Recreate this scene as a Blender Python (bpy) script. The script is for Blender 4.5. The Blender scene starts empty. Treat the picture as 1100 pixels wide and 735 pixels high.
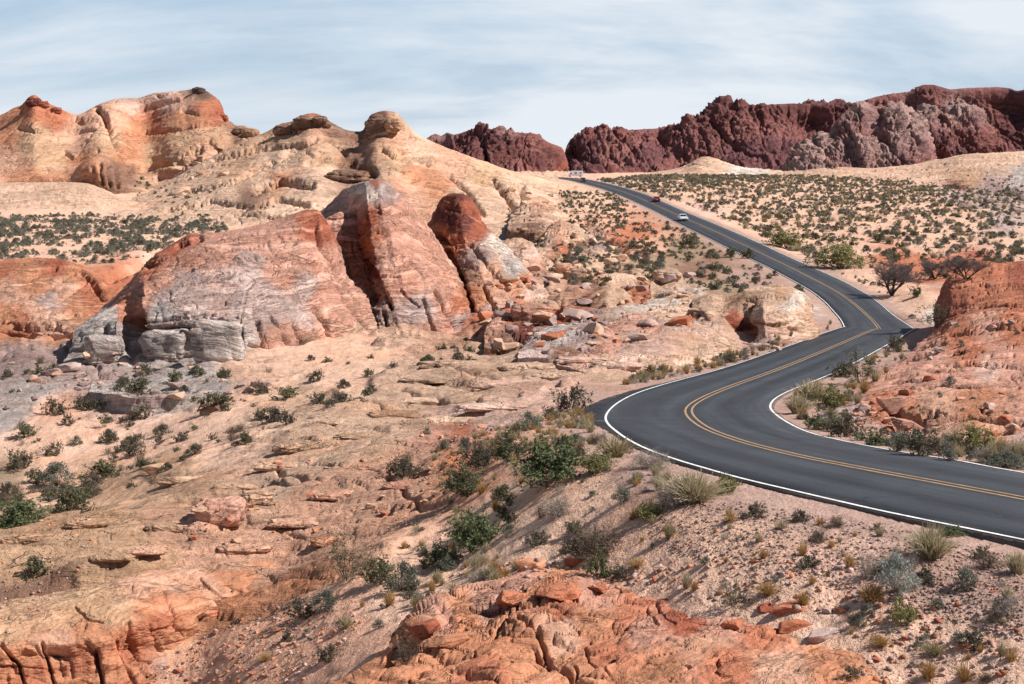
import bpy, math, random, time
import numpy as np
T0 = time.time()
# ------------------------------------------------------------------ camera, sky, sun
F, CU, HV = 1500.0, 550.0, 157.0           # focal length in photo pixels, image centre column, eye-level row
scene = bpy.context.scene
cd = bpy.data.cameras.new('camera'); cam = bpy.data.objects.new('camera', cd)
scene.collection.objects.link(cam); scene.camera = cam
cam.location = (0, 0, 0); cam.rotation_euler = (math.radians(90), 0, 0)
cd.sensor_width = 36; cd.lens = F / 1100 * 36; cd.shift_y = -(367.5 - HV) / 1100
cd.clip_start = 0.5; cd.clip_end = 20000

SUN_EL, SUN_AZ = 46.0, 98.0                # azimuth clockwise from +Y (view direction): the sun stands to the right, a little ahead
SUN_STRENGTH, SKY_STRENGTH = 5.0, 0.050
world = bpy.data.worlds.new('World'); scene.world = world; world.use_nodes = True
wn, wl = world.node_tree.nodes, world.node_tree.links
bg = wn['Background']; bg.inputs['Strength'].default_value = SKY_STRENGTH
sky = wn.new('ShaderNodeTexSky'); sky.sky_type = 'NISHITA'; sky.sun_disc = False
sky.sun_elevation = math.radians(SUN_EL); sky.sun_rotation = math.radians(SUN_AZ)
sky.air_density = 1.0; sky.dust_density = .25; sky.ozone_density = 1.0
def cloud_nodes():
    tc = wn.new('ShaderNodeTexCoord')
    sep = wn.new('ShaderNodeSeparateXYZ'); wl.new(tc.outputs['Generated'], sep.inputs[0])
    # project the direction on a flat cloud layer: x/(z+k), y/(z+k)
    ad = wn.new('ShaderNodeMath'); ad.operation = 'ADD'; ad.inputs[1].default_value = 0.30; wl.new(sep.outputs['Z'], ad.inputs[0])
    mx = wn.new('ShaderNodeMath'); mx.operation = 'MAXIMUM'; mx.inputs[1].default_value = 0.05; wl.new(ad.outputs[0], mx.inputs[0])
    dx = wn.new('ShaderNodeMath'); dx.operation = 'DIVIDE'; wl.new(sep.outputs['X'], dx.inputs[0]); wl.new(mx.outputs[0], dx.inputs[1])
    dy = wn.new('ShaderNodeMath'); dy.operation = 'DIVIDE'; wl.new(sep.outputs['Y'], dy.inputs[0]); wl.new(mx.outputs[0], dy.inputs[1])
    cmb = wn.new('ShaderNodeCombineXYZ'); wl.new(dx.outputs[0], cmb.inputs[0]); wl.new(dy.outputs[0], cmb.inputs[1])
    def layer(scale, rot, sc, det, lo, hi):
        mp = wn.new('ShaderNodeMapping'); mp.inputs['Rotation'].default_value[2] = rot; mp.inputs['Scale'].default_value = (sc[0], sc[1], 1)
        wl.new(cmb.outputs[0], mp.inputs[0])
        nz = wn.new('ShaderNodeTexNoise'); nz.inputs['Scale'].default_value = scale; nz.inputs['Detail'].default_value = det
        nz.inputs['Roughness'].default_value = .58; nz.inputs['Distortion'].default_value = .35; wl.new(mp.outputs[0], nz.inputs['Vector'])
        mr = wn.new('ShaderNodeMapRange'); mr.inputs[1].default_value = lo; mr.inputs[2].default_value = hi; mr.interpolation_type = 'SMOOTHSTEP'
        wl.new(nz.outputs[0], mr.inputs[0]); return mr.outputs[0]
    a = layer(.75, .5, (.8, 1.1), 7, .37, .58)
    b = layer(1.5, .75, (.45, 1.7), 12, .40, .62)
    m = wn.new('ShaderNodeMath'); m.operation = 'MULTIPLY_ADD'; wl.new(b, m.inputs[0]); m.inputs[1].default_value = .55; wl.new(a, m.inputs[2])
    m2 = wn.new('ShaderNodeMath'); m2.operation = 'MULTIPLY'; m2.use_clamp = True; m2.inputs[1].default_value = .80; wl.new(m.outputs[0], m2.inputs[0])
    fall = wn.new('ShaderNodeMapRange'); wl.new(sep.outputs['Z'], fall.inputs[0]); fall.inputs[1].default_value = .15; fall.inputs[2].default_value = .34; fall.inputs[3].default_value = 1; fall.inputs[4].default_value = .08
    m3 = wn.new('ShaderNodeMath'); m3.operation = 'MULTIPLY'; wl.new(m2.outputs[0], m3.inputs[0]); wl.new(fall.outputs[0], m3.inputs[1])
    gap = wn.new('ShaderNodeMix'); gap.data_type = 'RGBA'; gf = wn.new('ShaderNodeMapRange'); wl.new(sep.outputs['Z'], gf.inputs[0]); gf.inputs[1].default_value = .15; gf.inputs[2].default_value = .36; gf.inputs[3].default_value = .75; gf.inputs[4].default_value = .0; wl.new(gf.outputs[0], gap.inputs[0]); wl.new(sky.outputs[0], gap.inputs[6]); gap.inputs[7].default_value = (6.6, 9.2, 12.2, 1)
    mix = wn.new('ShaderNodeMix'); mix.data_type = 'RGBA'; wl.new(m3.outputs[0], mix.inputs[0])
    wl.new(gap.outputs[2], mix.inputs[6]); mix.inputs[7].default_value = (11.6, 12.4, 13.3, 1)
    wl.new(mix.outputs[2], bg.inputs['Color'])
cloud_nodes()
sl = bpy.data.lights.new('sun', 'SUN'); sun = bpy.data.objects.new('sun', sl); scene.collection.objects.link(sun)
sl.energy = SUN_STRENGTH; sl.angle = math.radians(.53); sl.color = (1, .962, .915)
sun.rotation_euler = (math.radians(90 - SUN_EL), 0, math.radians(180 - SUN_AZ)); sun.location = (60, 30, 80)
scene.view_settings.view_transform = 'Standard'; scene.view_settings.look = 'None'
scene.view_settings.exposure = 0.47; scene.view_settings.gamma = 1
scene.render.engine = 'CYCLES'

# ------------------------------------------------------------------ numpy helpers
rng = np.random.RandomState(7); random.seed(5)
_perm = np.tile(rng.permutation(256), 3).astype(np.int32)
_g3 = rng.normal(size=(256, 3)).astype(np.float32); _g3 /= np.linalg.norm(_g3, axis=1)[:, None]
_a2 = rng.uniform(0, 2 * np.pi, 256); _g2 = np.c_[np.cos(_a2), np.sin(_a2)].astype(np.float32)
def _fade(t): return t * t * t * (t * (t * 6 - 15) + 10)
def pn2(x, y):
    x = np.asarray(x, np.float32); y = np.asarray(y, np.float32)
    xi = np.floor(x); yi = np.floor(y); fx = x - xi; fy = y - yi
    xi = xi.astype(np.int32) & 255; yi = yi.astype(np.int32) & 255
    u = _fade(fx); v = _fade(fy); P0 = _perm[xi]; P1 = _perm[xi + 1]
    def g(h, a, b): q = _g2[h]; return q[..., 0] * a + q[..., 1] * b
    n00 = g(_perm[P0 + yi], fx, fy); n01 = g(_perm[P0 + yi + 1], fx, fy - 1)
    n10 = g(_perm[P1 + yi], fx - 1, fy); n11 = g(_perm[P1 + yi + 1], fx - 1, fy - 1)
    a = n00 + v * (n01 - n00); b = n10 + v * (n11 - n10)
    return (a + u * (b - a)) * 1.5
def pn3(x, y, z):
    x = np.asarray(x, np.float32); y = np.asarray(y, np.float32); z = np.asarray(z, np.float32)
    xi = np.floor(x); yi = np.floor(y); zi = np.floor(z); fx = x - xi; fy = y - yi; fz = z - zi
    xi = xi.astype(np.int32) & 255; yi = yi.astype(np.int32) & 255; zi = zi.astype(np.int32) & 255
    u = _fade(fx); v = _fade(fy); w = _fade(fz); r = None
    def g(h, a, b, c): q = _g3[h]; return q[..., 0] * a + q[..., 1] * b + q[..., 2] * c
    out = []
    for dx in (0, 1):
        A = _perm[xi + dx]; ys = []
        for dy in (0, 1):
            B = _perm[A + yi + dy]
            n0 = g(_perm[B + zi], fx - dx, fy - dy, fz); n1 = g(_perm[B + zi + 1], fx - dx, fy - dy, fz - 1)
            ys.append(n0 + w * (n1 - n0))
        out.append(ys[0] + v * (ys[1] - ys[0]))
    return (out[0] + u * (out[1] - out[0])) * 1.4
def fb2(x, y, o=4, g=.5, off=0.):
    s = 0; a = 1.; f = 1.
    for i in range(o): s = s + a * pn2(x * f + 17.3 * i + off, y * f - 9.1 * i + off * 1.7); a *= g; f *= 2.03
    return s
def fb3(p, l, o=3, g=.5, off=0., az=1.):
    s = 0; a = 1.; f = 1. / l
    for i in range(o): s = s + a * pn3(p[..., 0] * f + 11.3 * i + off, p[..., 1] * f + off, p[..., 2] * f * az - 7.7 * i); a *= g; f *= 2.03
    return s
def sst(e0, e1, x): t = np.clip((x - e0) / (e1 - e0), 0, 1); return t * t * (3 - 2 * t)
def cell2(x, y):
    """2-D cellular pattern: (distance to the nearest cell border, random value of the cell)"""
    x = np.asarray(x, np.float32); y = np.asarray(y, np.float32)
    xi = np.floor(x).astype(np.int32); yi = np.floor(y).astype(np.int32)
    d1 = np.full(x.shape, 9., np.float32); d2 = d1.copy(); idv = np.zeros(x.shape, np.float32)
    for dx in (-1, 0, 1):
        for dy in (-1, 0, 1):
            h = _perm[(_perm[(xi + dx) & 255] + yi + dy) & 255]
            px = xi + dx + .15 + .7 * ((h * 73) & 255) / 255.; py = yi + dy + .15 + .7 * ((h * 151) & 255) / 255.
            d = np.hypot(px - x, py - y); c = d < d1
            d2 = np.where(c, d1, np.minimum(d2, d)); idv = np.where(c, h / 255., idv); d1 = np.where(c, d, d1)
    return d2 - d1, idv
def W(u, v, Y): return ((u - CU) / F * Y, Y, -(v - HV) / F * Y)      # photo pixel + distance -> world
def uv(p): Y = np.maximum(p[..., 1], 1.); return CU + F * p[..., 0] / Y, HV - F * p[..., 2] / Y
def gsm(a, sig, axis):
    if sig <= 0: return a
    r = int(3 * sig) + 1; k = np.exp(-.5 * (np.arange(-r, r + 1) / sig) ** 2); k /= k.sum()
    a = np.moveaxis(a, axis, 0); A = np.concatenate([np.repeat(a[:1], r, 0), a, np.repeat(a[-1:], r, 0)])
    o = sum(k[i] * A[i:i + len(a)] for i in range(2 * r + 1)); o[0] = a[0]; o[-1] = a[-1]
    return np.moveaxis(o, 0, axis)
def catmull(P, ts, tq, limit=False):
    """non-uniform hermite spline through P (n,...) at parameters ts, sampled at tq"""
    P = np.asarray(P, float); ts = np.asarray(ts, float); n = len(P)
    d = np.diff(P, axis=0) / np.diff(ts).reshape((-1,) + (1,) * (P.ndim - 1))
    m = np.empty_like(P); m[0] = d[0]; m[-1] = d[-1]
    h = np.diff(ts).reshape((-1,) + (1,) * (P.ndim - 1))
    m[1:-1] = (d[:-1] * h[1:] + d[1:] * h[:-1]) / (h[1:] + h[:-1])
    if limit:
        lo = np.minimum(np.abs(d[:-1]), np.abs(d[1:])) * 2.2; m[1:-1] = np.where(d[:-1] * d[1:] > 0, np.clip(m[1:-1], -lo, lo), 0)
        m[0] = d[0]; m[-1] = d[-1]
    i = np.clip(np.searchsorted(ts, tq, 'right') - 1, 0, n - 2)
    H_ = (ts[i + 1] - ts[i]); t = (tq - ts[i]) / H_
    sh = (-1,) + (1,) * (P.ndim - 1); t = t.reshape(sh); H_ = H_.reshape(sh)
    return ((2 * t**3 - 3 * t**2 + 1) * P[i] + (t**3 - 2 * t**2 + t) * H_ * m[i] + (-2 * t**3 + 3 * t**2) * P[i + 1] + (t**3 - t**2) * H_ * m[i + 1])
def pdist(U, V, poly):
    """distance in photo pixels from points to a polyline"""
    d = np.full(U.shape, 1e9)
    for (a, b), (c, e) in zip(poly[:-1], poly[1:]):
        vx, vy = c - a, e - b; L = vx * vx + vy * vy + 1e-9
        t = np.clip(((U - a) * vx + (V - b) * vy) / L, 0, 1)
        d = np.minimum(d, np.hypot(U - a - t * vx, V - b - t * vy))
    return d
def inpoly(U, V, poly):
    c = np.zeros(np.shape(U), bool); n = len(poly)
    for i in range(n):
        x1, y1 = poly[i]; x2, y2 = poly[(i + 1) % n]
        if y1 == y2: continue
        c ^= ((y1 > V) != (y2 > V)) & (U < (x2 - x1) * (V - y1) / (y2 - y1) + x1)
    return c

# ------------------------------------------------------------------ objects helpers
def link(o): scene.collection.objects.link(o); return o
def tag(o, label=None, cat=None, group=None, kind=None):
    if label: o['label'] = label
    if cat: o['category'] = cat
    if group: o['group'] = group
    if kind: o['kind'] = kind
    return o
def empty(name, loc, rz=0, label=None, cat=None, group=None):
    o = link(bpy.data.objects.new(name, None)); o.location = loc; o.rotation_euler[2] = rz; o.empty_display_size = .3
    return tag(o, label, cat, group)
def raw_mesh(name, v, quads=None, tris=None, mats=(), mi=None, smooth=True):
    v = np.ascontiguousarray(v, np.float32).reshape(-1, 3); me = bpy.data.meshes.new(name)
    q = np.zeros((0, 4), np.int32) if quads is None else np.asarray(quads, np.int32).reshape(-1, 4)
    t = np.zeros((0, 3), np.int32) if tris is None else np.asarray(tris, np.int32).reshape(-1, 3)
    me.vertices.add(len(v)); me.vertices.foreach_set('co', v.ravel())
    me.loops.add(q.size + t.size); me.loops.foreach_set('vertex_index', np.concatenate([q.ravel(), t.ravel()]).astype(np.int32))
    me.polygons.add(len(q) + len(t))
    st = np.concatenate([np.arange(len(q)) * 4, q.size + np.arange(len(t)) * 3]).astype(np.int32)
    me.polygons.foreach_set('loop_start', st)
    if smooth: me.polygons.foreach_set('use_smooth', np.ones(len(st), bool))
    for m in mats: me.materials.append(m)
    if mi is not None: me.polygons.foreach_set('material_index', np.asarray(mi, np.int32))
    me.update(calc_edges=True); return me
def col_attr(me, c):
    a = me.color_attributes.new('Col', 'FLOAT_COLOR', 'POINT'); c = np.asarray(c, np.float32).reshape(-1, 3)
    a.data.foreach_set('color', np.c_[c, np.ones(len(c), np.float32)].astype(np.float32).ravel())
def grid_quads(nr, nc):
    i = np.arange(nr * nc).reshape(nr, nc)
    return np.stack([i[:-1, :-1], i[:-1, 1:], i[1:, 1:], i[1:, :-1]], -1).reshape(-1, 4)
def obj(name, me, parent=None, loc=None):
    o = link(bpy.data.objects.new(name, me))
    if parent: o.parent = parent
    if loc is not None: o.location = loc
    return o

# ------------------------------------------------------------------ materials
def newmat(name, rough=.9, spec=.25):
    m = bpy.data.materials.new(name); m.use_nodes = True; b = m.node_tree.nodes['Principled BSDF']
    b.inputs['Roughness'].default_value = rough; b.inputs['Specular IOR Level'].default_value = spec
    return m, m.node_tree.nodes, m.node_tree.links, b
def rock_mat(name, s=1., tilt=(0, 0), band=.35, bump=1., speck=.25, zs=1.0, streak=.14):
    """sandstone: albedo from the vertex colour, varied by beds, blotches and grain; s = size of the finest grain in metres / 0.05"""
    m, N, L, b = newmat(name, .95, .12)
    at = N.new('ShaderNodeAttribute'); at.attribute_name = 'Col'
    geo = N.new('ShaderNodeNewGeometry')
    def math_(op, a, bb, cc=None):
        n = N.new('ShaderNodeMath'); n.operation = op
        for i, q in enumerate((a, bb, cc)):
            if q is None: continue
            if isinstance(q, (int, float)): n.inputs[i].default_value = q
            else: L.new(q, n.inputs[i])
        return n.outputs[0]
    def noise(vec, sc, det=4, rough=.6, dist=0.):
        n = N.new('ShaderNodeTexNoise'); n.inputs['Scale'].default_value = sc; n.inputs['Detail'].default_value = det
        n.inputs['Roughness'].default_value = rough; n.inputs['Distortion'].default_value = dist; L.new(vec, n.inputs['Vector']); return n.outputs[0]
    P = geo.outputs['Position']
    sep = N.new('ShaderNodeSeparateXYZ'); L.new(P, sep.inputs[0])
    wv = noise(P, .12 / s, 3, .55)
    zz = math_('MULTIPLY_ADD', sep.outputs['X'], tilt[0], sep.outputs['Z'])
    zz = math_('MULTIPLY_ADD', sep.outputs['Y'], tilt[1], zz)
    zz = math_('MULTIPLY_ADD', wv, 4.5 * s, zz)
    cb = N.new('ShaderNodeCombineXYZ')
    L.new(math_('MULTIPLY', sep.outputs['X'], .10), cb.inputs[0]); L.new(math_('MULTIPLY', sep.outputs['Y'], .10), cb.inputs[1]); L.new(zz, cb.inputs[2])
    S = cb.outputs[0]
    beds = noise(S, 1.5 * zs / s, 6, .68)
    beds2 = noise(S, 6.5 * zs / s, 3, .6)
    blot = noise(P, .35 / s, 5, .62, .5)
    grain = noise(P, 9. / s, 5, .75)
    fine = noise(P, 3. / s, 4, .65)
    # value multiplier
    def mr(x, a, bb, c, d):
        n = N.new('ShaderNodeMapRange'); L.new(x, n.inputs[0]); n.inputs[1].default_value = a; n.inputs[2].default_value = bb
        n.inputs[3].default_value = c; n.inputs[4].default_value = d; return n.outputs[0]
    v1 = mr(beds, .3, .7, 1 - band, 1 + band * .8)
    v2 = mr(grain, .3, .7, 1 - speck, 1 + speck)
    v3 = mr(beds2, .3, .7, 1 - band * .45, 1 + band * .35)
    v4 = mr(fine, .32, .68, 1 - speck * .6, 1 + speck * .6)
    mpc = N.new('ShaderNodeMapping'); mpc.inputs['Scale'].default_value = (.5 / s, .5 / s, 1.1 / s); mpc.inputs['Rotation'].default_value = (.25, .35, .5)
    wp = N.new('ShaderNodeVectorMath'); wp.operation = 'MULTIPLY_ADD'; nzc = N.new('ShaderNodeTexNoise'); nzc.inputs['Scale'].default_value = .8 / s; nzc.inputs['Detail'].default_value = 4; L.new(P, nzc.inputs['Vector'])
    L.new(nzc.outputs['Color'], wp.inputs[0]); wp.inputs[1].default_value = (1.6 * s, 1.6 * s, 1.6 * s); L.new(P, wp.inputs[2]); L.new(wp.outputs[0], mpc.inputs[0])
    vo = N.new('ShaderNodeTexVoronoi'); vo.feature = 'DISTANCE_TO_EDGE'; vo.inputs['Scale'].default_value = 1.; L.new(mpc.outputs[0], vo.inputs['Vector'])
    ck0 = mr(vo.outputs['Distance'], .0, .045, 1, 0); ckm = mr(noise(P, .5 / s, 3, .5), .52, .64, 0, 1); ck = math_('MULTIPLY', ck0, ckm)
    thin = mr(math_('ABSOLUTE', math_('SUBTRACT', beds, .5), None), .0, .016, 1, 0); thm = mr(noise(P, .33 / s, 3, .5), .44, .60, 0, 1); th = math_('MULTIPLY', thin, thm)
    dk = math_('SUBTRACT', 1., math_('MAXIMUM', math_('MULTIPLY', ck, .22), math_('MULTIPLY', th, .38)))
    val = math_('MULTIPLY', math_('MULTIPLY', math_('MULTIPLY', v1, v2), math_('MULTIPLY', v3, v4)), dk)
    sc = N.new('ShaderNodeVectorMath'); sc.operation = 'SCALE'; L.new(at.outputs['Color'], sc.inputs[0]); L.new(val, sc.inputs['Scale'])
    # hue: blotches move the stone toward iron red or toward bleached cream
    red = N.new('ShaderNodeMix'); red.data_type = 'RGBA'; red.blend_type = 'MULTIPLY'; L.new(mr(blot, .50, .68, 0, .38), red.inputs[0])
    L.new(sc.outputs[0], red.inputs[6]); red.inputs[7].default_value = (1.0, .72, .55, 1)
    pale = N.new('ShaderNodeMix'); pale.data_type = 'RGBA'; L.new(mr(beds, .56, .72, 0, streak if s < 8 else .04), pale.inputs[0])
    L.new(red.outputs[2], pale.inputs[6]); pale.inputs[7].default_value = (.60, .50, .40, 1)
    L.new(pale.outputs[2], b.inputs['Base Color'])
    # relief
    h = math_('ADD', math_('MULTIPLY', beds, .55 * s), math_('MULTIPLY', beds2, .14 * s))
    h = math_('ADD', h, math_('MULTIPLY', fine, .20 * s)); h = math_('MULTIPLY_ADD', grain, .08 * s, h)
    h = math_('MULTIPLY_ADD', ck, -.12 * s, h); h = math_('MULTIPLY_ADD', th, -.16 * s, h)
    bm = N.new('ShaderNodeBump'); bm.inputs['Strength'].default_value = .8; bm.inputs['Distance'].default_value = bump; L.new(h, bm.inputs['Height'])
    L.new(bm.outputs[0], b.inputs['Normal'])
    return m
def ground_mat():
    m, N, L, b = newmat('desert_ground', .97, .08)
    at = N.new('ShaderNodeAttribute'); at.attribute_name = 'Col'
    rk = N.new('ShaderNodeAttribute'); rk.attribute_name = 'Rock'
    geo = N.new('ShaderNodeNewGeometry'); P = geo.outputs['Position']
    def noise(sc, det=4, rough=.6, dist=0., vec=None):
        n = N.new('ShaderNodeTexNoise'); n.inputs['Scale'].default_value = sc; n.inputs['Detail'].default_value = det
        n.inputs['Roughness'].default_value = rough; n.inputs['Distortion'].default_value = dist; L.new(vec or P, n.inputs['Vector']); return n.outputs[0]
    def mr(x, a, bb, c, d):
        n = N.new('ShaderNodeMapRange'); L.new(x, n.inputs[0]); n.inputs[1].default_value = a; n.inputs[2].default_value = bb
        n.inputs[3].default_value = c; n.inputs[4].default_value = d; return n.outputs[0]
    def mul(a, c):
        n = N.new('ShaderNodeMath'); n.operation = 'MULTIPLY'
        for i, q in enumerate((a, c)):
            if isinstance(q, (int, float)): n.inputs[i].default_value = q
            else: L.new(q, n.inputs[i])
        return n.outputs[0]
    def add(a, c): n = N.new('ShaderNodeMath'); n.operation = 'ADD'; L.new(a, n.inputs[0]); L.new(c, n.inputs[1]); return n.outputs[0]
    mp = N.new('ShaderNodeMapping'); mp.inputs['Rotation'].default_value = (math.radians(8), math.radians(-12), math.radians(24)); mp.inputs['Scale'].default_value = (.22, 1.5, 2.6)
    L.new(P, mp.inputs[0])
    lay = noise(.55, 7, .68, .6, mp.outputs[0])
    lay2 = noise(2.6, 5, .65, .4, mp.outputs[0])
    peb = noise(16, 3, .7); mid = noise(2.4, 5, .65); big = noise(.22, 5, .6, .6)
    v = mul(mr(peb, .3, .7, .78, 1.2), mr(mid, .3, .7, .86, 1.14))
    lv = mul(mr(lay, .3, .7, .66, 1.22), mr(lay2, .3, .7, .84, 1.13))
    mx = N.new('ShaderNodeMix'); mx.data_type = 'FLOAT'; L.new(rk.outputs['Fac'], mx.inputs[0]); mx.inputs[2].default_value = 1; L.new(lv, mx.inputs[3])
    val = mul(v, mx.outputs[0])
    sc = N.new('ShaderNodeVectorMath'); sc.operation = 'SCALE'; L.new(at.outputs['Color'], sc.inputs[0]); L.new(val, sc.inputs['Scale'])
    red = N.new('ShaderNodeMix'); red.data_type = 'RGBA'; red.blend_type = 'MULTIPLY'; L.new(mr(big, .48, .66, 0, .45), red.inputs[0])
    L.new(sc.outputs[0], red.inputs[6]); red.inputs[7].default_value = (1.0, .78, .64, 1)
    L.new(red.outputs[2], b.inputs['Base Color'])
    hr = N.new('ShaderNodeMath'); hr.operation = 'MULTIPLY'; L.new(add(mul(lay, .9), mul(lay2, .25)), hr.inputs[0]); L.new(rk.outputs['Fac'], hr.inputs[1])
    mpv = N.new('ShaderNodeMapping'); mpv.inputs['Scale'].default_value = (.32, .62, .5); mpv.inputs['Rotation'].default_value = (0, 0, .5)
    nzw = N.new('ShaderNodeTexNoise'); nzw.inputs['Scale'].default_value = .6; nzw.inputs['Detail'].default_value = 5; L.new(P, nzw.inputs['Vector'])
    wp = N.new('ShaderNodeVectorMath'); wp.operation = 'MULTIPLY_ADD'; L.new(nzw.outputs['Color'], wp.inputs[0]); wp.inputs[1].default_value = (2.4, 2.4, 2.4); L.new(P, wp.inputs[2]); L.new(wp.outputs[0], mpv.inputs[0])
    vo = N.new('ShaderNodeTexVoronoi'); vo.feature = 'DISTANCE_TO_EDGE'; vo.inputs['Scale'].default_value = 1.; L.new(mpv.outputs[0], vo.inputs['Vector'])
    crk = mul(mul(mr(vo.outputs['Distance'], 0, .04, 1, 0), mr(noise(.35, 3, .5), .45, .6, 0, 1)), rk.outputs['Fac'])
    crk = mul(crk, 1.)
    h = add(hr.outputs[0], add(mul(peb, .05), mul(mid, .18))); h = add(h, mul(crk, -.12))
    dkn = N.new('ShaderNodeMath'); dkn.operation = 'MULTIPLY_ADD'; L.new(crk, dkn.inputs[0]); dkn.inputs[1].default_value = -.28; dkn.inputs[2].default_value = 1.
    L.new(mul(val, dkn.outputs[0]), sc.inputs['Scale'])
    bm = N.new('ShaderNodeBump'); bm.inputs['Strength'].default_value = .85; bm.inputs['Distance'].default_value = 1.; L.new(h, bm.inputs['Height'])
    L.new(bm.outputs[0], b.inputs['Normal'])
    return m
def plain(name, c, rough=.6, spec=.3, metal=0., var=0., sc=3., bump=0.):
    m, N, L, b = newmat(name, rough, spec); b.inputs['Metallic'].default_value = metal
    b.inputs['Base Color'].default_value = (*c, 1)
    if var or bump:
        tc = N.new('ShaderNodeTexCoord')
        n = N.new('ShaderNodeTexNoise'); n.inputs['Scale'].default_value = sc; n.inputs['Detail'].default_value = 5; L.new(tc.outputs['Object'], n.inputs['Vector'])
        if var:
            r = N.new('ShaderNodeMapRange'); L.new(n.outputs[0], r.inputs[0]); r.inputs[1].default_value = .3; r.inputs[2].default_value = .7
            r.inputs[3].default_value = 1 - var; r.inputs[4].default_value = 1 + var
            s = N.new('ShaderNodeVectorMath'); s.operation = 'SCALE'; s.inputs[0].default_value = c; L.new(r.outputs[0], s.inputs['Scale']); L.new(s.outputs[0], b.inputs['Base Color'])
        if bump:
            bm = N.new('ShaderNodeBump'); bm.inputs['Distance'].default_value = bump; L.new(n.outputs[0], bm.inputs['Height']); L.new(bm.outputs[0], b.inputs['Normal'])
    return m
def leaf_mat(name, c, c2, rough=.7):
    """foliage: colour varies from plant to plant and from leaf to leaf; thin leaves let some light through"""
    m, N, L, b = newmat(name, rough, .15)
    oi = N.new('ShaderNodeObjectInfo'); geo = N.new('ShaderNodeNewGeometry')
    n = N.new('ShaderNodeTexNoise'); n.inputs['Scale'].default_value = 2.3; n.inputs['Detail'].default_value = 3; L.new(geo.outputs['Position'], n.inputs['Vector'])
    ad = N.new('ShaderNodeMath'); ad.operation = 'MULTIPLY_ADD'; L.new(geo.outputs['Random Per Island'], ad.inputs[0]); ad.inputs[1].default_value = .45; L.new(oi.outputs['Random'], ad.inputs[2])
    a2 = N.new('ShaderNodeMath'); a2.operation = 'ADD'; L.new(ad.outputs[0], a2.inputs[0]); L.new(n.outputs[0], a2.inputs[1])
    r = N.new('ShaderNodeMapRange'); L.new(a2.outputs[0], r.inputs[0]); r.inputs[1].default_value = .5; r.inputs[2].default_value = 1.7
    mx = N.new('ShaderNodeMix'); mx.data_type = 'RGBA'; L.new(r.outputs[0], mx.inputs[0]); mx.inputs[6].default_value = (*c, 1); mx.inputs[7].default_value = (*c2, 1)
    L.new(mx.outputs[2], b.inputs['Base Color'])
    tr = N.new('ShaderNodeBsdfTranslucent'); L.new(mx.outputs[2], tr.inputs[0]); ms = N.new('ShaderNodeMixShader'); ms.inputs[0].default_value = .25
    L.new(b.outputs[0], ms.inputs[1]); L.new(tr.outputs[0], ms.inputs[2]); L.new(ms.outputs[0], N['Material Output'].inputs[0])
    return m

# albedo palette of the place
C = {k: np.array(v) for k, v in dict(
    cream=(.575, .375, .262), sand=(.64, .405, .29), peach=(.58, .325, .22), pale=(.60, .385, .30), rose=(.51, .265, .19), yellow=(.53, .325, .20), tan=(.46, .28, .18),
    orange=(.50, .225, .125), ored=(.44, .165, .092), red=(.35, .11, .065), dred=(.17, .055, .042), mauve=(.34, .235, .21), grey=(.43, .36, .325),
    white=(.59, .49, .42), gravel=(.36, .235, .19), brown=(.23, .13, .09), dark=(.10, .065, .05), purple=(.16, .070, .072), pinkgrey=(.45, .32, .28), veg=(.29, .20, .135), fred=(.225, .092, .080), fdred=(.14, .055, .050), fpur=(.15, .064, .066), fpale=(.32, .20, .175), fmauve=(.24, .125, .115)).items()}
def paint(U, V, ctrl, jit=10., seed=0., asp=1.5, pw=3.5, P=None, l=6.):
    """albedo of the ground or a rock from hand-placed samples; borders wander with noise"""
    sh = U.shape; U = U.ravel(); V = V.ravel()
    if P is not None:
        q = P.reshape(-1, 3); U = U + jit * fb3(q, l, 3, .6, seed + 3.1); V = V + jit * fb3(q, l, 3, .6, seed + 9.4) / asp
    cu = np.array([c[0] for c in ctrl], np.float32); cv = np.array([c[1] for c in ctrl], np.float32)
    val = np.array([np.r_[C[c[2]], (c[3] if len(c) > 3 else 1.)] for c in ctrl], np.float32)
    out = np.empty((len(U), 4), np.float32)
    for s in range(0, len(U), 60000):
        d = (U[s:s + 60000, None] - cu) ** 2 + (asp * (V[s:s + 60000, None] - cv)) ** 2
        w = (d + 40.) ** (-pw / 2 - .5); out[s:s + 60000] = (w @ val) / w.sum(1)[:, None]
    return out.reshape(sh + (4,))

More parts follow.
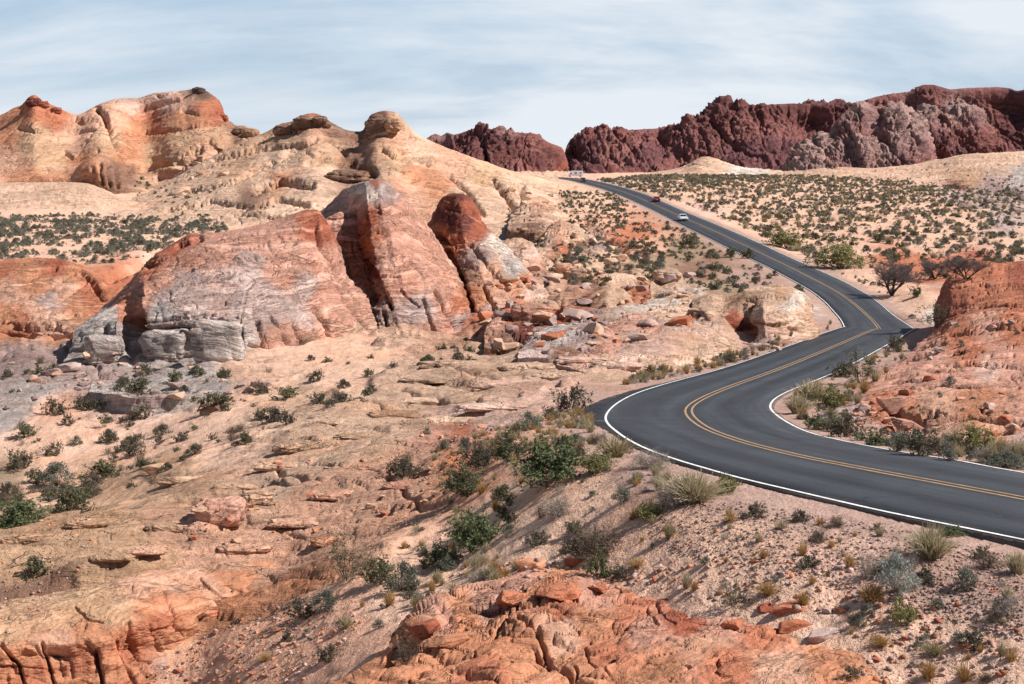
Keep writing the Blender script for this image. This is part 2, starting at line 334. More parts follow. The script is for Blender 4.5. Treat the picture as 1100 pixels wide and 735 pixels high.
# ------------------------------------------------------------------ road rails (left line, centre, right line: photo column, row, distance)
R1 = [(1560,680,19.0,1790,685,20.2,2020,690,21.4),(1300,625,21.2,1500,622,22.7,1690,619,24.2),(1100,582,23.6,1262,571,25.1,1405,566,26.6),(952.3, 552.1, 26.1, 1100.0, 538.0, 27.6, 1212, 530.0, 29.2), (904.5, 541.2, 27.2, 1051.1, 528.8, 28.7, 1176, 523.4, 30.2), (856.8, 530.0, 28.5, 1002.2, 519.6, 29.9, 1133.4, 515.8, 31.4), (809.1, 518.8, 30.0, 953.3, 510.5, 31.3, 1085.4, 507.5, 32.7), (784.8, 512.5, 30.9, 928.9, 505.8, 32.1, 1061.5, 503.2, 33.3), (760.7, 505.5, 31.9, 904.4, 501.1, 33.0, 1039.4, 498.7, 34.1), (736.5, 498.5, 33.1, 880.0, 496.4, 34.0, 1016.3, 494.7, 34.9), (712.7, 490.5, 34.6, 855.7, 491.3, 35.2, 993.1, 491.3, 35.9), (691.7, 482.3, 36.5, 831.5, 485.4, 36.9, 969.2, 487.5, 37.2), (675.0, 473.4, 39.3, 807.4, 479.2, 39.3, 940.7, 482.5, 39.3), (662.8, 464.6, 44.2, 783.7, 471.6, 44.0, 904.0, 474.9, 43.9), (653.6, 456.3, 51.8, 756.0, 460.4, 51.6, 860, 463.5, 51.5), (651.6, 446.5, 60.1, 739.8, 446.3, 59.7, 829, 444.0, 59.2), (664, 433.6, 67.2, 742.5, 436.5, 66.6, 827, 435, 66.0), (683.3, 423.6, 72.0, 756.8, 427.9, 71.2, 832.4, 428.6, 70.4), (712.8, 414.0, 77.4, 779.4, 418.2, 76.0, 848.2, 420.2, 74.7), (740.7, 406.4, 81.5, 802.8, 409.6, 80.0, 867.9, 412.5, 78.5), (766.2, 399.6, 85.5, 826.2, 401.2, 83.9, 888.9, 404.0, 82.3), (792.6, 391.6, 89.7, 849.4, 392.3, 88.1, 909.5, 394.6, 86.5), (817.5, 383.0, 94.6, 872.4, 382.9, 93.1, 929.5, 384.0, 91.6), (842.4, 374.2, 100.7, 895.4, 373.2, 99.3, 949.3, 372.9, 97.9), (872, 363.4, 109.9, 918.2, 363.4, 107.6, 968.3, 362.1, 106.3), (911, 349.9, 124.0, 943.5, 352.4, 120.5, 985.5, 351.7, 118.5)]
R2 = [(908, 356.5, 140, 946, 359.5, 138, 986, 357.5, 136),(906.5, 349.0, 152.7, 944, 352.5, 151.8, 977, 350.5, 151.0),(903.0, 343, 157.7, 939.0, 346.0, 157.0, 966, 343.6, 156.4), (895.5, 334.5, 166.0, 929.0, 336.6, 165.6, 956.3, 336.4, 165.2), (886.2, 324.2, 176.5, 915.5, 325.2, 176.2, 944.3, 325.8, 175.9), (872.5, 313.5, 186.5, 900.9, 314.9, 186.4, 929.4, 315.4, 186.2), (858.3, 305.1, 196.1, 884.7, 305.8, 196.1, 912.1, 305.7, 196.0), (843.1, 296.8, 205.9, 868.2, 297.3, 206.0, 894.2, 297.1, 206.0), (827.8, 288.5, 216.4, 851.7, 288.9, 216.4, 876.0, 289.2, 216.5), (812.1, 281.1, 227.4, 835.0, 280.8, 227.5, 857.9, 281.1, 227.6), (796.5, 273.6, 239.4, 818.3, 272.7, 239.6, 839.8, 272.9, 239.7), (780.2, 265.6, 252.6, 801.6, 264.6, 252.7, 821.9, 264.4, 252.9), (764.7, 257.8, 267.4, 784.9, 256.6, 267.6, 804.6, 256.5, 267.7), (749.1, 250.2, 284.2, 768.1, 248.7, 284.4, 786.4, 248.6, 284.5), (733.5, 242.6, 303.0, 751.0, 241.4, 303.1, 768.1, 240.8, 303.2), (718.1, 234.7, 325.6, 734.0, 234.0, 325.7, 749.7, 233.4, 325.8), (702.7, 226.7, 352.5, 717.1, 226.3, 352.6, 732.3, 226.0, 352.7), (686.6, 219.2, 382.8, 700.2, 218.7, 382.9, 714.3, 218.0, 383.0), (670.7, 211.9, 417.3, 683.2, 211.3, 417.4, 696.2, 210.0, 417.5), (654.5, 205.6, 459.4, 665.7, 204.9, 459.5, 677.2, 203.8, 459.7), (637.5, 200.2, 511.5, 647.8, 199.5, 511.6, 658.0, 198.7, 511.6), (620, 195.8, 575, 630.0, 195.2, 575, 639.6, 194.6, 575), (597, 191.6, 640, 606, 191.2, 645, 614, 190.9, 650), (560, 190.4, 690, 566, 190.2, 698, 572, 190.0, 706)]
rl = np.array(R1 + R2, float).reshape(-1, 3, 3)
rails = np.stack([(rl[..., 0] - CU) / F * rl[..., 2], rl[..., 2], -(rl[..., 1] - HV) / F * rl[..., 2]], -1)   # (n,3 rails,xyz)
rs = np.r_[0, np.cumsum(np.linalg.norm(np.diff(rails[:, 1], axis=0), axis=1))]
NS = 900
rq = np.interp(np.linspace(0, 1, NS), np.linspace(0, 1, len(rs)), rs)
RA, RC, RB = [gsm(catmull(rails[:, k], rs, rq), 6, 0) for k in range(3)]
def road_pt(w):
    """cross-section point; w = -1 left line, 0 centre, 1 right line, beyond = shoulder"""
    w = float(w)
    return RC + (RA - RC) * (-w) if w <= 0 else RC + (RB - RC) * w
rc_len = np.r_[0, np.cumsum(np.linalg.norm(np.diff(RC, axis=0), axis=1))]
i1 = int(np.argmin(np.abs(RC[:, 1] - 122)))    # end of the near stretch

# ------------------------------------------------------------------ ground: control samples (photo column, row, distance)
GC = [(1100,735,18.6),(1250,735,18),(1000,735,19.4),(900,735,19.4),(700,735,20.6),(500,735,22.2),(380,735,24.8),(600,790,19.3),(1000,790,17.8),(400,800,22.6),
 (350,735,26.3),(300,735,28),(250,735,30),(200,720,33),(160,740,32.2),(60,740,32.8),(0,740,32.8),(-120,740,32.8),(300,690,31.3),(250,700,32.4),(340,650,32.8),(320,700,29.6),(360,690,28.6),(380,650,30.9),(420,650,29.9),(100,700,35),(0,700,35),
 (1100,640,21.2),(1000,640,22.0),(900,640,22.6),(800,640,23.4),(700,640,25.0),(600,640,27.0),(500,640,28.4),(640,610,27.4),(560,600,28.9),(700,590,27.2),(800,590,25.6),
 (950,590,25.0),(850,570,27.0),(750,550,30.0),(650,550,32.6),(560,560,34.0),(480,580,34.8),(400,600,34.8),(340,620,34.6),(340,600,36.6),
 (680,515,35),(620,500,40),(560,500,41.5),(500,520,40),(450,540,39.5),(640,470,47),(600,450,58),(560,460,56),(500,480,50.5),(440,500,48.5),
 (380,540,42),(300,560,41.5),(220,580,39.5),(150,600,38),(60,600,38),(0,600,38.2),(-100,600,38.5),(300,590,39.4),(200,605,38.2),(100,625,36.6),(0,642,35.2),(-100,650,35),
 (350,490,54),(280,510,52),(220,520,51),(150,545,46.5),(80,560,44),(0,572,43),(-100,575,43),
 (60,540,66),(0,540,66),(130,510,68),(200,480,71),(270,455,73),(330,440,73),(60,500,75),(0,490,78),(-100,500,76),
 (100,470,81),(180,450,84),(10,440,88),(-100,440,88),(250,440,80),(300,425,84),(250,405,92),(150,412,94),(60,405,97),(-100,400,100),(0,380,110),(60,360,120),(-100,350,125),
 (400,400,88),(430,440,74),(500,420,77),(500,450,66),(550,430,72),(600,410,77),(640,400,80),(560,380,92),(480,390,93),(660,380,91),(700,372,94),(730,385,91),(760,375,95),(700,350,106),(620,350,116),(560,350,117),(500,350,122),
 (640,330,128),(600,320,136),(540,320,140),(700,330,125),(740,330,126),(780,340,122),(860,345,122),(890,343,128),(700,305,175),(740,310,178),(800,318,170),(850,325,165),(660,300,165),(600,290,175),(560,280,190),
 (760,290,208),(720,280,222),(680,270,240),(640,260,255),(600,260,240),(560,255,260),(640,240,300),(680,240,318),(600,230,330),(560,225,350),(630,215,400),(660,220,385),(600,205,450),(560,200,480),(610,196,540),
 (0,300,165),(0,262,215),(100,275,195),(100,250,240),(200,262,215),(100,235,290),(0,235,290),(200,240,280),(-100,240,280),(-100,280,190),(250,270,190),(320,260,210),(420,280,200),(480,280,200),(0,205,380),(200,205,380),(400,200,400),(500,200,420),
 (800,240,320),(760,225,360),(720,205,440),(690,195,530),(850,270,255),(900,290,215),(900,260,260),(950,280,225),(1000,290,210),(940,310,182),(975,325,170),(1000,340,160),(1000,355,140),(1060,320,170),(1030,300,190),(1100,290,205),(1200,290,200),
 (1000,250,285),(1100,250,280),(900,230,345),(1000,225,360),(1100,225,350),(850,205,490),(950,205,500),(1050,205,480),(800,192,600),(750,190,650),(900,190,680),(1000,185,800),(850,183,900),(650,188,760),(560,189,720),(1200,230,340),(1200,200,520),
 (990,370,98),(1040,350,110),(1100,340,110),(960,400,80),(1000,420,68),(1100,420,58),(920,430,64),(870,425,66),(850,440,58),(890,455,53),(940,470,46),(1000,480,41.5),(1100,495,33.5),(1200,500,31),(1060,460,46),(1200,440,48),(1200,380,75),
 (-300,300,200),(-300,450,90),(-300,600,40),(1400,300,200),(1400,450,60),(1400,380,80),(200,800,30),(-200,900,26),(1300,640,19.5)]
gp = np.array([W(*c) for c in GC])
# the shoulders of the road hold the ground at road level
sh = []
for w, st in ((-1.45, 22), (1.45, 22)):
    sh.append(road_pt(w)[::st])
# left of the far stretch the ground falls away (embankment), so only the near stretch and the right side are held there
Lh = sh[0]; sh[0] = Lh
road_hold = np.vstack(sh); road_hold[:, 2] -= .15
gp = np.vstack([gp, road_hold])
key = np.c_[(CU + F * gp[:, 0] / gp[:, 1]) / 130., 3.6 * np.log(gp[:, 1])]
def tps(r2): return .5 * r2 * np.log(r2 + 1e-9)
def fit_tps(X, z, lam=.02):
    n = len(X); K = tps(((X[:, None] - X[None]) ** 2).sum(2)) + lam * np.eye(n); Pm = np.c_[np.ones(n), X]
    A = np.block([[K, Pm], [Pm.T, np.zeros((3, 3))]]); return np.linalg.solve(A, np.r_[z, np.zeros(3)])
cw = fit_tps(key, gp[:, 2])
def tps_eval(Q):
    out = np.empty(len(Q))
    for s in range(0, len(Q), 20000):
        q = Q[s:s + 20000]; K = tps(((q[:, None] - key[None]) ** 2).sum(2)); out[s:s + 20000] = K @ cw[:-3] + np.c_[np.ones(len(q)), q] @ cw[-3:]
    return out
# grid: columns fan out from the viewer, rows grow with distance (a plain world-space height field)
cu_ = np.concatenate([np.linspace(-1400, -130, 40)[:-1], np.arange(-130, 1230, 1.45), np.linspace(1232, 2500, 40)])
ys = [7.]
while ys[-1] < 700: ys.append(ys[-1] * (1.0034 if ys[-1] > 17 else 1.012))
while ys[-1] < 9000: ys.append(ys[-1] * 1.035)
ys = np.array(ys); GN, GM = len(ys), len(cu_)
cuq = np.r_[np.arange(0, GM - 1, 8), GM - 1]; yq = np.r_[np.arange(0, GN - 1, 8), GN - 1]
qq = np.stack(np.meshgrid(np.clip(cu_[cuq], -500, 1650) / 130., 3.6 * np.log(np.clip(ys[yq], 14, 1000))), -1).reshape(-1, 2)
zb = tps_eval(qq).reshape(len(yq), len(cuq)); zb = np.clip(zb, -24, -5.0)
# bilinear upsample
def up(Z):
    A = np.empty((len(yq), GM))
    for i in range(len(yq)): A[i] = np.interp(np.arange(GM), cuq, Z[i])
    B = np.empty((GN, GM)); f = np.interp(np.arange(GN), yq, np.arange(len(yq))); i = np.clip(f.astype(int), 0, len(yq) - 2); t = (f - i)[:, None]
    return A[i] * (1 - t) + A[i + 1] * t
Zb = gsm(gsm(up(zb), 3, 0), 3, 1)
GX = (cu_[None] - CU) / F * ys[:, None]; GY = np.repeat(ys[:, None], GM, 1)
far = sst(750, 1600, GY); Zb = Zb * (1 - far) + (-17.5) * far
print('base', round(time.time() - T0, 1))

# nearness to the road
def road_near(X, Y):
    """signed cross-section coordinate w of the nearest road station (|w|<1 between the lines) and the road height there"""
    sh_ = X.shape; X = X.ravel(); Y = Y.ravel(); best = np.full(len(X), 1e9); wq = np.full(len(X), 99.); zq = np.zeros(len(X)); dm = np.full(len(X), 1e9)
    st = np.arange(0, NS, 6); S = RC[st]
    d0 = np.full(len(X), 1e9)
    for s in range(0, len(X), 100000):
        d0[s:s + 100000] = (((X[s:s + 100000, None] - S[None, :, 0]) ** 2 + (Y[s:s + 100000, None] - S[None, :, 1]) ** 2)).min(1)
    idx = np.where(d0 < 26 ** 2)[0]
    x = X[idx]; y = Y[idx]
    for s in range(0, len(idx), 20000):
        xx = x[s:s + 20000, None]; yy = y[s:s + 20000, None]
        k = ((xx - RC[None, ::2, 0]) ** 2 + (yy - RC[None, ::2, 1]) ** 2).argmin(1) * 2
        c = RC[k]; a = RA[k]; b = RB[k]; dx = xx[:, 0] - c[:, 0]; dy = yy[:, 0] - c[:, 1]
        ax = b - a; Lw = np.hypot(ax[:, 0], ax[:, 1]); n = ax[:, :2] / Lw[:, None]; proj = dx * n[:, 0] + dy * n[:, 1]
        i = idx[s:s + 20000]; wq[i] = proj; zq[i] = c[:, 2] + np.where(proj > 0, (b[:, 2] - c[:, 2]) / np.hypot(b[:, 0] - c[:, 0], b[:, 1] - c[:, 1]), -(a[:, 2] - c[:, 2]) / np.hypot(a[:, 0] - c[:, 0], a[:, 1] - c[:, 1])) * proj
        dm[i] = np.hypot(dx, dy)
    return wq.reshape(sh_), zq.reshape(sh_), dm.reshape(sh_)
rw, rz, rd = road_near(GX, GY)
print('road near', round(time.time() - T0, 1))

# ground colour + rock share: (photo column, row, colour, rock share 0..1)
GP = [(1100,600,'gravel',0),(1000,600,'gravel',0),(900,565,'gravel',0),(800,545,'gravel',0),(730,530,'gravel',0),(1080,660,'gravel',.0),(980,640,'gravel',0),(900,610,'pale',0),(850,640,'sand',0),(950,680,'sand',0),(1060,700,'sand',0),(800,600,'sand',0),(720,590,'sand',0),
 (690,550,'gravel',0),(650,500,'gravel',0),(620,465,'gravel',0),(610,440,'gravel',.1),(560,560,'sand',0),(600,600,'sand',0),(520,640,'sand',0),(470,620,'sand',0),(420,650,'sand',0),(540,520,'peach',0),(640,560,'sand',0),(580,480,'peach',.1),(300,700,'peach',0),(260,725,'peach',0),(350,680,'peach',0),(360,640,'peach',.2),
 (450,500,'peach',.7),(420,520,'peach',.9),(350,480,'cream',1),(330,540,'peach',.9),(280,530,'cream',.9),(200,560,'peach',.8),(120,570,'yellow',1),(60,575,'yellow',1),(40,610,'yellow',1),(100,620,'yellow',.8),(40,640,'brown',.5),(70,625,'brown',.5),(160,610,'yellow',1),(230,600,'peach',1),(300,600,'peach',1),(250,640,'orange',1),(150,650,'yellow',1),(30,680,'yellow',1),(370,570,'peach',.8),(330,620,'orange',.8),(200,545,'tan',.5),
 (500,420,'cream',1),(540,400,'cream',1),(600,400,'pale',1),(560,380,'cream',1),(440,420,'cream',1),(380,440,'cream',1),(430,460,'cream',1),(400,480,'cream',1),(470,470,'rose',.8),(495,465,'ored',.8),(515,485,'rose',.5),(520,450,'pale',1),(480,440,'pale',1),(560,440,'pale',.9),(590,425,'pale',1),(500,500,'orange',.6),
 (100,470,'sand',.1),(60,440,'peach',.2),(30,390,'mauve',1),(0,360,'orange',.6),(60,370,'pinkgrey',.8),(100,400,'pinkgrey',1),(150,412,'grey',1),(220,414,'grey',1),(280,402,'sand',.6),(50,480,'sand',.1),(250,430,'sand',.3),(200,450,'sand',.2),(130,440,'pale',.5),(10,440,'grey',.9),(40,425,'grey',.9),(180,430,'white',.8),(320,420,'cream',.4),(350,400,'sand',.2),(300,450,'cream',.5),(240,480,'sand',.4),(180,500,'tan',.6),(60,520,'sand',0),(0,520,'veg',0),(120,520,'tan',.2),(380,400,'sand',.2),(140,480,'sand',.1),
 (700,375,'pale',1),(660,365,'pale',1),(650,395,'cream',1),(620,390,'pale',1),(760,378,'cream',.9),(720,355,'pale',1),(620,335,'ored',.8),(580,320,'cream',1),(540,330,'ored',.6),(560,335,'ored',.7),(600,350,'red',.8),(590,370,'pinkgrey',1),(560,365,'cream',1),(640,350,'mauve',.9),(660,320,'cream',1),(700,310,'cream',1),(700,330,'white',1),(740,330,'white',1),(640,300,'dred',.4),(660,290,'brown',.4),(620,290,'sand',.3),(650,280,'cream',.6),
 (560,270,'cream',1),(600,262,'cream',1),(580,240,'cream',.9),(620,250,'sand',.4),(650,235,'peach',.3),(680,250,'ored',.2),(640,262,'mauve',.6),(700,262,'peach',.2),(700,285,'veg',.2),(620,215,'cream',.4),(600,200,'sand',.4),(640,222,'sand',.3),(570,205,'cream',.8),(750,290,'brown',.1),(730,270,'veg',.1),(800,300,'gravel',.1),(830,310,'gravel',.1),(780,310,'veg',.1),(690,300,'cream',.8),(670,310,'cream',.8),(860,330,'gravel',0),(890,335,'white',0),(880,345,'gravel',0),
 (800,235,'sand',0),(850,250,'sand',0),(900,270,'sand',0),(1000,260,'sand',0),(1100,260,'sand',0),(900,220,'sand',0),(1000,230,'sand',0),(750,205,'sand',0),(850,200,'sand',0),(950,200,'sand',0),(1050,215,'pinkgrey',.5),(1090,200,'mauve',.8),(1040,235,'sand',.2),(1080,240,'pinkgrey',.4),(1000,285,'ored',.1),(1040,288,'red',.2),(960,285,'ored',0),(990,330,'sand',0),(1010,340,'white',0),(960,310,'sand',0),(930,300,'sand',0),(860,275,'sand',0),(880,287,'gravel',0),(760,225,'pale',0),(690,190,'sand',0),
 (990,360,'gravel',0),(960,385,'gravel',0),(940,400,'gravel',.2),(900,420,'gravel',.1),(850,430,'gravel',0),(870,450,'pale',.1),(920,460,'pale',.5),(960,470,'peach',.5),(1000,480,'gravel',.1),(1100,495,'gravel',0),(1000,440,'orange',.8),(820,372,'gravel',0),(860,358,'peach',.0),(780,388,'peach',0),(700,405,'gravel',.2),(640,425,'gravel',.1),
 (0,300,'peach',.2),(0,262,'sand',0),(100,260,'sand',0),(200,262,'sand',0),(50,245,'sand',0),(150,250,'sand',0),(120,300,'ored',.4),(60,350,'orange',.5),(200,240,'sand',0),(-100,400,'pinkgrey',.8),(-100,500,'sand',.1),(-100,600,'yellow',1),(1200,600,'gravel',0),(1200,400,'orange',1)]
P3 = np.stack([GX, GY, Zb], -1)
Ug, Vg = uv(P3)
inner = (np.abs(Ug - 550) < 760)
PC = paint(np.clip(Ug, -200, 1300), Vg, GP, jit=16, asp=1.9, P=P3 * np.array([1, .55, 1.]), l=6.)
rock = np.clip(PC[..., 3], 0, 1); rock = sst(.25, .75, rock + .25 * fb2(GX / 3., GY / 3., 3))
near_ = 1 - sst(60, 260, GY)
print('paint', round(time.time() - T0, 1))
# slickrock relief: tilted beds cut into low ledges, rounded swells, joints
x, y = GX, GY
swell = fb2(x / 9., y / 12., 4, .5)
warp = fb2(x / 7. + 40, y / 7., 3, .55)
def ledges(lam, tx, ty, wa, sharp=.25):
    s = (Zb + tx * x + ty * y + wa * warp) / lam; f = s - np.floor(s)
    return (sst(0, sharp, f) - f) * lam      # flat treads with steep short risers
led = ledges(.95, -.10, .22, 1.0) * .85 + ledges(.33, -.05, .17, .55, .3) * .7
led2 = ledges(2.2, .12, .10, 2.0, .2) * .5
cr = np.abs(pn2(x / 4.2 + 3 + .35 * warp, y / 2.2 + 8)); crack = np.exp(-(cr / .035) ** 2)
cr2 = np.abs(pn2(x / 1.7 + .3 * warp, y / 4.4 + 31)); crack = np.maximum(crack, .7 * np.exp(-(cr2 / .03) ** 2) * near_)
ce, cid = cell2(x / 1.5 + .3 * warp, y / 1.9 + .3 * swell)
rub = (cid - .4) * .30 * sst(0, .18, ce)
rough_mask = sst(.0, .5, fb2(x / 11. + 70, y / 11., 3))
def glay(lam, l, tx, ty, warp_, off=0.):
    s_ = (Zb + tx * x + ty * y) / lam + warp_ * fb2(x / (l * 1.3) + off, y / (l * 1.3), 2); i = np.floor(s_); f_ = s_ - i
    return pn2(x / l + i * 3.71 + off, y / l + i * 1.37) - .35 * np.exp(-(np.minimum(f_, 1 - f_) / .10) ** 2)
def gjoint(w, l, ax, ay, warp_, off=0.):
    s_ = (ax * x + ay * y) / w + warp_ * fb2(x / (w * 2.5) + off, y / (w * 2.5), 2); j = np.floor(s_); f_ = s_ - j
    return pn2(j * 2.37 + .5 + off, (ax * y - ay * x) / l) - .5 * np.exp(-(np.minimum(f_, 1 - f_) / .07) ** 2)
fs = 1 + 1.3 * sst(60, 250, GY)      # coarser structure in the broken ground farther off
jm = sst(-.1, .5, fb2(x / 9. + 12, y / 9., 2))
det_rock = (.16 * swell + .30 * glay(1.0, 5., -.16, .30, .7) + .15 * glay(.36, 2.6, -.14, .27, .9, 5.) * near_ + .05 * glay(.14, 1.3, -.12, .25, 1., 9.) * near_
            + jm * (.16 * gjoint(2.6, 5., .8, .5, .8) + .09 * gjoint(1.1, 2.5, -.5, .9, .9, 4.)) - .06 * crack + .04 * fb2(x / .9, y / .9, 4, .55) + .10 * rub * rough_mask)
brk = sst(85, 110, GY) * sst(.0, .5, rock) * (1 - .5 * sst(60, 110, Ug * 0 + 0)); det_rock = det_rock + 1.7 * brk * (.28 * glay(1.6, 6., .1, .2, .8, 21.) + .30 * gjoint(4.5, 6., .9, .3, .9, 31.) + .22 * gjoint(2., 3., -.3, .9, 1., 41.) + .22 * swell)
soft = .16 * fb2(x / 5., y / 6., 3) + .05 * fb2(x / .9, y / .9, 3, .55) + .035 * np.maximum(0, fb2(x / .28, y / .28, 2, .6)) * near_
mounds = .35 * fb2(x / 14 + 5, y / 14., 4, .55) * sst(100, 260, GY)
D = rock * det_rock * (1 + .9 * sst(90, 300, GY)) + (1 - rock) * soft + mounds
Z = Zb + D
# hand-placed sculpting of the ground: gullies, ledges (photo polyline, half width px, depth m)
GS = [([(0,545),(60,560),(140,545),(200,512),(260,480),(330,452),(372,440)],7,-.0),
 ([(0,655),(60,640),(120,632)],5,-.2),([(205,540),(250,552),(262,562)],4,-.25),([(400,432),(470,452),(520,446)],2.2,-.45),([(350,452),(420,463),(500,452)],1.8,-.35),
 ([(430,420),(520,432),(600,415)],1.8,-.5),([(440,408),(510,412),(560,402)],1.8,-.45),([(380,430),(440,440),(500,438)],1.6,-.35),([(480,398),(560,408),(620,396)],1.8,-.4),
 ([(500,445),(560,432),(600,415),(640,398)],1.6,.35),([(390,505),(430,520),(455,540)],2,-.3),([(265,560),(330,575),(380,560)],1.8,-.25),([(300,505),(345,520),(400,500)],1.8,-.3),
 ([(590,272),(610,285),(640,292),(675,300)],5,-1.6),([(560,300),(600,322),(650,325),(700,318)],4,-1.2),([(600,345),(640,352),(690,345)],3,-.9),([(520,335),(560,345),(600,338)],3.5,-1.2),
 ([(575,245),(600,262),(612,280)],3.5,-1.6),([(625,240),(660,262),(690,275)],5,-2.0),([(110,300),(150,282),(200,262)],5,-1.6),([(700,332),(735,318),(760,335)],3,-.9)]
for poly, hw, dep in GS:
    if dep == 0: continue
    pu = [p[0] for p in poly]; pv = [p[1] for p in poly]
    m = (Ug > min(pu) - 25) & (Ug < max(pu) + 25) & (Vg > min(pv) - 20) & (Vg < max(pv) + 20)
    uu = Ug[m] + 3.5 * fb2(GX[m] / 2., GY[m] / 2., 2); vv = Vg[m] + 2.5 * fb2(GX[m] / 2. + 9, GY[m] / 2., 2)
    Z[m] += dep * np.exp(-(pdist(uu, vv, poly) / hw) ** 2)
# road bed
hw = 3.60
wabs = np.abs(rw)
bed = rz - .012 - .35 * (1 - sst(hw - 1.2, hw - .05, wabs)) - .0 * rd
flat = sst(hw + 5.5, hw + .35, wabs) * (rd < 24)
leftfar = (rw < 0) & (GY > 150)
flat = np.where(leftfar, sst(hw + 9, hw + 1.5, wabs) * (rd < 24), flat)
Z = Z * (1 - flat) + (bed + .05 * soft * 2 * sst(hw, hw + 1., wabs)) * flat
shoulder = sst(hw + 2.6, hw + .6, wabs + 1.0 * fb2(x / 1.3, y / 1.3, 3)) * (rd < 24)
cg = np.array(C['gravel']) * 1.12
PC[..., :3] = PC[..., :3] * (1 - shoulder[..., None]) + cg * shoulder[..., None]; rock = rock * (1 - shoulder) * (1 - sst(hw + 3., hw + 1, wabs))
# pale sand drifts and coarse gravel patches inside the loose ground
var = fb2(x / 2.2, y / 2.2, 4, .55)
PC[..., :3] *= (1 + .10 * var * (1 - rock))[..., None]
me = raw_mesh('desert_ground', np.stack([GX, GY, Z], -1), grid_quads(GN, GM), mats=[ground_mat()]); col_attr(me, PC[..., :3])
ra = me.attributes.new('Rock', 'FLOAT', 'POINT'); ra.data.foreach_set('value', rock.astype(np.float32).ravel())
ground = tag(obj('desert_ground', me), kind='structure')
def gz(X, Y):
    """height of the ground sheet at a world point"""
    u_ = CU + F * X / Y; i = np.interp(Y, ys, np.arange(GN)); j = np.interp(u_, cu_, np.arange(GM))
    i0 = np.clip(np.asarray(i).astype(int), 0, GN - 2); j0 = np.clip(np.asarray(j).astype(int), 0, GM - 2); a = i - i0; b_ = j - j0
    return (Z[i0, j0] * (1 - b_) + Z[i0, j0 + 1] * b_) * (1 - a) + (Z[i0 + 1, j0] * (1 - b_) + Z[i0 + 1, j0 + 1] * b_) * a
print('ground', round(time.time() - T0, 1), GN, GM)

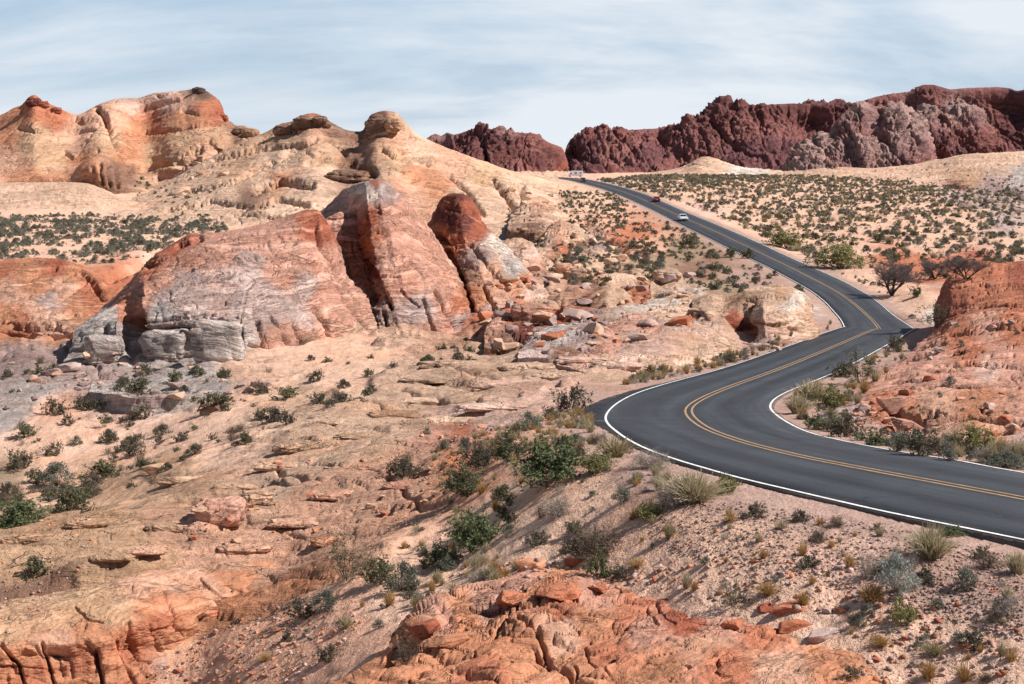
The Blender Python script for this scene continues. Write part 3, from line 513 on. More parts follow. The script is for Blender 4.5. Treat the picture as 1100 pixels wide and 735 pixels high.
# ------------------------------------------------------------------ road
def road_mat():
    m, N, L, b = newmat('asphalt', .82, .3)
    geo = N.new('ShaderNodeNewGeometry'); uvn = N.new('ShaderNodeUVMap'); uvn.uv_map = 'UVMap'
    sep = N.new('ShaderNodeSeparateXYZ'); L.new(uvn.outputs[0], sep.inputs[0])
    n1 = N.new('ShaderNodeTexNoise'); n1.inputs['Scale'].default_value = 22; n1.inputs['Detail'].default_value = 5; n1.inputs['Roughness'].default_value = .8; L.new(geo.outputs['Position'], n1.inputs['Vector'])
    n2 = N.new('ShaderNodeTexNoise'); n2.inputs['Scale'].default_value = .5; n2.inputs['Detail'].default_value = 5; L.new(geo.outputs['Position'], n2.inputs['Vector'])
    # worn wheel tracks along the lanes: streaks in road coordinates
    cb = N.new('ShaderNodeCombineXYZ'); mu = N.new('ShaderNodeMath'); mu.operation = 'MULTIPLY'; mu.inputs[1].default_value = .03; L.new(sep.outputs['Y'], mu.inputs[0]); L.new(mu.outputs[0], cb.inputs[1]); L.new(sep.outputs['X'], cb.inputs[0])
    n3 = N.new('ShaderNodeTexNoise'); n3.inputs['Scale'].default_value = 1.6; n3.inputs['Detail'].default_value = 6; n3.inputs['Roughness'].default_value = .65; L.new(cb.outputs[0], n3.inputs['Vector'])
    def mr(x_, a, bb, c, d):
        n = N.new('ShaderNodeMapRange'); L.new(x_, n.inputs[0]); n.inputs[1].default_value = a; n.inputs[2].default_value = bb; n.inputs[3].default_value = c; n.inputs[4].default_value = d; return n.outputs[0]
    def mul(a, c): n = N.new('ShaderNodeMath'); n.operation = 'MULTIPLY'; L.new(a, n.inputs[0]); L.new(c, n.inputs[1]); return n.outputs[0]
    v = mul(mul(mr(n1.outputs[0], .3, .7, .65, 1.4), mr(n2.outputs[0], .3, .7, .85, 1.15)), mr(n3.outputs[0], .32, .68, .66, 1.42))
    ax = N.new('ShaderNodeMath'); ax.operation = 'ABSOLUTE'; L.new(sep.outputs['X'], ax.inputs[0])
    m1 = N.new('ShaderNodeMath'); m1.operation = 'MULTIPLY_ADD'; L.new(ax.outputs[0], m1.inputs[0]); m1.inputs[1].default_value = 6.2832 / 1.78; m1.inputs[2].default_value = -.85 * 6.2832 / 1.78
    cs = N.new('ShaderNodeMath'); cs.operation = 'COSINE'; L.new(m1.outputs[0], cs.inputs[0])
    v = mul(v, mr(cs.outputs[0], -1, 1, .88, 1.24))
    wn_ = N.new('ShaderNodeTexNoise'); wn_.inputs['Scale'].default_value = .7; wn_.inputs['Detail'].default_value = 5; L.new(geo.outputs['Position'], wn_.inputs['Vector'])
    wp = N.new('ShaderNodeVectorMath'); wp.operation = 'MULTIPLY_ADD'; L.new(wn_.outputs['Color'], wp.inputs[0]); wp.inputs[1].default_value = (3, 3, 3); L.new(geo.outputs['Position'], wp.inputs[2])
    vo = N.new('ShaderNodeTexVoronoi'); vo.feature = 'DISTANCE_TO_EDGE'; vo.inputs['Scale'].default_value = .16; L.new(wp.outputs[0], vo.inputs['Vector'])
    v = mul(v, mr(vo.outputs['Distance'], .0, .006, .55, 1.))
    s = N.new('ShaderNodeVectorMath'); s.operation = 'SCALE'; s.inputs[0].default_value = (.032, .034, .040); L.new(v, s.inputs['Scale'])
    en = N.new('ShaderNodeMath'); en.operation = 'MULTIPLY_ADD'; L.new(n2.outputs[0], en.inputs[0]); en.inputs[1].default_value = .9; L.new(ax.outputs[0], en.inputs[2])
    dust = N.new('ShaderNodeMix'); dust.data_type = 'RGBA'; L.new(mr(mul(en.outputs[0], mr(n1.outputs[0], .3, .7, .94, 1.06)), 3.75, 4.25, 0, .6), dust.inputs[0]); L.new(s.outputs[0], dust.inputs[6]); dust.inputs[7].default_value = (.26, .18, .145, 1)
    L.new(dust.outputs[2], b.inputs['Base Color'])
    bm = N.new('ShaderNodeBump'); bm.inputs['Distance'].default_value = .02; bm.inputs['Strength'].default_value = .5; L.new(n1.outputs[0], bm.inputs['Height']); L.new(bm.outputs[0], b.inputs['Normal'])
    return m
def off_pt(w_m):
    """road surface point w_m metres right (+) / left (-) of the centre, per station, scaled so that the lines sit at +-3.4"""
    return road_pt(w_m / 3.4)
def strip(name, offs, mat_, dz, sl=slice(None), wob=None, parent=None):
    P = []
    for k, o_ in enumerate(offs):
        p = off_pt(o_).copy() if np.isscalar(o_) else np.array([road_pt(q / 3.4)[i] for i, q in enumerate(o_)])
        p[:, 2] += dz; P.append(p[sl])
    P = np.stack(P, 1); me_ = raw_mesh(name, P, grid_quads(P.shape[0], P.shape[1])[:, ::-1], mats=[mat_], smooth=True)
    uvl = me_.uv_layers.new(name='UVMap'); L_ = rc_len[sl]; cc = [np.mean(o_) for o_ in offs]
    uvv = np.stack(np.meshgrid(cc, L_), -1).reshape(-1, 2); vi = np.empty(len(me_.loops), np.int32); me_.loops.foreach_get('vertex_index', vi)
    uvl.data.foreach_set('uv', uvv[vi].astype(np.float32).ravel()); return obj(name, me_, parent)
asphalt = road_mat()
jit = lambda s_, a: a * fb2(rc_len / 2.3 + s_, rc_len * 0 + s_, 4, .6)
widen = 1.05 * np.exp(-((RC[:, 1] - 62) / 11.) ** 2)
eL = -(3.575 + .05 * jit(1, 1) + .03 * fb2(rc_len * 1.9, rc_len * 0, 3) + widen); eR = 3.60 + .05 * jit(5, 1)
def strip_pts(ofs, dz):
    w_ = ofs / 3.4; p = np.where((w_ <= 0)[:, None], RC + (RA - RC) * (-w_)[:, None], RC + (RB - RC) * w_[:, None]); p = p.copy(); p[:, 2] += dz; return p
def strip2(name, ofs, mat_, dz, kind='structure'):
    P = np.stack([strip_pts(o_ * np.ones(NS), d_) for o_, d_ in zip(ofs, dz)], 1)
    me_ = raw_mesh(name, P, grid_quads(NS, len(ofs))[:, ::-1], mats=[mat_], smooth=False)
    uvl = me_.uv_layers.new(name='UVMap'); uvv = np.stack(np.meshgrid([float(np.mean(o_)) for o_ in ofs], rc_len), -1).reshape(-1, 2)
    vi = np.empty(len(me_.loops), np.int32); me_.loops.foreach_get('vertex_index', vi); uvl.data.foreach_set('uv', uvv[vi].astype(np.float32).ravel())
    return tag(obj(name, me_), kind=kind)
strip2('road', [eL - .02, eL, eL * .66, eL * .33, 0, eR * .33, eR * .66, eR, eR + .02], asphalt, [-.14, .03, .045, .05, .05, .05, .045, .03, -.14])
paintw = plain('white_line_paint', (.72, .71, .69), .6, .2, var=.30, sc=5.); painty = plain('yellow_line_paint', (.36, .225, .12), .65, .2, var=.30, sc=5.)
strip2('white_edge_line', [-3.475, -3.385], paintw, [.0475, .0485]); strip2('white_edge_line', [3.385, 3.475], paintw, [.0475, .0475])
strip2('yellow_centre_line', [-.185, -.09], painty, [.056, .056]); strip2('yellow_centre_line', [.09, .185], painty, [.056, .056])

# ------------------------------------------------------------------ rock formations
def mid_rows(base, ridge, n, p, q=1.):
    """rows between base and ridge: distance follows t**p (p>1: steep below, flat on top)"""
    b = np.array(base, float); r = np.array(ridge, float); M = 60
    def rs_(a): t = (a[:, 0] - a[0, 0]) / (a[-1, 0] - a[0, 0]); g = np.linspace(0, 1, M); return np.stack([np.interp(g, t, a[:, k]) for k in range(3)], 1)
    b = rs_(b); r = rs_(r); out = []
    for k in range(1, n + 1):
        t = k / (n + 1.); m = b + (r - b) * (t ** q); m[:, 2] = b[:, 2] + (r[:, 2] - b[:, 2]) * t ** p; out.append(m)
    return out
def loft(name, rows, ctrl, mat_, disp, nu=None, ns=None, back=30., skirt=3., sm=.7, sculpt=(), jit=8., px=1.3, l=6., ynoise=0., parent=None, pw=3.5):
    """rock body as one skin: rows of (photo column, row, distance) from the foot to the skyline, then over the top and down the back"""
    rows = [np.array(r, float) for r in rows]
    umin = min(r[:, 0].min() for r in rows); umax = max(r[:, 0].max() for r in rows); vmax = max(r[:, 1].max() for r in rows); vmin = min(r[:, 1].min() for r in rows)
    nu = nu or int((umax - umin) / px) + 8; ns = ns or int((vmax - vmin) / px * 1.15) + 10
    G = []
    for r in rows:
        d = np.r_[0, np.cumsum(np.hypot(np.diff(r[:, 0]), .35 * np.diff(r[:, 1])))]; t = d / d[-1]; g = np.linspace(0, 1, nu)
        a = np.stack([np.interp(g, t, r[:, k]) for k in range(3)], 1); a = gsm(a, sm * nu / 100., 0)
        G.append(np.stack([(a[:, 0] - CU) / F * a[:, 2], a[:, 2], -(a[:, 1] - HV) / F * a[:, 2]], 1))
    rid = G[-1]; h = np.maximum(rid[:, 2] - G[0][:, 2], 1.)
    foot = G[0].copy(); foot[:, 2] -= skirt; foot[:, 1] -= .02 * skirt
    b1_ = rid.copy(); b1_[:, 1] += .22 * back; b1_[:, 0] *= (1 + .22 * back / rid[:, 1]); b1_[:, 2] -= .06 * h
    b2_ = rid.copy(); b2_[:, 1] += .65 * back; b2_[:, 0] *= (1 + .65 * back / rid[:, 1]); b2_[:, 2] -= .45 * h
    b3_ = rid.copy(); b3_[:, 1] += back; b3_[:, 0] *= (1 + back / rid[:, 1]); b3_[:, 2] -= 1.0 * h + skirt
    S = [foot] + G + [b1_, b2_, b3_]; S = np.array(S)
    seg = [max(.02, np.median(np.hypot(*(np.array(uv(S[k + 1])) - np.array(uv(S[k])))))) for k in range(len(S) - 1)]
    seg[0] = 6.; nfr = len(G)
    ts = np.r_[0, np.cumsum(np.maximum([1. * s_ for s_ in seg[:nfr]] + [22, 14, 12], 2.))]
    tf = ts[nfr]; tq = np.concatenate([np.linspace(0, tf, ns), np.linspace(tf, ts[-1], 34)[1:]])
    V = catmull(S, ts, tq, True)                       # (rows, nu, 3)
    n_front = ns
    du = np.gradient(V, axis=1); dv = np.gradient(V, axis=0); Nn = np.cross(du, dv); ln = np.linalg.norm(Nn, axis=2, keepdims=True); Nn = Nn / np.maximum(ln, 1e-9)
    Nn = np.nan_to_num(Nn)
    for a_ in (0, 1): Nn = gsm(Nn, 2.5, a_)
    Nn /= np.maximum(np.linalg.norm(Nn, axis=2, keepdims=True), 1e-6)
    U_, V_ = uv(V)
    d = disp(V, Nn)
    front = np.zeros(V.shape[:2]); front[:n_front] = 1
    dist = V[..., 1]
    for poly, hw_, dep in sculpt:
        pu = [p[0] for p in poly]; pv = [p[1] for p in poly]
        m = (U_ > min(pu) - 4 * hw_ - 6) & (U_ < max(pu) + 4 * hw_ + 6) & (V_ > min(pv) - 4 * hw_ - 6) & (V_ < max(pv) + 4 * hw_ + 6) & (front > 0)
        if not m.any(): continue
        q = V[m]; uu = U_[m] + .8 * hw_ * fb3(q, 1.6 * hw_ * q[:, 1].mean() / F + .2, 2); vv = V_[m] + .8 * hw_ * fb3(q, 1.6 * hw_ * q[:, 1].mean() / F + .2, 2, .5, 5.)
        d[m] += dep * np.exp(-(pdist(uu, vv, poly) / hw_) ** 2)
    edge = sst(0, 6, np.arange(V.shape[0]))[:, None]
    V = V + Nn * (d * edge)[..., None]
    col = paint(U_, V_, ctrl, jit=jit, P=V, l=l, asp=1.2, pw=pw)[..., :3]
    ctr = V[:n_front].reshape(-1, 3); loc = np.array([ctr[:, 0].mean(), np.median(G[0][:, 1]), np.median(G[0][:, 2])])
    me_ = raw_mesh(name, V - loc, grid_quads(V.shape[0], V.shape[1]), mats=[mat_]); col_attr(me_, col)
    return obj(name, me_, parent, loc)
def bed(p, lam, tx, ty, wl_, wa, sharp=.25, off=0.):
    s = (p[..., 2] + tx * p[..., 0] + ty * p[..., 1] + wa * fb3(p, wl_, 2, .5, off)) / lam; f = s - np.floor(s)
    return (sst(0, sharp, f) - f) * lam
def lay(p, lam, l, tx=0., ty=0., warp=.5, off=0., thr=None):
    """beds: every bed juts out by its own amount, with crisp edges; value about +-.7"""
    s_ = (p[..., 2] + tx * p[..., 0] + ty * p[..., 1]) / lam + warp * fb3(p, l * 1.3, 2, .5, 33. + off); i = np.floor(s_ + .35 * np.sin(s_ * 1.7)); f_ = (s_ + .35 * np.sin(s_ * 1.7)) - i
    a = pn3(p[..., 0] / l + i * 3.71 + off, p[..., 1] / l + i * 1.37, i * .613 + .5); return a - .30 * np.exp(-(np.minimum(f_, 1 - f_) / .10) ** 2)
def joint(p, w, l, ax=1., ay=.3, az=.1, warp=.6, off=0.):
    """upright joints: slabs between parallel fractures stand at different depths"""
    s_ = (ax * p[..., 0] + ay * p[..., 1] + az * p[..., 2]) / w + warp * fb3(p, w * 2.5, 2, .5, 12. + off); j = np.floor(s_); f_ = s_ - j
    a = pn3(j * 2.37 + .5 + off, p[..., 2] / l + j * 1.9, (ax * p[..., 1] - ay * p[..., 0]) / l); return a - .45 * np.exp(-(np.minimum(f_, 1 - f_) / .09) ** 2)
def damp(p, n, lo=.3):
    nr_ = p.shape[0]; top = nr_ - 34; k = np.abs(top - np.arange(nr_)) / float(n); return (lo + (1 - lo) * sst(0, 1, k))[:, None]
def slick(A=1., l=8., lam=1.3, tx=-.1, ty=.1, ck=.5, lc=4., bl=.9, rough=.12):
    """rounded sandstone: broad swells, crisp thin beds, joints"""
    def f(p, n):
        st = 1 - .5 * np.clip(n[..., 2], 0, 1)
        pat = sst(-.35, .25, fb3(p, l * .9, 2, .5, 51.)); pat2 = sst(-.1, .35, fb3(p, l * .7, 2, .5, 61.))
        d = .34 * A * fb3(p, l, 3, .5)
        d = d + st * bl * lam * (.26 * lay(p, lam, l * .7, tx, ty, .5) * (.35 + .65 * pat) + .13 * lay(p, lam * .36, l * .35, tx * 1.2, ty, .8, 7.) + .05 * lay(p, lam * .15, l * .2, tx, ty, 1., 17.))
        d = d + ck * .40 * pat2 * (joint(p, lam * 2.6, l, 1., .35, .15, .7) + .45 * joint(p, lam * 1.0, l * .5, .8, -.4, .2, .8, 5.))
        c2 = np.abs(pn3(p[..., 0] / lc * 1.6, p[..., 1] / lc * 1.6, p[..., 2] / lc * .35 + 5)); d -= .5 * ck * np.exp(-(c2 / .022) ** 2) * pat
        d += .5 * rough * fb3(p, l * .10, 3, .65, 3.)
        return d * damp(p, 8, .45)
    return f
def rugged(A=10., l=40., vz=.35, B=3., C_=1.2):
    """far cliffs: jointed slabs and buttresses in three sizes, cut by level beds, under flat caps"""
    def f(p, n):
        q = p * np.array([1., .12, 1.])
        d = A * .55 * fb3(q, l * 1.1, 2, .5, 2., vz) + B * (.5 * joint(q, l * .60, l * 2.2, 1., .2, .10, .7) + .26 * joint(q, l * .22, l * 1.2, 1., -.2, -.08, .9, 3.)) + C_ * (.38 * joint(q, l * .075, l * .3, 1., .3, .2, 1.2, 9.) + .6 * lay(p, l * .28, l * .5, .05, .0, .7) + .5 * lay(p, l * .10, l * .25, .02, 0, 1., 4.)) + .4 * C_ * fb3(p, l * .05, 2, .6)
        return d * damp(p, 12, .03)
    return f
m_near = rock_mat('red_sandstone', .6, (-.20, .18), .30, .7, .24, 1., .22)
m_mid = rock_mat('banded_sandstone', 1.5, (-.12, .12), .46, .9, .28, 1.3, .5)
m_dome = rock_mat('cream_sandstone', 4.0, (.06, .06), .26, .6, .26)
m_far = rock_mat('dark_red_cliff_rock', 8.0, (.02, .0), .22, .6, .34)
def rows_of(base, ridge, n, p, q=1.): return [base] + mid_rows(base, ridge, n, p, q) + [ridge]

# orange ridge, far left
base = [(-90,205,385),(0,207,385),(60,206,380),(110,212,372),(130,212,372),(170,215,375),(230,214,372),(300,212,372)]
ridge = [(-90,140,470),(-30,132,470),(0,124,466),(12,118,462),(25,112,460),(31,104,458),(38,101,456),(44,107,456),(56,112,455),(66,118,455),(82,124,458),(90,121,462),(103,113,468),(122,106,470),(138,104,470),(150,105,468),(165,100,466),(180,98,464),(205,96,462),(211,93,460),(218,96,458),(230,103,455),(238,112,450),(241,124,446),(247,131,442),(255,136,440),(262,134,438),(268,138,436),(275,137,436),(284,150,434),(300,170,430)]
mr_ = mid_rows(base, ridge, 3, 1.5)
for m in mr_:   # the overhanging dark-streaked wall near column 120 stands forward, the hollow right of it lies back
    m[:, 2] += -14 * np.exp(-((m[:, 0] - 105) / 22.) ** 2) + 16 * np.exp(-((m[:, 0] - 158) / 22.) ** 2)
f1 = loft('orange_rock_ridge', [base] + mr_ + [ridge], [(0,130,'orange'),(35,108,'ored'),(60,125,'ored'),(90,128,'peach'),(0,148,'orange'),(40,150,'yellow'),(80,150,'peach'),(120,120,'peach'),(140,110,'pale'),(180,105,'pale'),(160,128,'ored'),(200,112,'peach'),(215,96,'dark'),(225,118,'ored'),(235,120,'red'),(200,130,'orange'),(150,143,'orange'),(120,150,'yellow'),(60,170,'yellow'),(0,175,'peach'),(30,195,'orange'),(90,180,'orange'),(120,185,'brown'),(132,190,'brown'),(140,160,'orange'),(170,165,'yellow'),(200,150,'yellow'),(220,165,'peach'),(240,150,'tan'),(255,145,'brown'),(270,145,'tan'),(180,190,'peach'),(160,200,'tan'),(220,185,'peach'),(60,200,'orange')],
 m_dome, slick(2.2, 34, 5., -.12, .0, 1.6, 16, .7, .5), back=110, skirt=12, jit=7, l=12,
 sculpt=[([(104,118),(112,125),(118,138)],2.5,-4),([(118,138),(128,160),(138,175)],2.2,-3.5),([(138,122),(170,112),(190,108)],2,-2),([(45,120),(66,126),(86,130)],2.2,-2.5),([(20,138),(60,145),(100,140)],1.6,-1.2),([(120,143),(170,142),(235,133)],1.8,-2.2),([(150,180),(190,172),(215,160)],3,-3),([(170,190),(210,170),(232,178)],2.5,-3),([(108,178),(110,198)],1.6,-2),([(116,178),(118,200)],1.6,-2),([(124,176),(127,202)],1.6,-2),([(100,182),(101,196)],1.4,-1.5),([(225,150),(240,165),(246,175)],2.2,-3),([(70,162),(76,168)],1.5,-2),([(196,120),(215,125),(232,122)],1.2,-1.2)])
tag(f1, 'orange and yellow sandstone ridge with a rounded red top, behind the pale hump', 'rock ridge')
# cream hump in front of it
base = [(-90,238,305),(0,237,305),(80,237,303),(150,236,300),(200,236,300)]
ridge = [(-90,199,370),(0,197,368),(40,196,366),(70,196,364),(95,198,360),(112,204,355),(130,213,345),(148,222,330),(165,231,318),(200,238,310)]
f2 = loft('pale_rock_hump', rows_of(base, ridge, 2, 1.3), [(0,205,'cream'),(60,205,'cream'),(30,225,'sand'),(100,215,'cream'),(140,230,'cream'),(0,230,'cream'),(80,230,'cream')], m_dome, slick(1.4, 18, 3, .1, .1, .8, 10, .7, .4), back=60, skirt=6, jit=5, l=10)
tag(f2, 'low cream sandstone hump with few cracks, behind the scrub flat at far left', 'rock hump')
# big cream dome with two knobs
base = [(110,246,270),(160,250,262),(240,252,262),(300,250,268),(370,262,255),(450,275,235),(520,285,215),(560,262,240),(600,225,330)]
ridge = [(110,225,330),(140,214,350),(160,207,360),(190,190,375),(215,175,385),(232,165,390),(262,152,395),(285,143,398),(293,139,398),(300,133,398),(316,131,396),(320,125,396),(330,121,396),(341,121,395),(348,124,394),(353,130,394),(361,133,393),(367,138,392),(380,141,390),(391,142,388),(393,136,388),(394,128,388),(398,123,388),(404,121,388),(413,119,388),(424,120,388),(430,124,387),(434,131,386),(440,136,385),(446,143,384),(458,150,382),(470,155,380),(485,161,378),(500,167,375),(515,173,372),(530,178,370),(545,183,372),(562,187,380),(600,193,400)]
mr_ = mid_rows(base, ridge, 4, 1.25)
f3 = loft('cream_rock_dome', [base] + mr_ + [ridge], [(150,230,'cream'),(200,220,'cream'),(250,235,'cream'),(200,195,'cream'),(260,170,'tan'),(300,150,'tan'),(318,128,'brown'),(335,124,'ored'),(345,124,'brown'),(335,135,'peach'),(360,140,'brown'),(400,125,'brown'),(405,130,'dred'),(425,128,'tan'),(395,138,'brown'),(415,140,'peach'),(440,145,'peach'),(420,165,'yellow'),(450,160,'cream'),(480,180,'peach'),(450,190,'orange'),(470,195,'orange'),(440,205,'peach'),(520,190,'yellow'),(500,210,'cream'),(540,200,'cream'),(300,170,'cream'),(350,165,'tan'),(280,190,'cream'),(320,200,'cream'),(295,195,'orange'),(270,212,'brown'),(300,225,'cream'),(240,210,'cream'),(350,185,'cream'),(380,180,'brown'),(390,190,'brown'),(410,180,'tan'),(330,220,'cream'),(170,240,'cream'),(560,200,'cream'),(570,220,'cream'),(540,240,'cream'),(560,250,'pale')],
 m_dome, slick(2.2, 30, 3.4, .15, .12, 1.5, 13, .7, .5), back=110, skirt=10, jit=7, l=12,
 sculpt=[([(300,139),(318,136),(345,133)],1.6,-2.5),([(393,140),(412,139),(432,136)],1.8,-2.2),([(396,130),(410,128),(428,131)],1.2,-1.5),([(230,172),(280,160),(330,155)],2,-2),([(200,205),(250,195),(300,170),(340,150)],2,-2.2),([(350,150),(362,158),(372,166)],2,-2),([(276,205),(300,196),(335,200)],3,-4),([(360,188),(378,180),(400,186)],4,-5),([(278,220),(300,214),(330,222)],2.2,-3),([(330,175),(355,170),(380,172)],2,-2.4),([(410,160),(425,168),(438,172)],2,-2),([(430,160),(460,175)],2,-1.8),([(180,225),(230,215),(270,222)],2,-2),([(220,235),(260,230),(300,236)],1.6,-1.6),([(530,190),(545,215),(560,240)],3,-3.5),([(560,200),(565,225)],3,-3),([(480,190),(500,205),(520,230)],1.6,-1.5)])
tag(f3, 'huge cream sandstone dome with two dark knobs on its skyline', 'rock dome')

# dark far cliffs
base = [(430,200,860),(480,200,850),(540,200,850),(580,199,850),(612,199,850),(625,200,860)]
ridge = [(430,165,960),(445,156,955),(458,149,950),(463,145,950),(468,143,950),(474,146,950),(480,142,950),(488,145,945),(495,143,945),(503,140,945),(512,137,945),(518,141,945),(526,143,945),(533,139,940),(540,136,938),(545,140,938),(549,136,938),(553,142,938),(560,143,940),(572,143,940),(580,146,942),(588,152,945),(598,156,948),(604,158,950),(607,164,950),(611,176,940),(616,189,930),(625,197,925)]
f12 = loft('dark_red_cliff', rows_of(base, ridge, 3, .8, 1.), [(470,150,'fmauve'),(500,160,'fdred'),(530,150,'fpur'),(545,145,'fmauve'),(545,170,'fdred'),(570,150,'fred'),(580,170,'fdred'),(600,165,'fred'),(480,180,'fpur'),(520,185,'fdred'),(560,188,'fred'),(595,188,'fred'),(604,183,'red'),(470,170,'fpur')], m_far, rugged(26, 48, .2, 16, 6), back=260, skirt=10, jit=4, l=30, px=1.0, sm=.25)
tag(f12, 'jagged dark red cliff behind the right flank of the cream dome, left of the gap', 'cliff')
base = [(590,196,800),(640,195,820),(700,193,860),(760,191,880),(850,191,900),(950,188,900),(1000,184,900),(1050,175,900),(1100,172,900),(1200,170,900)]
ridge = [(596,194,900),(602,182,960),(605,170,1000),(608,157,1020),(613,149,1030),(620,145,1035),(630,142,1040),(660,141,1040),(690,139,1040),(715,137,1040),(731,136,1040),(736,137,1040),(741,131,1035),(748,129,1035),(758,126,1035),(768,121,1040),(778,117,1045),(790,118,1045),(798,114,1050),(820,113,1050),(850,111,1050),(880,111,1050),(915,112,1050),(926,109,1050),(940,104,1060),(955,101,1060),(970,99,1060),(980,98,1060),(984,94,1060),(992,91,1060),(1003,91,1060),(1010,93,1060),(1020,96,1060),(1040,94,1060),(1070,93,1060),(1085,94,1060),(1092,97,1050),(1100,96,1045),(1130,92,1045),(1200,95,1045)]
mr_ = mid_rows(base, ridge, 4, .75, 1.)
for k, m in enumerate(mr_):
    m[:, 2] += 16 * np.sin(m[:, 0] / 23.) * (1 - k / 4.5)
f13 = loft('red_mesa', [base] + mr_ + [ridge], [(610,160,'fdred'),(640,148,'fred'),(630,175,'fpur'),(660,180,'fred'),(680,150,'fred'),(700,170,'fpur'),(730,145,'fred'),(720,185,'fred'),(760,140,'fdred'),(750,170,'fred'),(780,125,'fdred'),(800,118,'fdred'),(800,150,'fred'),(800,175,'fpur'),(840,115,'fdred'),(850,140,'fred'),(850,165,'fpur'),(900,120,'fdred'),(900,150,'fred'),(940,115,'fred'),(960,108,'fred'),(1000,95,'fdred'),(1000,110,'fred'),(985,120,'fpale'),(1005,125,'fmauve'),(1015,135,'fred'),(1030,118,'fpale'),(1045,130,'fmauve'),(1060,105,'fred'),(1050,145,'fdred'),(1020,160,'fpur'),(1080,120,'fdred'),(1095,110,'fpur'),(1095,140,'fdred'),(1070,160,'fred'),(1100,160,'fpur'),(970,160,'fpur')],
 m_far, rugged(30, 62, .16, 20, 7), back=400, skirt=12, jit=4, l=35, px=1.05, sm=.18)
tag(f13, 'long dark red mesa with flat tops and vertical gullies, across the right skyline', 'mesa')
base = [(835,190,720),(870,191,715),(920,191,710),(960,190,710),(1000,184,720),(1012,182,730)]
ridge = [(835,188,760),(845,180,765),(857,172,770),(866,158,775),(874,150,778),(882,141,780),(890,143,782),(896,133,785),(903,124,787),(912,116,790),(920,109,790),(928,108,790),(934,113,790),(940,121,788),(946,124,788),(950,118,786),(957,115,785),(966,117,784),(973,122,784),(977,131,782),(981,125,780),(988,127,780),(993,140,776),(997,158,770),(1003,172,760),(1012,180,750)]
mr_ = mid_rows(base, ridge, 4, 1.0, .9)
f14 = loft('pale_rock_tower', [base] + mr_ + [ridge], [(870,165,'fpale'),(890,150,'fpale'),(920,112,'fpale'),(925,125,'fmauve'),(900,135,'fmauve'),(940,135,'fmauve'),(960,125,'fpale'),(975,130,'fpale'),(985,140,'fpale'),(990,165,'fmauve'),(950,160,'fpale'),(910,170,'fmauve'),(930,150,'fpale'),(880,180,'fpale'),(930,180,'fpale'),(970,175,'fmauve'),(990,178,'fred')],
 m_far, rugged(15, 30, .28, 10, 5), back=110, skirt=8, jit=4, l=25, px=1.0, sm=.25)
tag(f14, 'cluster of pale pinkish grey rock towers in front of the dark red mesa', 'rock tower')
base = [(985,180,800),(1020,172,800),(1050,165,805),(1075,160,810)]
ridge = [(985,150,850),(988,122,870),(995,115,880),(1003,114,880),(1010,119,880),(1016,114,880),(1030,112,885),(1045,113,885),(1056,119,885),(1062,135,870),(1068,150,850),(1075,158,830)]
f15 = loft('pale_rock_buttress', rows_of(base, ridge, 3, 1.5, .9), [(1000,118,'fpale'),(1020,120,'fpale'),(1040,118,'fpale'),(1050,130,'fmauve'),(1010,135,'fmauve'),(1030,140,'fred'),(1055,150,'fred'),(1000,160,'fdred'),(1040,160,'fpur'),(1010,150,'fpur')], m_far, rugged(15, 30, .28, 10, 5), back=90, skirt=8, jit=4, l=25, px=1.0, sm=.25)
tag(f15, 'broad pale-topped buttress with a red foot, right of the pale rock towers', 'rock buttress')
# pale low ridge on the right
base = [(670,197,640),(720,193,665),(760,192,690),(830,192,690),(880,196,640),(940,201,560),(1000,206,500),(1060,219,400),(1100,237,315),(1200,262,250)]
ridge = [(670,193,720),(700,189,732),(722,184,738),(735,179,738),(745,173,734),(752,169,732),(760,168,729),(770,171,727),(780,176,722),(795,180,720),(815,183,720),(840,185,720),(870,181,720),(900,180,720),(940,181,714),(975,178,708),(1000,174,702),(1025,168,696),(1045,165,690),(1075,164,684),(1100,163,684),(1200,158,678)]
f16 = loft('pale_rock_bench', rows_of(base, ridge, 3, 1.0), [(700,192,'sand'),(750,175,'sand'),(765,182,'cream'),(800,186,'white'),(860,188,'cream'),(900,186,'cream'),(960,186,'sand'),(1000,182,'cream'),(1040,172,'cream'),(1080,172,'cream'),(1040,190,'yellow'),(1000,195,'sand'),(1070,200,'mauve'),(1095,190,'grey'),(1095,215,'pinkgrey'),(1060,215,'mauve'),(1090,232,'pinkgrey'),(1120,245,'sand'),(950,200,'sand'),(1030,205,'dred')], m_dome, slick(2.2, 20, 3.0, .1, .05, 2.0, 12, .8, .8), back=160, skirt=5, jit=9, l=9)
tag(f16, 'long low cream rock bench between the desert flat and the red mesa', 'rock bench')
print('far rocks', round(time.time() - T0, 1))

# striped dome left of centre
row0 = [(68,396,103),(95,398,102),(140,400,100),(200,400,99),(260,402,98),(300,402,98),(335,394,102),(365,386,108),(405,382,112)]
row1 = [(72,384,104),(95,384,103),(138,388,102),(146,385,103),(200,389,102),(262,391,101),(290,392,101),(330,380,105),(365,375,110),(405,374,114)]
row2 = [(76,368,106),(100,352,106),(128,340,106),(143,360,107.5),(150,345,104),(200,340,103.5),(262,343,102.5),(275,352,104),(320,350,108),(360,350,112),(405,352,117)]
row3 = [(82,352,109),(104,340,110),(128,334,110),(146,335,110),(150,330,106.5),(200,326,106),(262,332,105),(278,340,107),(320,322,111),(358,325,115),(400,335,120)]
row4 = [(92,346,112),(118,332,114),(138,315,116),(150,300,116),(170,290,116),(210,292,113),(262,296,111),(290,295,112),(325,288,114),(352,295,118),(395,315,125)]
row5 = [(100,343,116),(128,322,119),(142,306,122),(152,288,124),(170,275,125),(205,262,124),(250,258,123),(290,252,122),(325,245,123),(350,262,124),(380,300,130)]
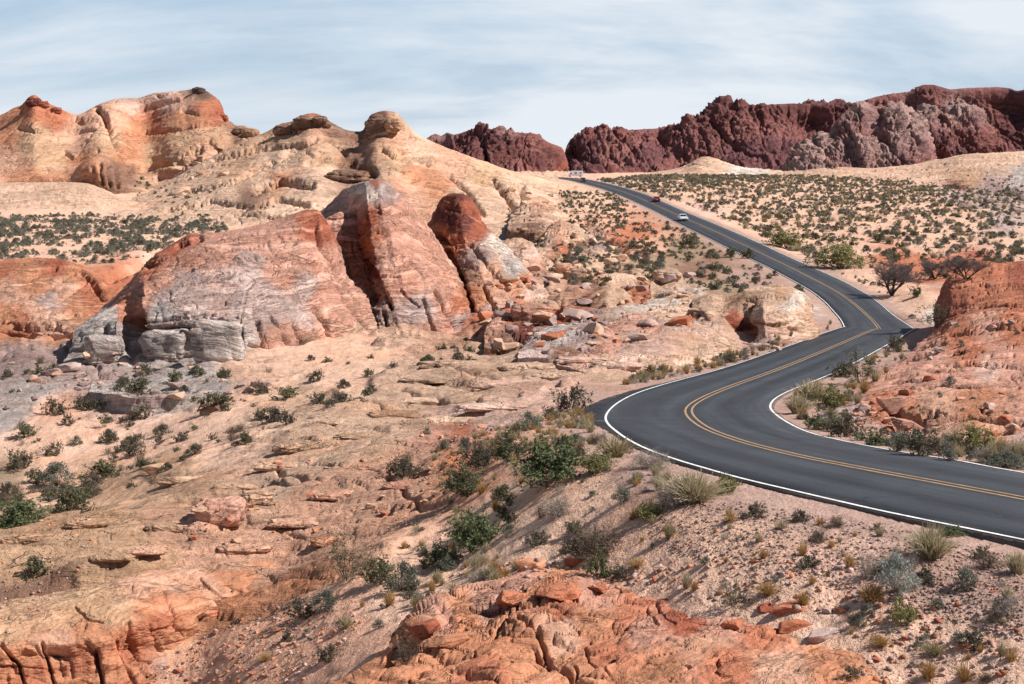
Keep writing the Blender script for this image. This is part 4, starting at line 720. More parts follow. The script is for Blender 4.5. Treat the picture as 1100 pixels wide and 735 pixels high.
ridge = [(108,342,120),(132,318,125),(146,300,128),(158,284,130),(170,272,132),(188,262,134),(205,253,135),(232,251,135),(258,247,135),(285,240,134),(310,232,133),(330,226,132),(342,226,131),(350,236,130),(358,250,130),(364,262,131),(372,280,134)]
f4 = loft('striped_rock_dome', [row0, row1, row2, row3, row4, row5, ridge], [(85,375,'grey'),(110,350,'grey'),(125,345,'grey'),(115,375,'grey'),(150,395,'grey'),(180,350,'mauve'),(170,335,'grey'),(200,360,'grey'),(240,355,'grey'),(240,375,'cream'),(200,385,'grey'),(260,370,'grey'),(230,335,'pinkgrey'),(180,320,'pinkgrey'),(150,320,'rose'),(140,330,'ored'),(170,300,'rose'),(200,300,'pinkgrey'),(160,290,'ored'),(200,275,'rose'),(190,262,'red'),(240,270,'rose'),(300,240,'rose'),(330,230,'ored'),(340,240,'red'),(270,250,'rose'),(300,262,'rose'),(260,285,'pinkgrey'),(260,300,'pinkgrey'),(300,290,'rose'),(340,280,'rose'),(330,310,'pinkgrey'),(290,330,'pinkgrey'),(280,315,'pinkgrey'),(350,320,'rose'),(370,340,'rose'),(310,360,'rose'),(290,380,'rose'),(330,370,'brown'),(350,360,'rose'),(320,340,'pinkgrey'),(380,370,'cream'),(300,395,'rose'),(270,395,'pinkgrey')],
 m_mid, slick(.9, 9, .85, -.14, .10, .55, 5, 1.7, .18), back=26, skirt=2.5, jit=6, l=4, px=1.15, sm=.35, pw=4.5,
 sculpt=[([(266,310),(259,345),(262,388)],.8,-.5),([(146,340),(147,385)],2.5,-1.8),([(148,386),(175,390),(205,388)],4.5,-2.0),([(150,344),(195,338),(262,346)],1.6,-.8),([(152,352),(200,350),(215,362),(230,352)],2.,-.9),([(205,336),(262,338)],1.2,-.6),([(100,362),(128,356)],1.8,-.8),([(92,385),(100,362),(112,350)],2.6,-1.2),([(150,316),(180,300),(206,290)],1.5,-.6),([(158,286),(180,275),(195,262),(215,255)],2.2,-1.0),([(318,350),(325,370),(330,392)],2.2,-1.2),([(305,360),(312,385)],1.8,-.9),([(340,330),(352,352),(356,372)],2.4,-1.2),([(275,340),(282,365),(285,385)],1.8,-.9),([(340,240),(345,262),(362,285),(385,325)],1.8,-.8),([(268,370),(300,384),(335,378)],1.6,-.6),([(290,340),(300,352),(320,345)],1.5,-.5),([(360,300),(375,330),(392,352)],2,-.9)])
tag(f4, 'broad domed outcrop with orange and grey bands and a square grey block at its foot', 'rock dome')
# central peaked dome
row0 = [(378,392,115.6),(400,394,114.5),(440,392,113.4),(480,388,114.5),(505,372,119.8),(520,350,128.4)]
row1 = [(374,378,117.7),(395,378,116.6),(420,375,115.6),(450,374,115.6),(480,374,116.6),(500,360,122.0),(514,342,130.5)]
row2 = [(366,340,126.3),(385,340,124.1),(404,338,119.8),(425,334,119.3),(455,334,119.8),(482,340,120.9),(500,338,125.2),(508,330,131.6)]
row3 = [(350,290,139.1),(370,295,135.9),(392,300,130.5),(405,295,124.1),(430,290,124.1),(460,295,125.2),(482,305,127.3),(496,312,130.5),(504,318,134.8)]
row4 = [(338,255,147.7),(358,255,144.5),(380,255,139.1),(398,250,129.5),(420,248,129.5),(445,252,131.6),(468,272,133.8),(486,292,135.9),(500,312,138.0)]
row5 = [(332,240,151.9),(350,228,149.8),(372,220,145.5),(393,215,134.8),(410,212,134.8),(430,222,137.0),(452,242,139.1),(478,276,140.2),(498,308,141.2)]
ridge = [(330,238,154.1),(340,230,153.0),(352,222,151.9),(362,212,149.8),(372,204,147.7),(380,199,144.5),(392,196,140.2),(405,194,139.1),(416,197,140.2),(425,203,142.3),(440,219,144.5),(452,234,145.5),(462,247,145.5),(472,262,145.5),(484,281,145.5),(492,294,145.5),(499,308,145.5)]
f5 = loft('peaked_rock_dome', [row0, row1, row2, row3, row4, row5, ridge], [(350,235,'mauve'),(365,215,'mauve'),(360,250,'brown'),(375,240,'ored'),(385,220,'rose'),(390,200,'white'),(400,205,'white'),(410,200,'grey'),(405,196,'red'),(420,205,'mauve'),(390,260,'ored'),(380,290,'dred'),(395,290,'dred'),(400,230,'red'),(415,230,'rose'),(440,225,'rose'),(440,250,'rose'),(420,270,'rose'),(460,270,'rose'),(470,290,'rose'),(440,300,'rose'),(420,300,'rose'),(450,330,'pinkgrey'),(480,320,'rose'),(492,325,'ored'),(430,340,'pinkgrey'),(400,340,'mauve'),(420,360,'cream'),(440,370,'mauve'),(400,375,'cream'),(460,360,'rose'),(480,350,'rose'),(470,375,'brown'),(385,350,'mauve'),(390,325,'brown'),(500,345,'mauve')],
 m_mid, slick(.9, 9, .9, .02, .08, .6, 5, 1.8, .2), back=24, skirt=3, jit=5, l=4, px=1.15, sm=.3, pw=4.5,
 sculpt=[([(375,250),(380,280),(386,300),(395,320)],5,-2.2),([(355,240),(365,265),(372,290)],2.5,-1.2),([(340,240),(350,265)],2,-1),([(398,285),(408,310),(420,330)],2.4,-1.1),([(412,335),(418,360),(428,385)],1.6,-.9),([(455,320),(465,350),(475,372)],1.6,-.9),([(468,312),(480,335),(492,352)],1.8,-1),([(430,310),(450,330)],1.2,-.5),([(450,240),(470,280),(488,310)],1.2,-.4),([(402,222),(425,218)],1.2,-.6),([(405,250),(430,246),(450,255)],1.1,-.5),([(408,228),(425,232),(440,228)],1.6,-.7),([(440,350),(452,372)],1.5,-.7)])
tag(f5, 'steep peaked red and grey dome with a white cap and a deeply shaded left face', 'rock dome')
# capped spur right of it
row0 = [(494,360,124.8),(515,352,124.8),(540,345,126.9),(560,335,131.0),(590,322,141.4)]
row1 = [(490,335,133.1),(510,325,131.0),(535,320,132.1),(560,315,135.2),(586,308,145.6)]
row2 = [(476,295,145.6),(495,290,141.4),(515,288,139.4),(540,290,141.4),(560,295,145.6),(582,300,151.8)]
row3 = [(466,262,153.9),(482,262,147.7),(500,262,145.6),(520,258,147.7),(540,270,151.8),(560,285,156.0),(578,296,160.2)]
ridge = [(458,245,162.2),(463,236,162.2),(470,222,161.2),(475,212,160.2),(482,208,159.1),(490,207,158.1),(498,208,158.1),(507,214,159.1),(514,224,160.2),(518,236,161.2),(524,246,162.2),(534,254,164.3),(545,266,166.4),(556,278,168.5),(568,290,169.5),(580,298,170.6)]
f6 = loft('capped_rock_spur', [row0, row1, row2, row3, ridge], [(480,212,'red'),(495,212,'dred'),(505,222,'red'),(480,235,'dred'),(500,240,'dred'),(465,245,'ored'),(515,245,'red'),(490,262,'ored'),(520,270,'mauve'),(535,262,'white'),(500,280,'mauve'),(530,290,'peach'),(550,290,'grey'),(560,305,'orange'),(500,300,'brown'),(510,320,'orange'),(540,320,'peach'),(570,315,'pale'),(500,345,'mauve'),(530,340,'pinkgrey'),(560,328,'ored'),(480,275,'ored')],
 m_mid, slick(1.1, 8, 1.0, .25, .08, .9, 5, 1.8, .28), back=26, skirt=3, jit=5, l=5, px=1.2, sm=.3, pw=4.5,
 sculpt=[([(462,250),(482,262),(505,256),(522,258)],2.5,-1.6),([(505,262),(525,285),(545,310)],2.2,-1.4),([(480,270),(495,300),(505,330)],3,-1.8),([(535,262),(555,290),(572,308)],2,-1.3),([(500,330),(515,340),(528,352)],2.2,-1.2),([(520,310),(530,330),(536,345)],1.8,-1),([(478,222),(495,228),(512,230)],1.2,-.6)])
tag(f6, 'rocky spur capped by a dark red knob, right of the peaked dome', 'rock spur')
# orange dome at far left
row0 = [(-90,362,120),(0,360,122),(40,360,121),(80,358,120),(110,350,122),(126,340,126)]
ridge = [(-90,292,152),(-40,286,150),(0,283,148),(20,280,148),(45,278,148),(68,281,147),(88,288,145),(100,296,142),(112,308,138),(118,320,134),(126,332,130)]
f7 = loft('orange_rock_mound', rows_of(row0, ridge, 3, 1.3), [(0,290,'ored'),(30,290,'orange'),(60,285,'red'),(80,292,'orange'),(40,310,'orange'),(10,315,'peach'),(70,310,'peach'),(95,310,'ored'),(40,330,'peach'),(80,330,'orange'),(20,345,'ored'),(60,345,'peach'),(0,335,'orange'),(105,325,'ored'),(50,322,'pinkgrey')], m_mid, slick(.8, 10, .8, .22, .1, .5, 6, 1.3, .18), back=26, skirt=2.5, jit=6, l=5, px=1.2,
 sculpt=[([(0,345),(30,352),(60,350)],3,-1.5),([(88,290),(100,305),(112,320)],2.5,-1.3),([(30,300),(45,292),(60,288)],1.5,-.6),([(10,340),(60,325),(100,300)],1.4,-.4),([(20,320),(60,305),(80,295)],1.3,-.4)])
tag(f7, 'smooth low orange sandstone mound with fine streaks at the far left edge', 'rock mound')
# pale boulders with a red hollow beside the road
row0 = [(738,352,106),(752,362,104),(775,370,103),(820,372,103),(850,368,105),(872,362,108),(882,352,112)]
row1 = [(740,342,110),(755,352,106.5),(775,360,106),(800,362,108),(822,360,104.5),(850,356,106),(868,352,109),(876,345,113)]
row2 = [(742,334,114),(758,338,108),(776,340,109),(798,342,112),(820,338,106),(848,335,108),(866,335,111),(874,335,115)]
ridge = [(744,331,120),(752,327,119),(765,324,118),(778,326,118),(790,322,117),(800,315,117),(812,312,118),(826,310,118),(840,311,118),(852,313,118),(862,318,118),(869,326,119),(873,336,119)]
f8 = loft('pale_roadside_outcrop', [row0, row1, row2, ridge], [(755,332,'cream'),(770,335,'cream'),(765,350,'ored'),(785,345,'red'),(800,350,'red'),(790,360,'dred'),(808,335,'cream'),(820,345,'pale'),(830,320,'cream'),(850,325,'white'),(862,335,'cream'),(840,345,'cream'),(820,362,'pinkgrey'),(850,360,'pale'),(868,350,'cream'),(750,345,'orange'),(800,322,'tan'),(840,315,'tan'),(770,362,'brown')],
 m_mid, slick(.6, 5, .7, .1, .1, .35, 3, .8, .14), back=16, skirt=2, jit=3, l=3, px=1.1, sm=.5, pw=4.5,
 sculpt=[([(752,340),(765,352),(772,362)],3.5,-1.8),([(772,345),(790,355),(805,355)],5,-2.8),([(808,325),(800,345),(806,362)],2.2,-1.2),([(800,322),(825,318),(855,322)],1.4,-.6),([(810,345),(830,350),(850,346)],1.4,-.6),([(848,352),(862,356)],1.5,-.6)])
tag(f8, 'rounded cream outcrop with dark red hollows, inside the far bend of the road', 'rock outcrop')
def hump(name, base, ridge, ctrl, lab, cat='rock outcrop', A=.8, lam=.9, ck=.8, back=9., p=1.2, skirt=2., n=2):
    o = loft(name, rows_of(base, ridge, n, p), ctrl, m_mid, slick(A, 6, lam, .1, .12, ck, 4, 1.2, .2), back=back, skirt=skirt, jit=5, l=4, px=1.15, sm=.6, pw=4.)
    return tag(o, lab, cat)
hump('pale_rock_whaleback', [(598,392,84),(640,402,80.5),(690,401,83),(735,397,87),(775,391,91),(798,384,95)], [(606,378,96),(640,360,104),(675,346,110),(710,338,113),(738,338,113),(758,348,108),(776,364,102),(796,379,98)],
 [(620,390,'pale'),(650,395,'cream'),(660,375,'rose'),(680,385,'pale'),(700,365,'pale'),(720,345,'cream'),(700,350,'rose'),(740,360,'pale'),(750,380,'cream'),(640,372,'ored'),(780,380,'cream'),(710,385,'cream')], 'long pale pink whaleback of bare rock sloping down to the outer line before the bend', A=.9, lam=.8, back=14, skirt=2.2, n=3)
hump('grey_rock_hump', [(556,384,88),(590,386,87),(630,384,89),(668,376,93)], [(560,374,96),(578,360,100),(600,353,103),(625,350,104),(648,354,102),(664,366,98)],
 [(575,375,'pinkgrey'),(600,360,'grey'),(630,360,'mauve'),(650,368,'rose'),(610,378,'brown')], 'low grey pink hump of rock left of the pale whaleback', lam=.6, ck=1.)
hump('cream_rock_outcrop', [(538,314,150),(560,318,148),(590,312,152)], [(541,292,168),(550,272,172),(562,262,174),(574,266,173),(584,284,170),(589,300,162)],
 [(550,285,'cream'),(565,270,'pale'),(575,290,'rose'),(560,305,'tan'),(585,300,'brown')], 'cream rock knob in the hollow right of the capped spur', lam=1.3, ck=1.4, A=1.2, back=12, skirt=3)
hump('peach_rock_outcrop', [(572,276,215),(600,280,212),(634,274,218)], [(576,262,236),(588,246,240),(602,238,243),(616,240,242),(626,250,238),(632,264,232)],
 [(585,262,'cream'),(600,248,'peach'),(620,250,'cream'),(605,268,'ored'),(625,268,'brown')], 'peach rock knob on the slope left of the far road', lam=1.8, ck=1.8, A=1.6, back=16, skirt=3)
hump('red_cut_ledge', [(612,322,138),(650,326,136),(700,318,141)], [(615,310,150),(635,300,154),(660,295,157),(685,298,155),(698,308,150)],
 [(630,315,'dred'),(650,318,'red'),(640,302,'cream'),(670,300,'cream'),(680,312,'ored')], 'dark red cut ledge with a cream top in the broken ground', lam=1.2, ck=1.4, p=.6)
hump('white_rock_ledge', [(690,344,116),(725,350,113),(752,346,115)], [(694,330,128),(712,320,133),(735,317,134),(750,324,130)],
 [(705,330,'white'),(730,325,'cream'),(740,338,'pale'),(715,342,'ored')], 'white ledge of rock left of the cream roadside outcrop', lam=.8, ck=1.1)
hump('brown_rock_bluff', [(520,372,100),(545,374,100),(578,368,102)], [(522,352,112),(534,338,116),(552,334,118),(568,342,115),(576,356,110)],
 [(530,350,'rose'),(550,342,'ored'),(560,355,'dred'),(540,365,'brown')], 'reddish brown bluff at the right foot of the capped spur', lam=.9, ck=1.2, p=.8)
hump('cream_rock_rib', [(545,246,245),(575,250,242),(605,244,250)], [(548,232,275),(562,218,285),(580,212,290),(594,218,285),(602,232,275)],
 [(560,230,'cream'),(580,220,'peach'),(595,232,'cream'),(570,242,'brown')], 'cream rib of rock below the crest of the far road', lam=2., ck=2., A=1.8, back=20, skirt=3)
hump('brown_rock_bluff', [(340,394,119),(376,394,117),(430,390,114)], [(336,262,136),(348,236,137),(366,228,138),(388,236,139),(404,262,137),(418,290,133)],
 [(350,250,'rose'),(360,270,'ored'),(385,280,'ored'),(400,300,'ored'),(375,330,'rose'),(390,350,'rose'),(410,370,'pinkgrey'),(365,365,'rose')], 'shaded brown rock face in the cleft between the striped and the peaked dome', A=.8, lam=.8, ck=.9, p=1., n=3, back=8.)
hump('grey_ledge', [(95,420,89),(140,426,86),(200,424,87),(262,414,92)], [(100,408,98),(140,402,100),(190,403,100),(240,402,101),(258,404,100)],
 [(120,412,'grey'),(160,410,'mauve'),(200,412,'grey'),(240,408,'pinkgrey')], 'grey ledge of layered rock below the striped dome', lam=.6, ck=.9, p=.6, A=.5)
hump('mauve_ledge', [(-60,432,90),(0,430,90),(50,424,92),(92,410,98)], [(-60,402,108),(0,396,110),(40,392,112),(85,398,108)],
 [(0,415,'pinkgrey'),(30,405,'mauve'),(60,405,'pinkgrey'),(80,404,'grey')], 'mauve ledge of broken rock at the left edge below the orange mound', lam=.7, ck=1., p=.8, A=.6)
hump('tan_rock_ledge', [(120,556,60),(170,548,61),(230,520,65),(300,478,73)], [(125,542,64),(175,518,68),(230,496,71),(292,466,77)],
 [(140,545,'tan'),(180,530,'brown'),(220,505,'tan'),(260,490,'cream')], 'long tan ledge slanting between the shrub hollow and the slickrock sheet', lam=.45, ck=.6, p=.6, A=.4, skirt=1.5, back=5)
print('mid rocks', round(time.time() - T0, 1))
# red slickrock slope on the right
row0 = [(884,452,55),(905,458,52),(940,474,47),(1000,488,41.5),(1060,494,37.5),(1120,500,34.5),(1230,512,31)]
row1 = [(892,442,57),(915,440,55),(945,455,50),(1000,468,45),(1060,475,41),(1120,480,38),(1230,488,35)]
row2 = [(905,428,60),(922,424,59),(950,430,55),(1000,440,50),(1060,445,47),(1120,448,45),(1230,452,42)]
row3 = [(935,408,68),(955,405,66),(985,400,63),(1030,400,60),(1070,400,58),(1120,400,57),(1230,402,55)]
row4 = [(965,388,78),(985,380,77),(1010,372,75),(1040,368,74),(1080,362,73),(1120,360,72),(1230,360,70)]
row5 = [(992,368,90),(1006,360,89),(1020,350,87),(1045,342,86),(1080,335,84),(1120,330,83),(1230,330,80)]
row6 = [(1003,356,98),(1012,340,98),(1020,328,97),(1040,318,96),(1080,310,94),(1120,305,92),(1230,303,90)]
ridge = [(1004,350,106),(1009,334,107),(1014,318,108),(1021,307,108),(1032,301,109),(1042,299,109),(1056,297,109),(1066,294,109),(1080,295,109),(1100,292,107),(1150,284,98),(1230,282,96)]
f9 = loft('red_slickrock_slope', [row0, row1, row2, row3, row4, row5, row6, ridge], [(900,450,'pinkgrey'),(930,460,'pale'),(950,440,'ored'),(975,445,'orange'),(970,465,'pinkgrey'),(1000,470,'peach'),(1060,470,'orange'),(1000,430,'peach'),(1050,430,'orange'),(1100,450,'rose'),(1030,405,'rose'),(1080,410,'rose'),(980,410,'rose'),(1000,385,'rose'),(1040,380,'ored'),(1080,375,'rose'),(1060,395,'pale'),(960,395,'rose'),(1030,355,'ored'),(1060,345,'rose'),(1090,330,'ored'),(1020,320,'red'),(1040,305,'ored'),(1070,300,'ored'),(1100,295,'red'),(1060,320,'ored'),(1015,335,'red'),(1090,360,'ored'),(1120,420,'orange'),(1100,480,'gravel'),(1040,485,'gravel')],
 m_near, slick(.9, 6, .8, -.05, .18, .7, 2.6, 1.3, .12), back=22, skirt=2, jit=8, l=2.5, px=1.2, sm=.5,
 sculpt=[([(958,445),(985,450),(1005,445)],3,-.9),([(955,468),(962,455),(985,448)],2.5,-.7),([(965,475),(985,482),(1000,478)],2,-.4),([(1018,340),(1050,330),(1100,326)],1.2,-.25),([(1012,312),(1050,308),(1100,306)],.8,-.15),([(960,420),(1010,412),(1060,418)],1.6,-.3),([(1000,392),(1050,388),(1100,394)],1.5,-.3),([(990,455),(1040,448),(1100,455)],1.6,-.3),([(1040,470),(1060,480),(1100,478)],2,-.35),([(1020,360),(1060,352),(1100,352)],1.5,-.35)])
tag(f9, 'red and pink slickrock slope rising right of the road to a red hummock', 'rock slope')
# red outcrop in the foreground
row0 = [(330,830,16.93),(400,835,16.55),(520,840,16.00),(700,845,15.44),(850,830,15.62),(1000,800,16.28)]
row1 = [(385,760,19.53),(430,750,19.53),(520,750,19.16),(700,755,18.41),(850,750,18.23),(950,735,18.79)]
row2 = [(402,720,21.02),(430,706,21.39),(470,700,21.39),(540,695,21.39),(620,700,20.83),(720,705,20.27),(830,705,20.09),(925,705,20.27)]
row3 = [(414,705,22.13),(428,694,22.69),(455,672,23.44),(500,655,23.99),(560,640,24.55),(620,655,23.44),(720,668,22.51),(820,675,21.76),(925,694,21.02)]
ridge = [(418,702,22.51),(424,695,22.88),(432,687,23.16),(445,677,23.53),(462,668,23.99),(480,657,24.55),(500,649,25.02),(520,641,25.48),(545,630,26.04),(562,620,26.60),(580,617,26.78),(600,619,26.60),(620,624,26.04),(640,634,25.48),(665,641,24.92),(690,648,24.46),(720,650,24.18),(750,650,23.99),(790,652,23.62),(830,658,23.16),(870,664,22.69),(905,676,22.13),(922,688,21.67)]
def out_disp(p, n):
    left = 1 - sst(-.5, 2.5, p[..., 0])
    return slick(.16, 2.4, .30, -.30, .34, .22, 1.2, 1.6, .04)(p, n) + (.30 + .70 * left) * (.26 * lay(p, .5, 1.2, -.5, .4, .8) + .20 * joint(p, .9, 1.4, .6, .8, .2, .8))
f10 = loft('red_foreground_outcrop', [row0, row1, row2, row3, ridge], [(430,690,'orange'),(450,680,'orange'),(470,670,'rose'),(500,660,'orange'),(480,690,'orange'),(520,650,'rose'),(560,625,'rose'),(580,635,'orange'),(600,625,'orange'),(640,640,'rose'),(600,650,'ored'),(640,665,'orange'),(600,680,'peach'),(680,650,'ored'),(700,680,'rose'),(740,660,'red'),(780,670,'rose'),(760,690,'peach'),(820,680,'ored'),(700,720,'orange'),(620,715,'orange'),(560,700,'orange'),(520,720,'ored'),(460,720,'orange'),(780,720,'ored'),(880,690,'orange'),(840,720,'peach'),(900,720,'orange'),(650,695,'ored'),(540,680,'orange')],
 m_near, out_disp, back=3.0, skirt=1.2, jit=9, l=1.2, px=1.15, sm=.35, pw=4.,
 sculpt=[([(575,700),(600,712),(620,728),(640,735)],2.00,-0.24),([(555,665),(575,680),(590,705)],2.00,-0.21),([(540,655),(560,640),(568,632)],1.25,-0.17),([(520,690),(535,672),(548,660)],1.50,-0.21),([(705,650),(715,665),(725,670)],1.10,-0.15),([(695,655),(705,672)],1.00,-0.14),([(620,690),(660,680),(700,660)],0.75,-0.07),([(500,720),(520,735)],1.75,-0.17),([(640,735),(700,715),(780,705)],0.75,-0.07),([(590,650),(610,662),(640,668)],0.90,-0.08)])
tag(f10, 'broad red sandstone outcrop with pale swirls filling the bottom centre foreground', 'rock outcrop')
# orange broken cliff at bottom left
row0 = [(-110,810,29.6),(0,805,29.8),(60,800,30.2),(130,770,31.),(160,745,32.2),(200,719,33.6),(240,700,34.6),(275,684,35.2),(300,664,36.2),(335,642,37.2),(352,627,38)]
row1 = [(-108,740,31.2),(0,738,31.5),(60,735,31.8),(128,725,32.2),(158,708,33.),(198,690,34.2),(236,672,35.2),(270,658,36),(298,642,37),(332,626,38),(346,618,38.6)]
row2 = [(-106,690,32),(0,688,32.2),(60,683,32.5),(124,670,33),(156,660,33.7),(196,652,34.8),(232,640,35.9),(266,630,36.8),(294,620,37.8),(328,612,38.8),(340,610,39.2)]
row3 = [(-104,674,32.6),(0,672,32.8),(55,665,33.1),(120,650,33.8),(154,640,34.6),(192,633,35.6),(228,624,36.6),(262,615,37.5),(290,608,38.5),(324,604,39.4),(336,603,39.8)]
ridge = [(-100,656,34),(0,655,34.2),(50,646,34.6),(115,632,35.4),(150,622,36),(188,615,37),(224,608,37.9),(258,602,38.8),(286,597,39.8),(322,595,40.6),(334,596,41)]
def cliff_disp(p, n):
    st = 1 - sst(.5, .85, n[..., 2])
    return slick(.25, 2.5, .5, -.1, .1, .15, 2., .9, .06)(p, n) + st * (.34 * joint(p, 1.9, 1.6, 1., .2, .45, .5) + .20 * joint(p, .7, .9, .9, .2, .4, .8, 4.) + .34 * lay(p, .8, 1.3, .2, .1, .8) + .16 * lay(p, .3, .8, .2, .1, .9, 3.))
f11 = loft('orange_broken_cliff', [row0, row1, row2, row3, ridge], [(10,670,'yellow'),(60,660,'yellow'),(100,645,'yellow'),(150,628,'peach'),(200,620,'peach'),(250,612,'orange'),(300,605,'orange'),(20,700,'orange'),(60,690,'peach'),(40,720,'ored'),(100,680,'orange'),(90,710,'ored'),(140,690,'ored'),(120,725,'orange'),(170,670,'ored'),(190,690,'orange'),(160,650,'orange'),(115,655,'yellow'),(210,650,'orange'),(240,660,'ored'),(230,640,'peach'),(270,640,'orange'),(300,630,'orange'),(200,710,'pinkgrey'),(250,690,'peach'),(60,735,'orange'),(130,740,'ored')],
 m_near, cliff_disp, back=3.2, skirt=.9, jit=8, l=1.6, px=1.15, sm=.5, pw=4.,
 sculpt=[([(45,690),(52,715),(62,745)],1.35,-0.30),([(104,700),(108,725),(112,745)],1.80,-0.40),([(126,690),(136,715),(146,735)],1.57,-0.35),([(138,668),(150,690),(160,712)],1.35,-0.30),([(165,670),(172,690),(176,700)],1.57,-0.35),([(182,650),(192,675),(200,690)],1.12,-0.25),([(80,650),(95,665),(110,668)],1.12,-0.17),([(0,690),(20,715),(30,745)],1.35,-0.30),([(215,622),(235,640),(250,650)],1.12,-0.17),([(240,625),(258,632),(268,645)],1.12,-0.20),([(285,640),(295,650)],1.12,-0.17),([(120,672),(140,660),(160,650)],0.90,-0.17)])
tag(f11, 'orange sandstone cliff broken into leaning blocks at the bottom left', 'cliff')
# small red rock at the bottom right
row0 = [(925,760,18.4),(1000,768,18),(1080,766,17.6),(1160,760,17.4)]; ridge = [(940,742,19.6),(965,724,20),(1000,714,20.4),(1050,712,20.2),(1085,722,19.6),(1160,745,18.6)]
f17 = loft('low_red_slab', rows_of(row0, ridge, 1, 1.2), [(960,728,'ored'),(1000,720,'white'),(1050,722,'orange'),(1090,730,'peach')], m_near, slick(.1, 1.2, .2, .1, .1, .06, 1, .7, .04), back=1.4, skirt=.6, jit=6, l=.8, px=1.3)
tag(f17, 'low flat red slab half buried in sand at the bottom right edge', 'rock slab')
print('near rocks', round(time.time() - T0, 1))
# ------------------------------------------------------------------ where things stand
def deps(): bpy.context.view_layer.update(); return bpy.context.evaluated_depsgraph_get()
_dg = deps()
def hit(u, v):
    """first surface along the line of sight through a photo pixel: (point, normal) or None"""
    from mathutils import Vector
    d = Vector(((u - CU) / F, 1., -(v - HV) / F)).normalized()
    ok, p, n, _, o, _ = scene.ray_cast(_dg, Vector((0, 0, 0)), d, distance=3000)
    return (p, n, o) if ok else None
def visible(x, y, z):
    from mathutils import Vector
    t = Vector((x, y, z)); L = t.length
    ok, p, n, _, o, _ = scene.ray_cast(_dg, Vector((0, 0, 0)), t.normalized(), distance=L * 1.2)
    return ok and (p.length > L * .985)
def top_at(x, y):
    from mathutils import Vector
    ok, p, n, _, o, _ = scene.ray_cast(_dg, Vector((x, y, 60)), Vector((0, 0, -1)), distance=200)
    return (p, n, o) if ok else None

# ------------------------------------------------------------------ boulders and rubble
def ico(sub):
    import bmesh
    bm = bmesh.new(); bmesh.ops.create_icosphere(bm, subdivisions=sub, radius=1)
    v = np.array([q.co for q in bm.verts]); f = np.array([[w.index for w in q.verts] for q in bm.faces]); bm.free(); return v, f
def block(seed, sub=4, cuts=14, flat=.55, soft=.035, size=(1, 1, 1), keep=.52):
    """an angular boulder: a ball cut by planes, its faces roughened; base at z=0"""
    r = np.random.RandomState(seed); v, f = ico(sub)
    v = v * 1.25
    for k in range(cuts):
        n = r.normal(size=3); n[2] *= 1.1
        if k < 2: n = np.array([.12 * r.normal(), .12 * r.normal(), 1. if k == 0 else -1.])
        n /= np.linalg.norm(n); off = keep + .28 * r.rand() if k > 1 else .6
        d = v @ n - off; v = v - np.clip(d, 0, None)[:, None] * n
    s = fb3(v, .9, 5, .6, seed * 1.7); v = v * (1 + soft * 2.6 * s)[:, None]
    lay = v[:, 2] * 4 + .5 * s; v[:, :2] *= (1 - .05 * (sst(0, .35, lay - np.floor(lay)) - .5))[:, None]
    v = v * np.array(size) * .5; v[:, 2] *= flat / .6; v[:, 2] -= v[:, 2].min() + .12 * (v[:, 2].max() - v[:, 2].min())
    return v, f
def block_mesh(name, seed, color, **k):
    v, f = block(seed, **k); me_ = raw_mesh(name, v, tris=f, mats=[m_block], smooth=True)
    c = np.array([C[color]] * len(v)) * (1 + .1 * fb3(v, .5, 2, .5, seed))[:, None]; col_attr(me_, c)
    return me_
m_block = rock_mat('loose_block_sandstone', .45, (-.2, .1), .24, .35, .22)
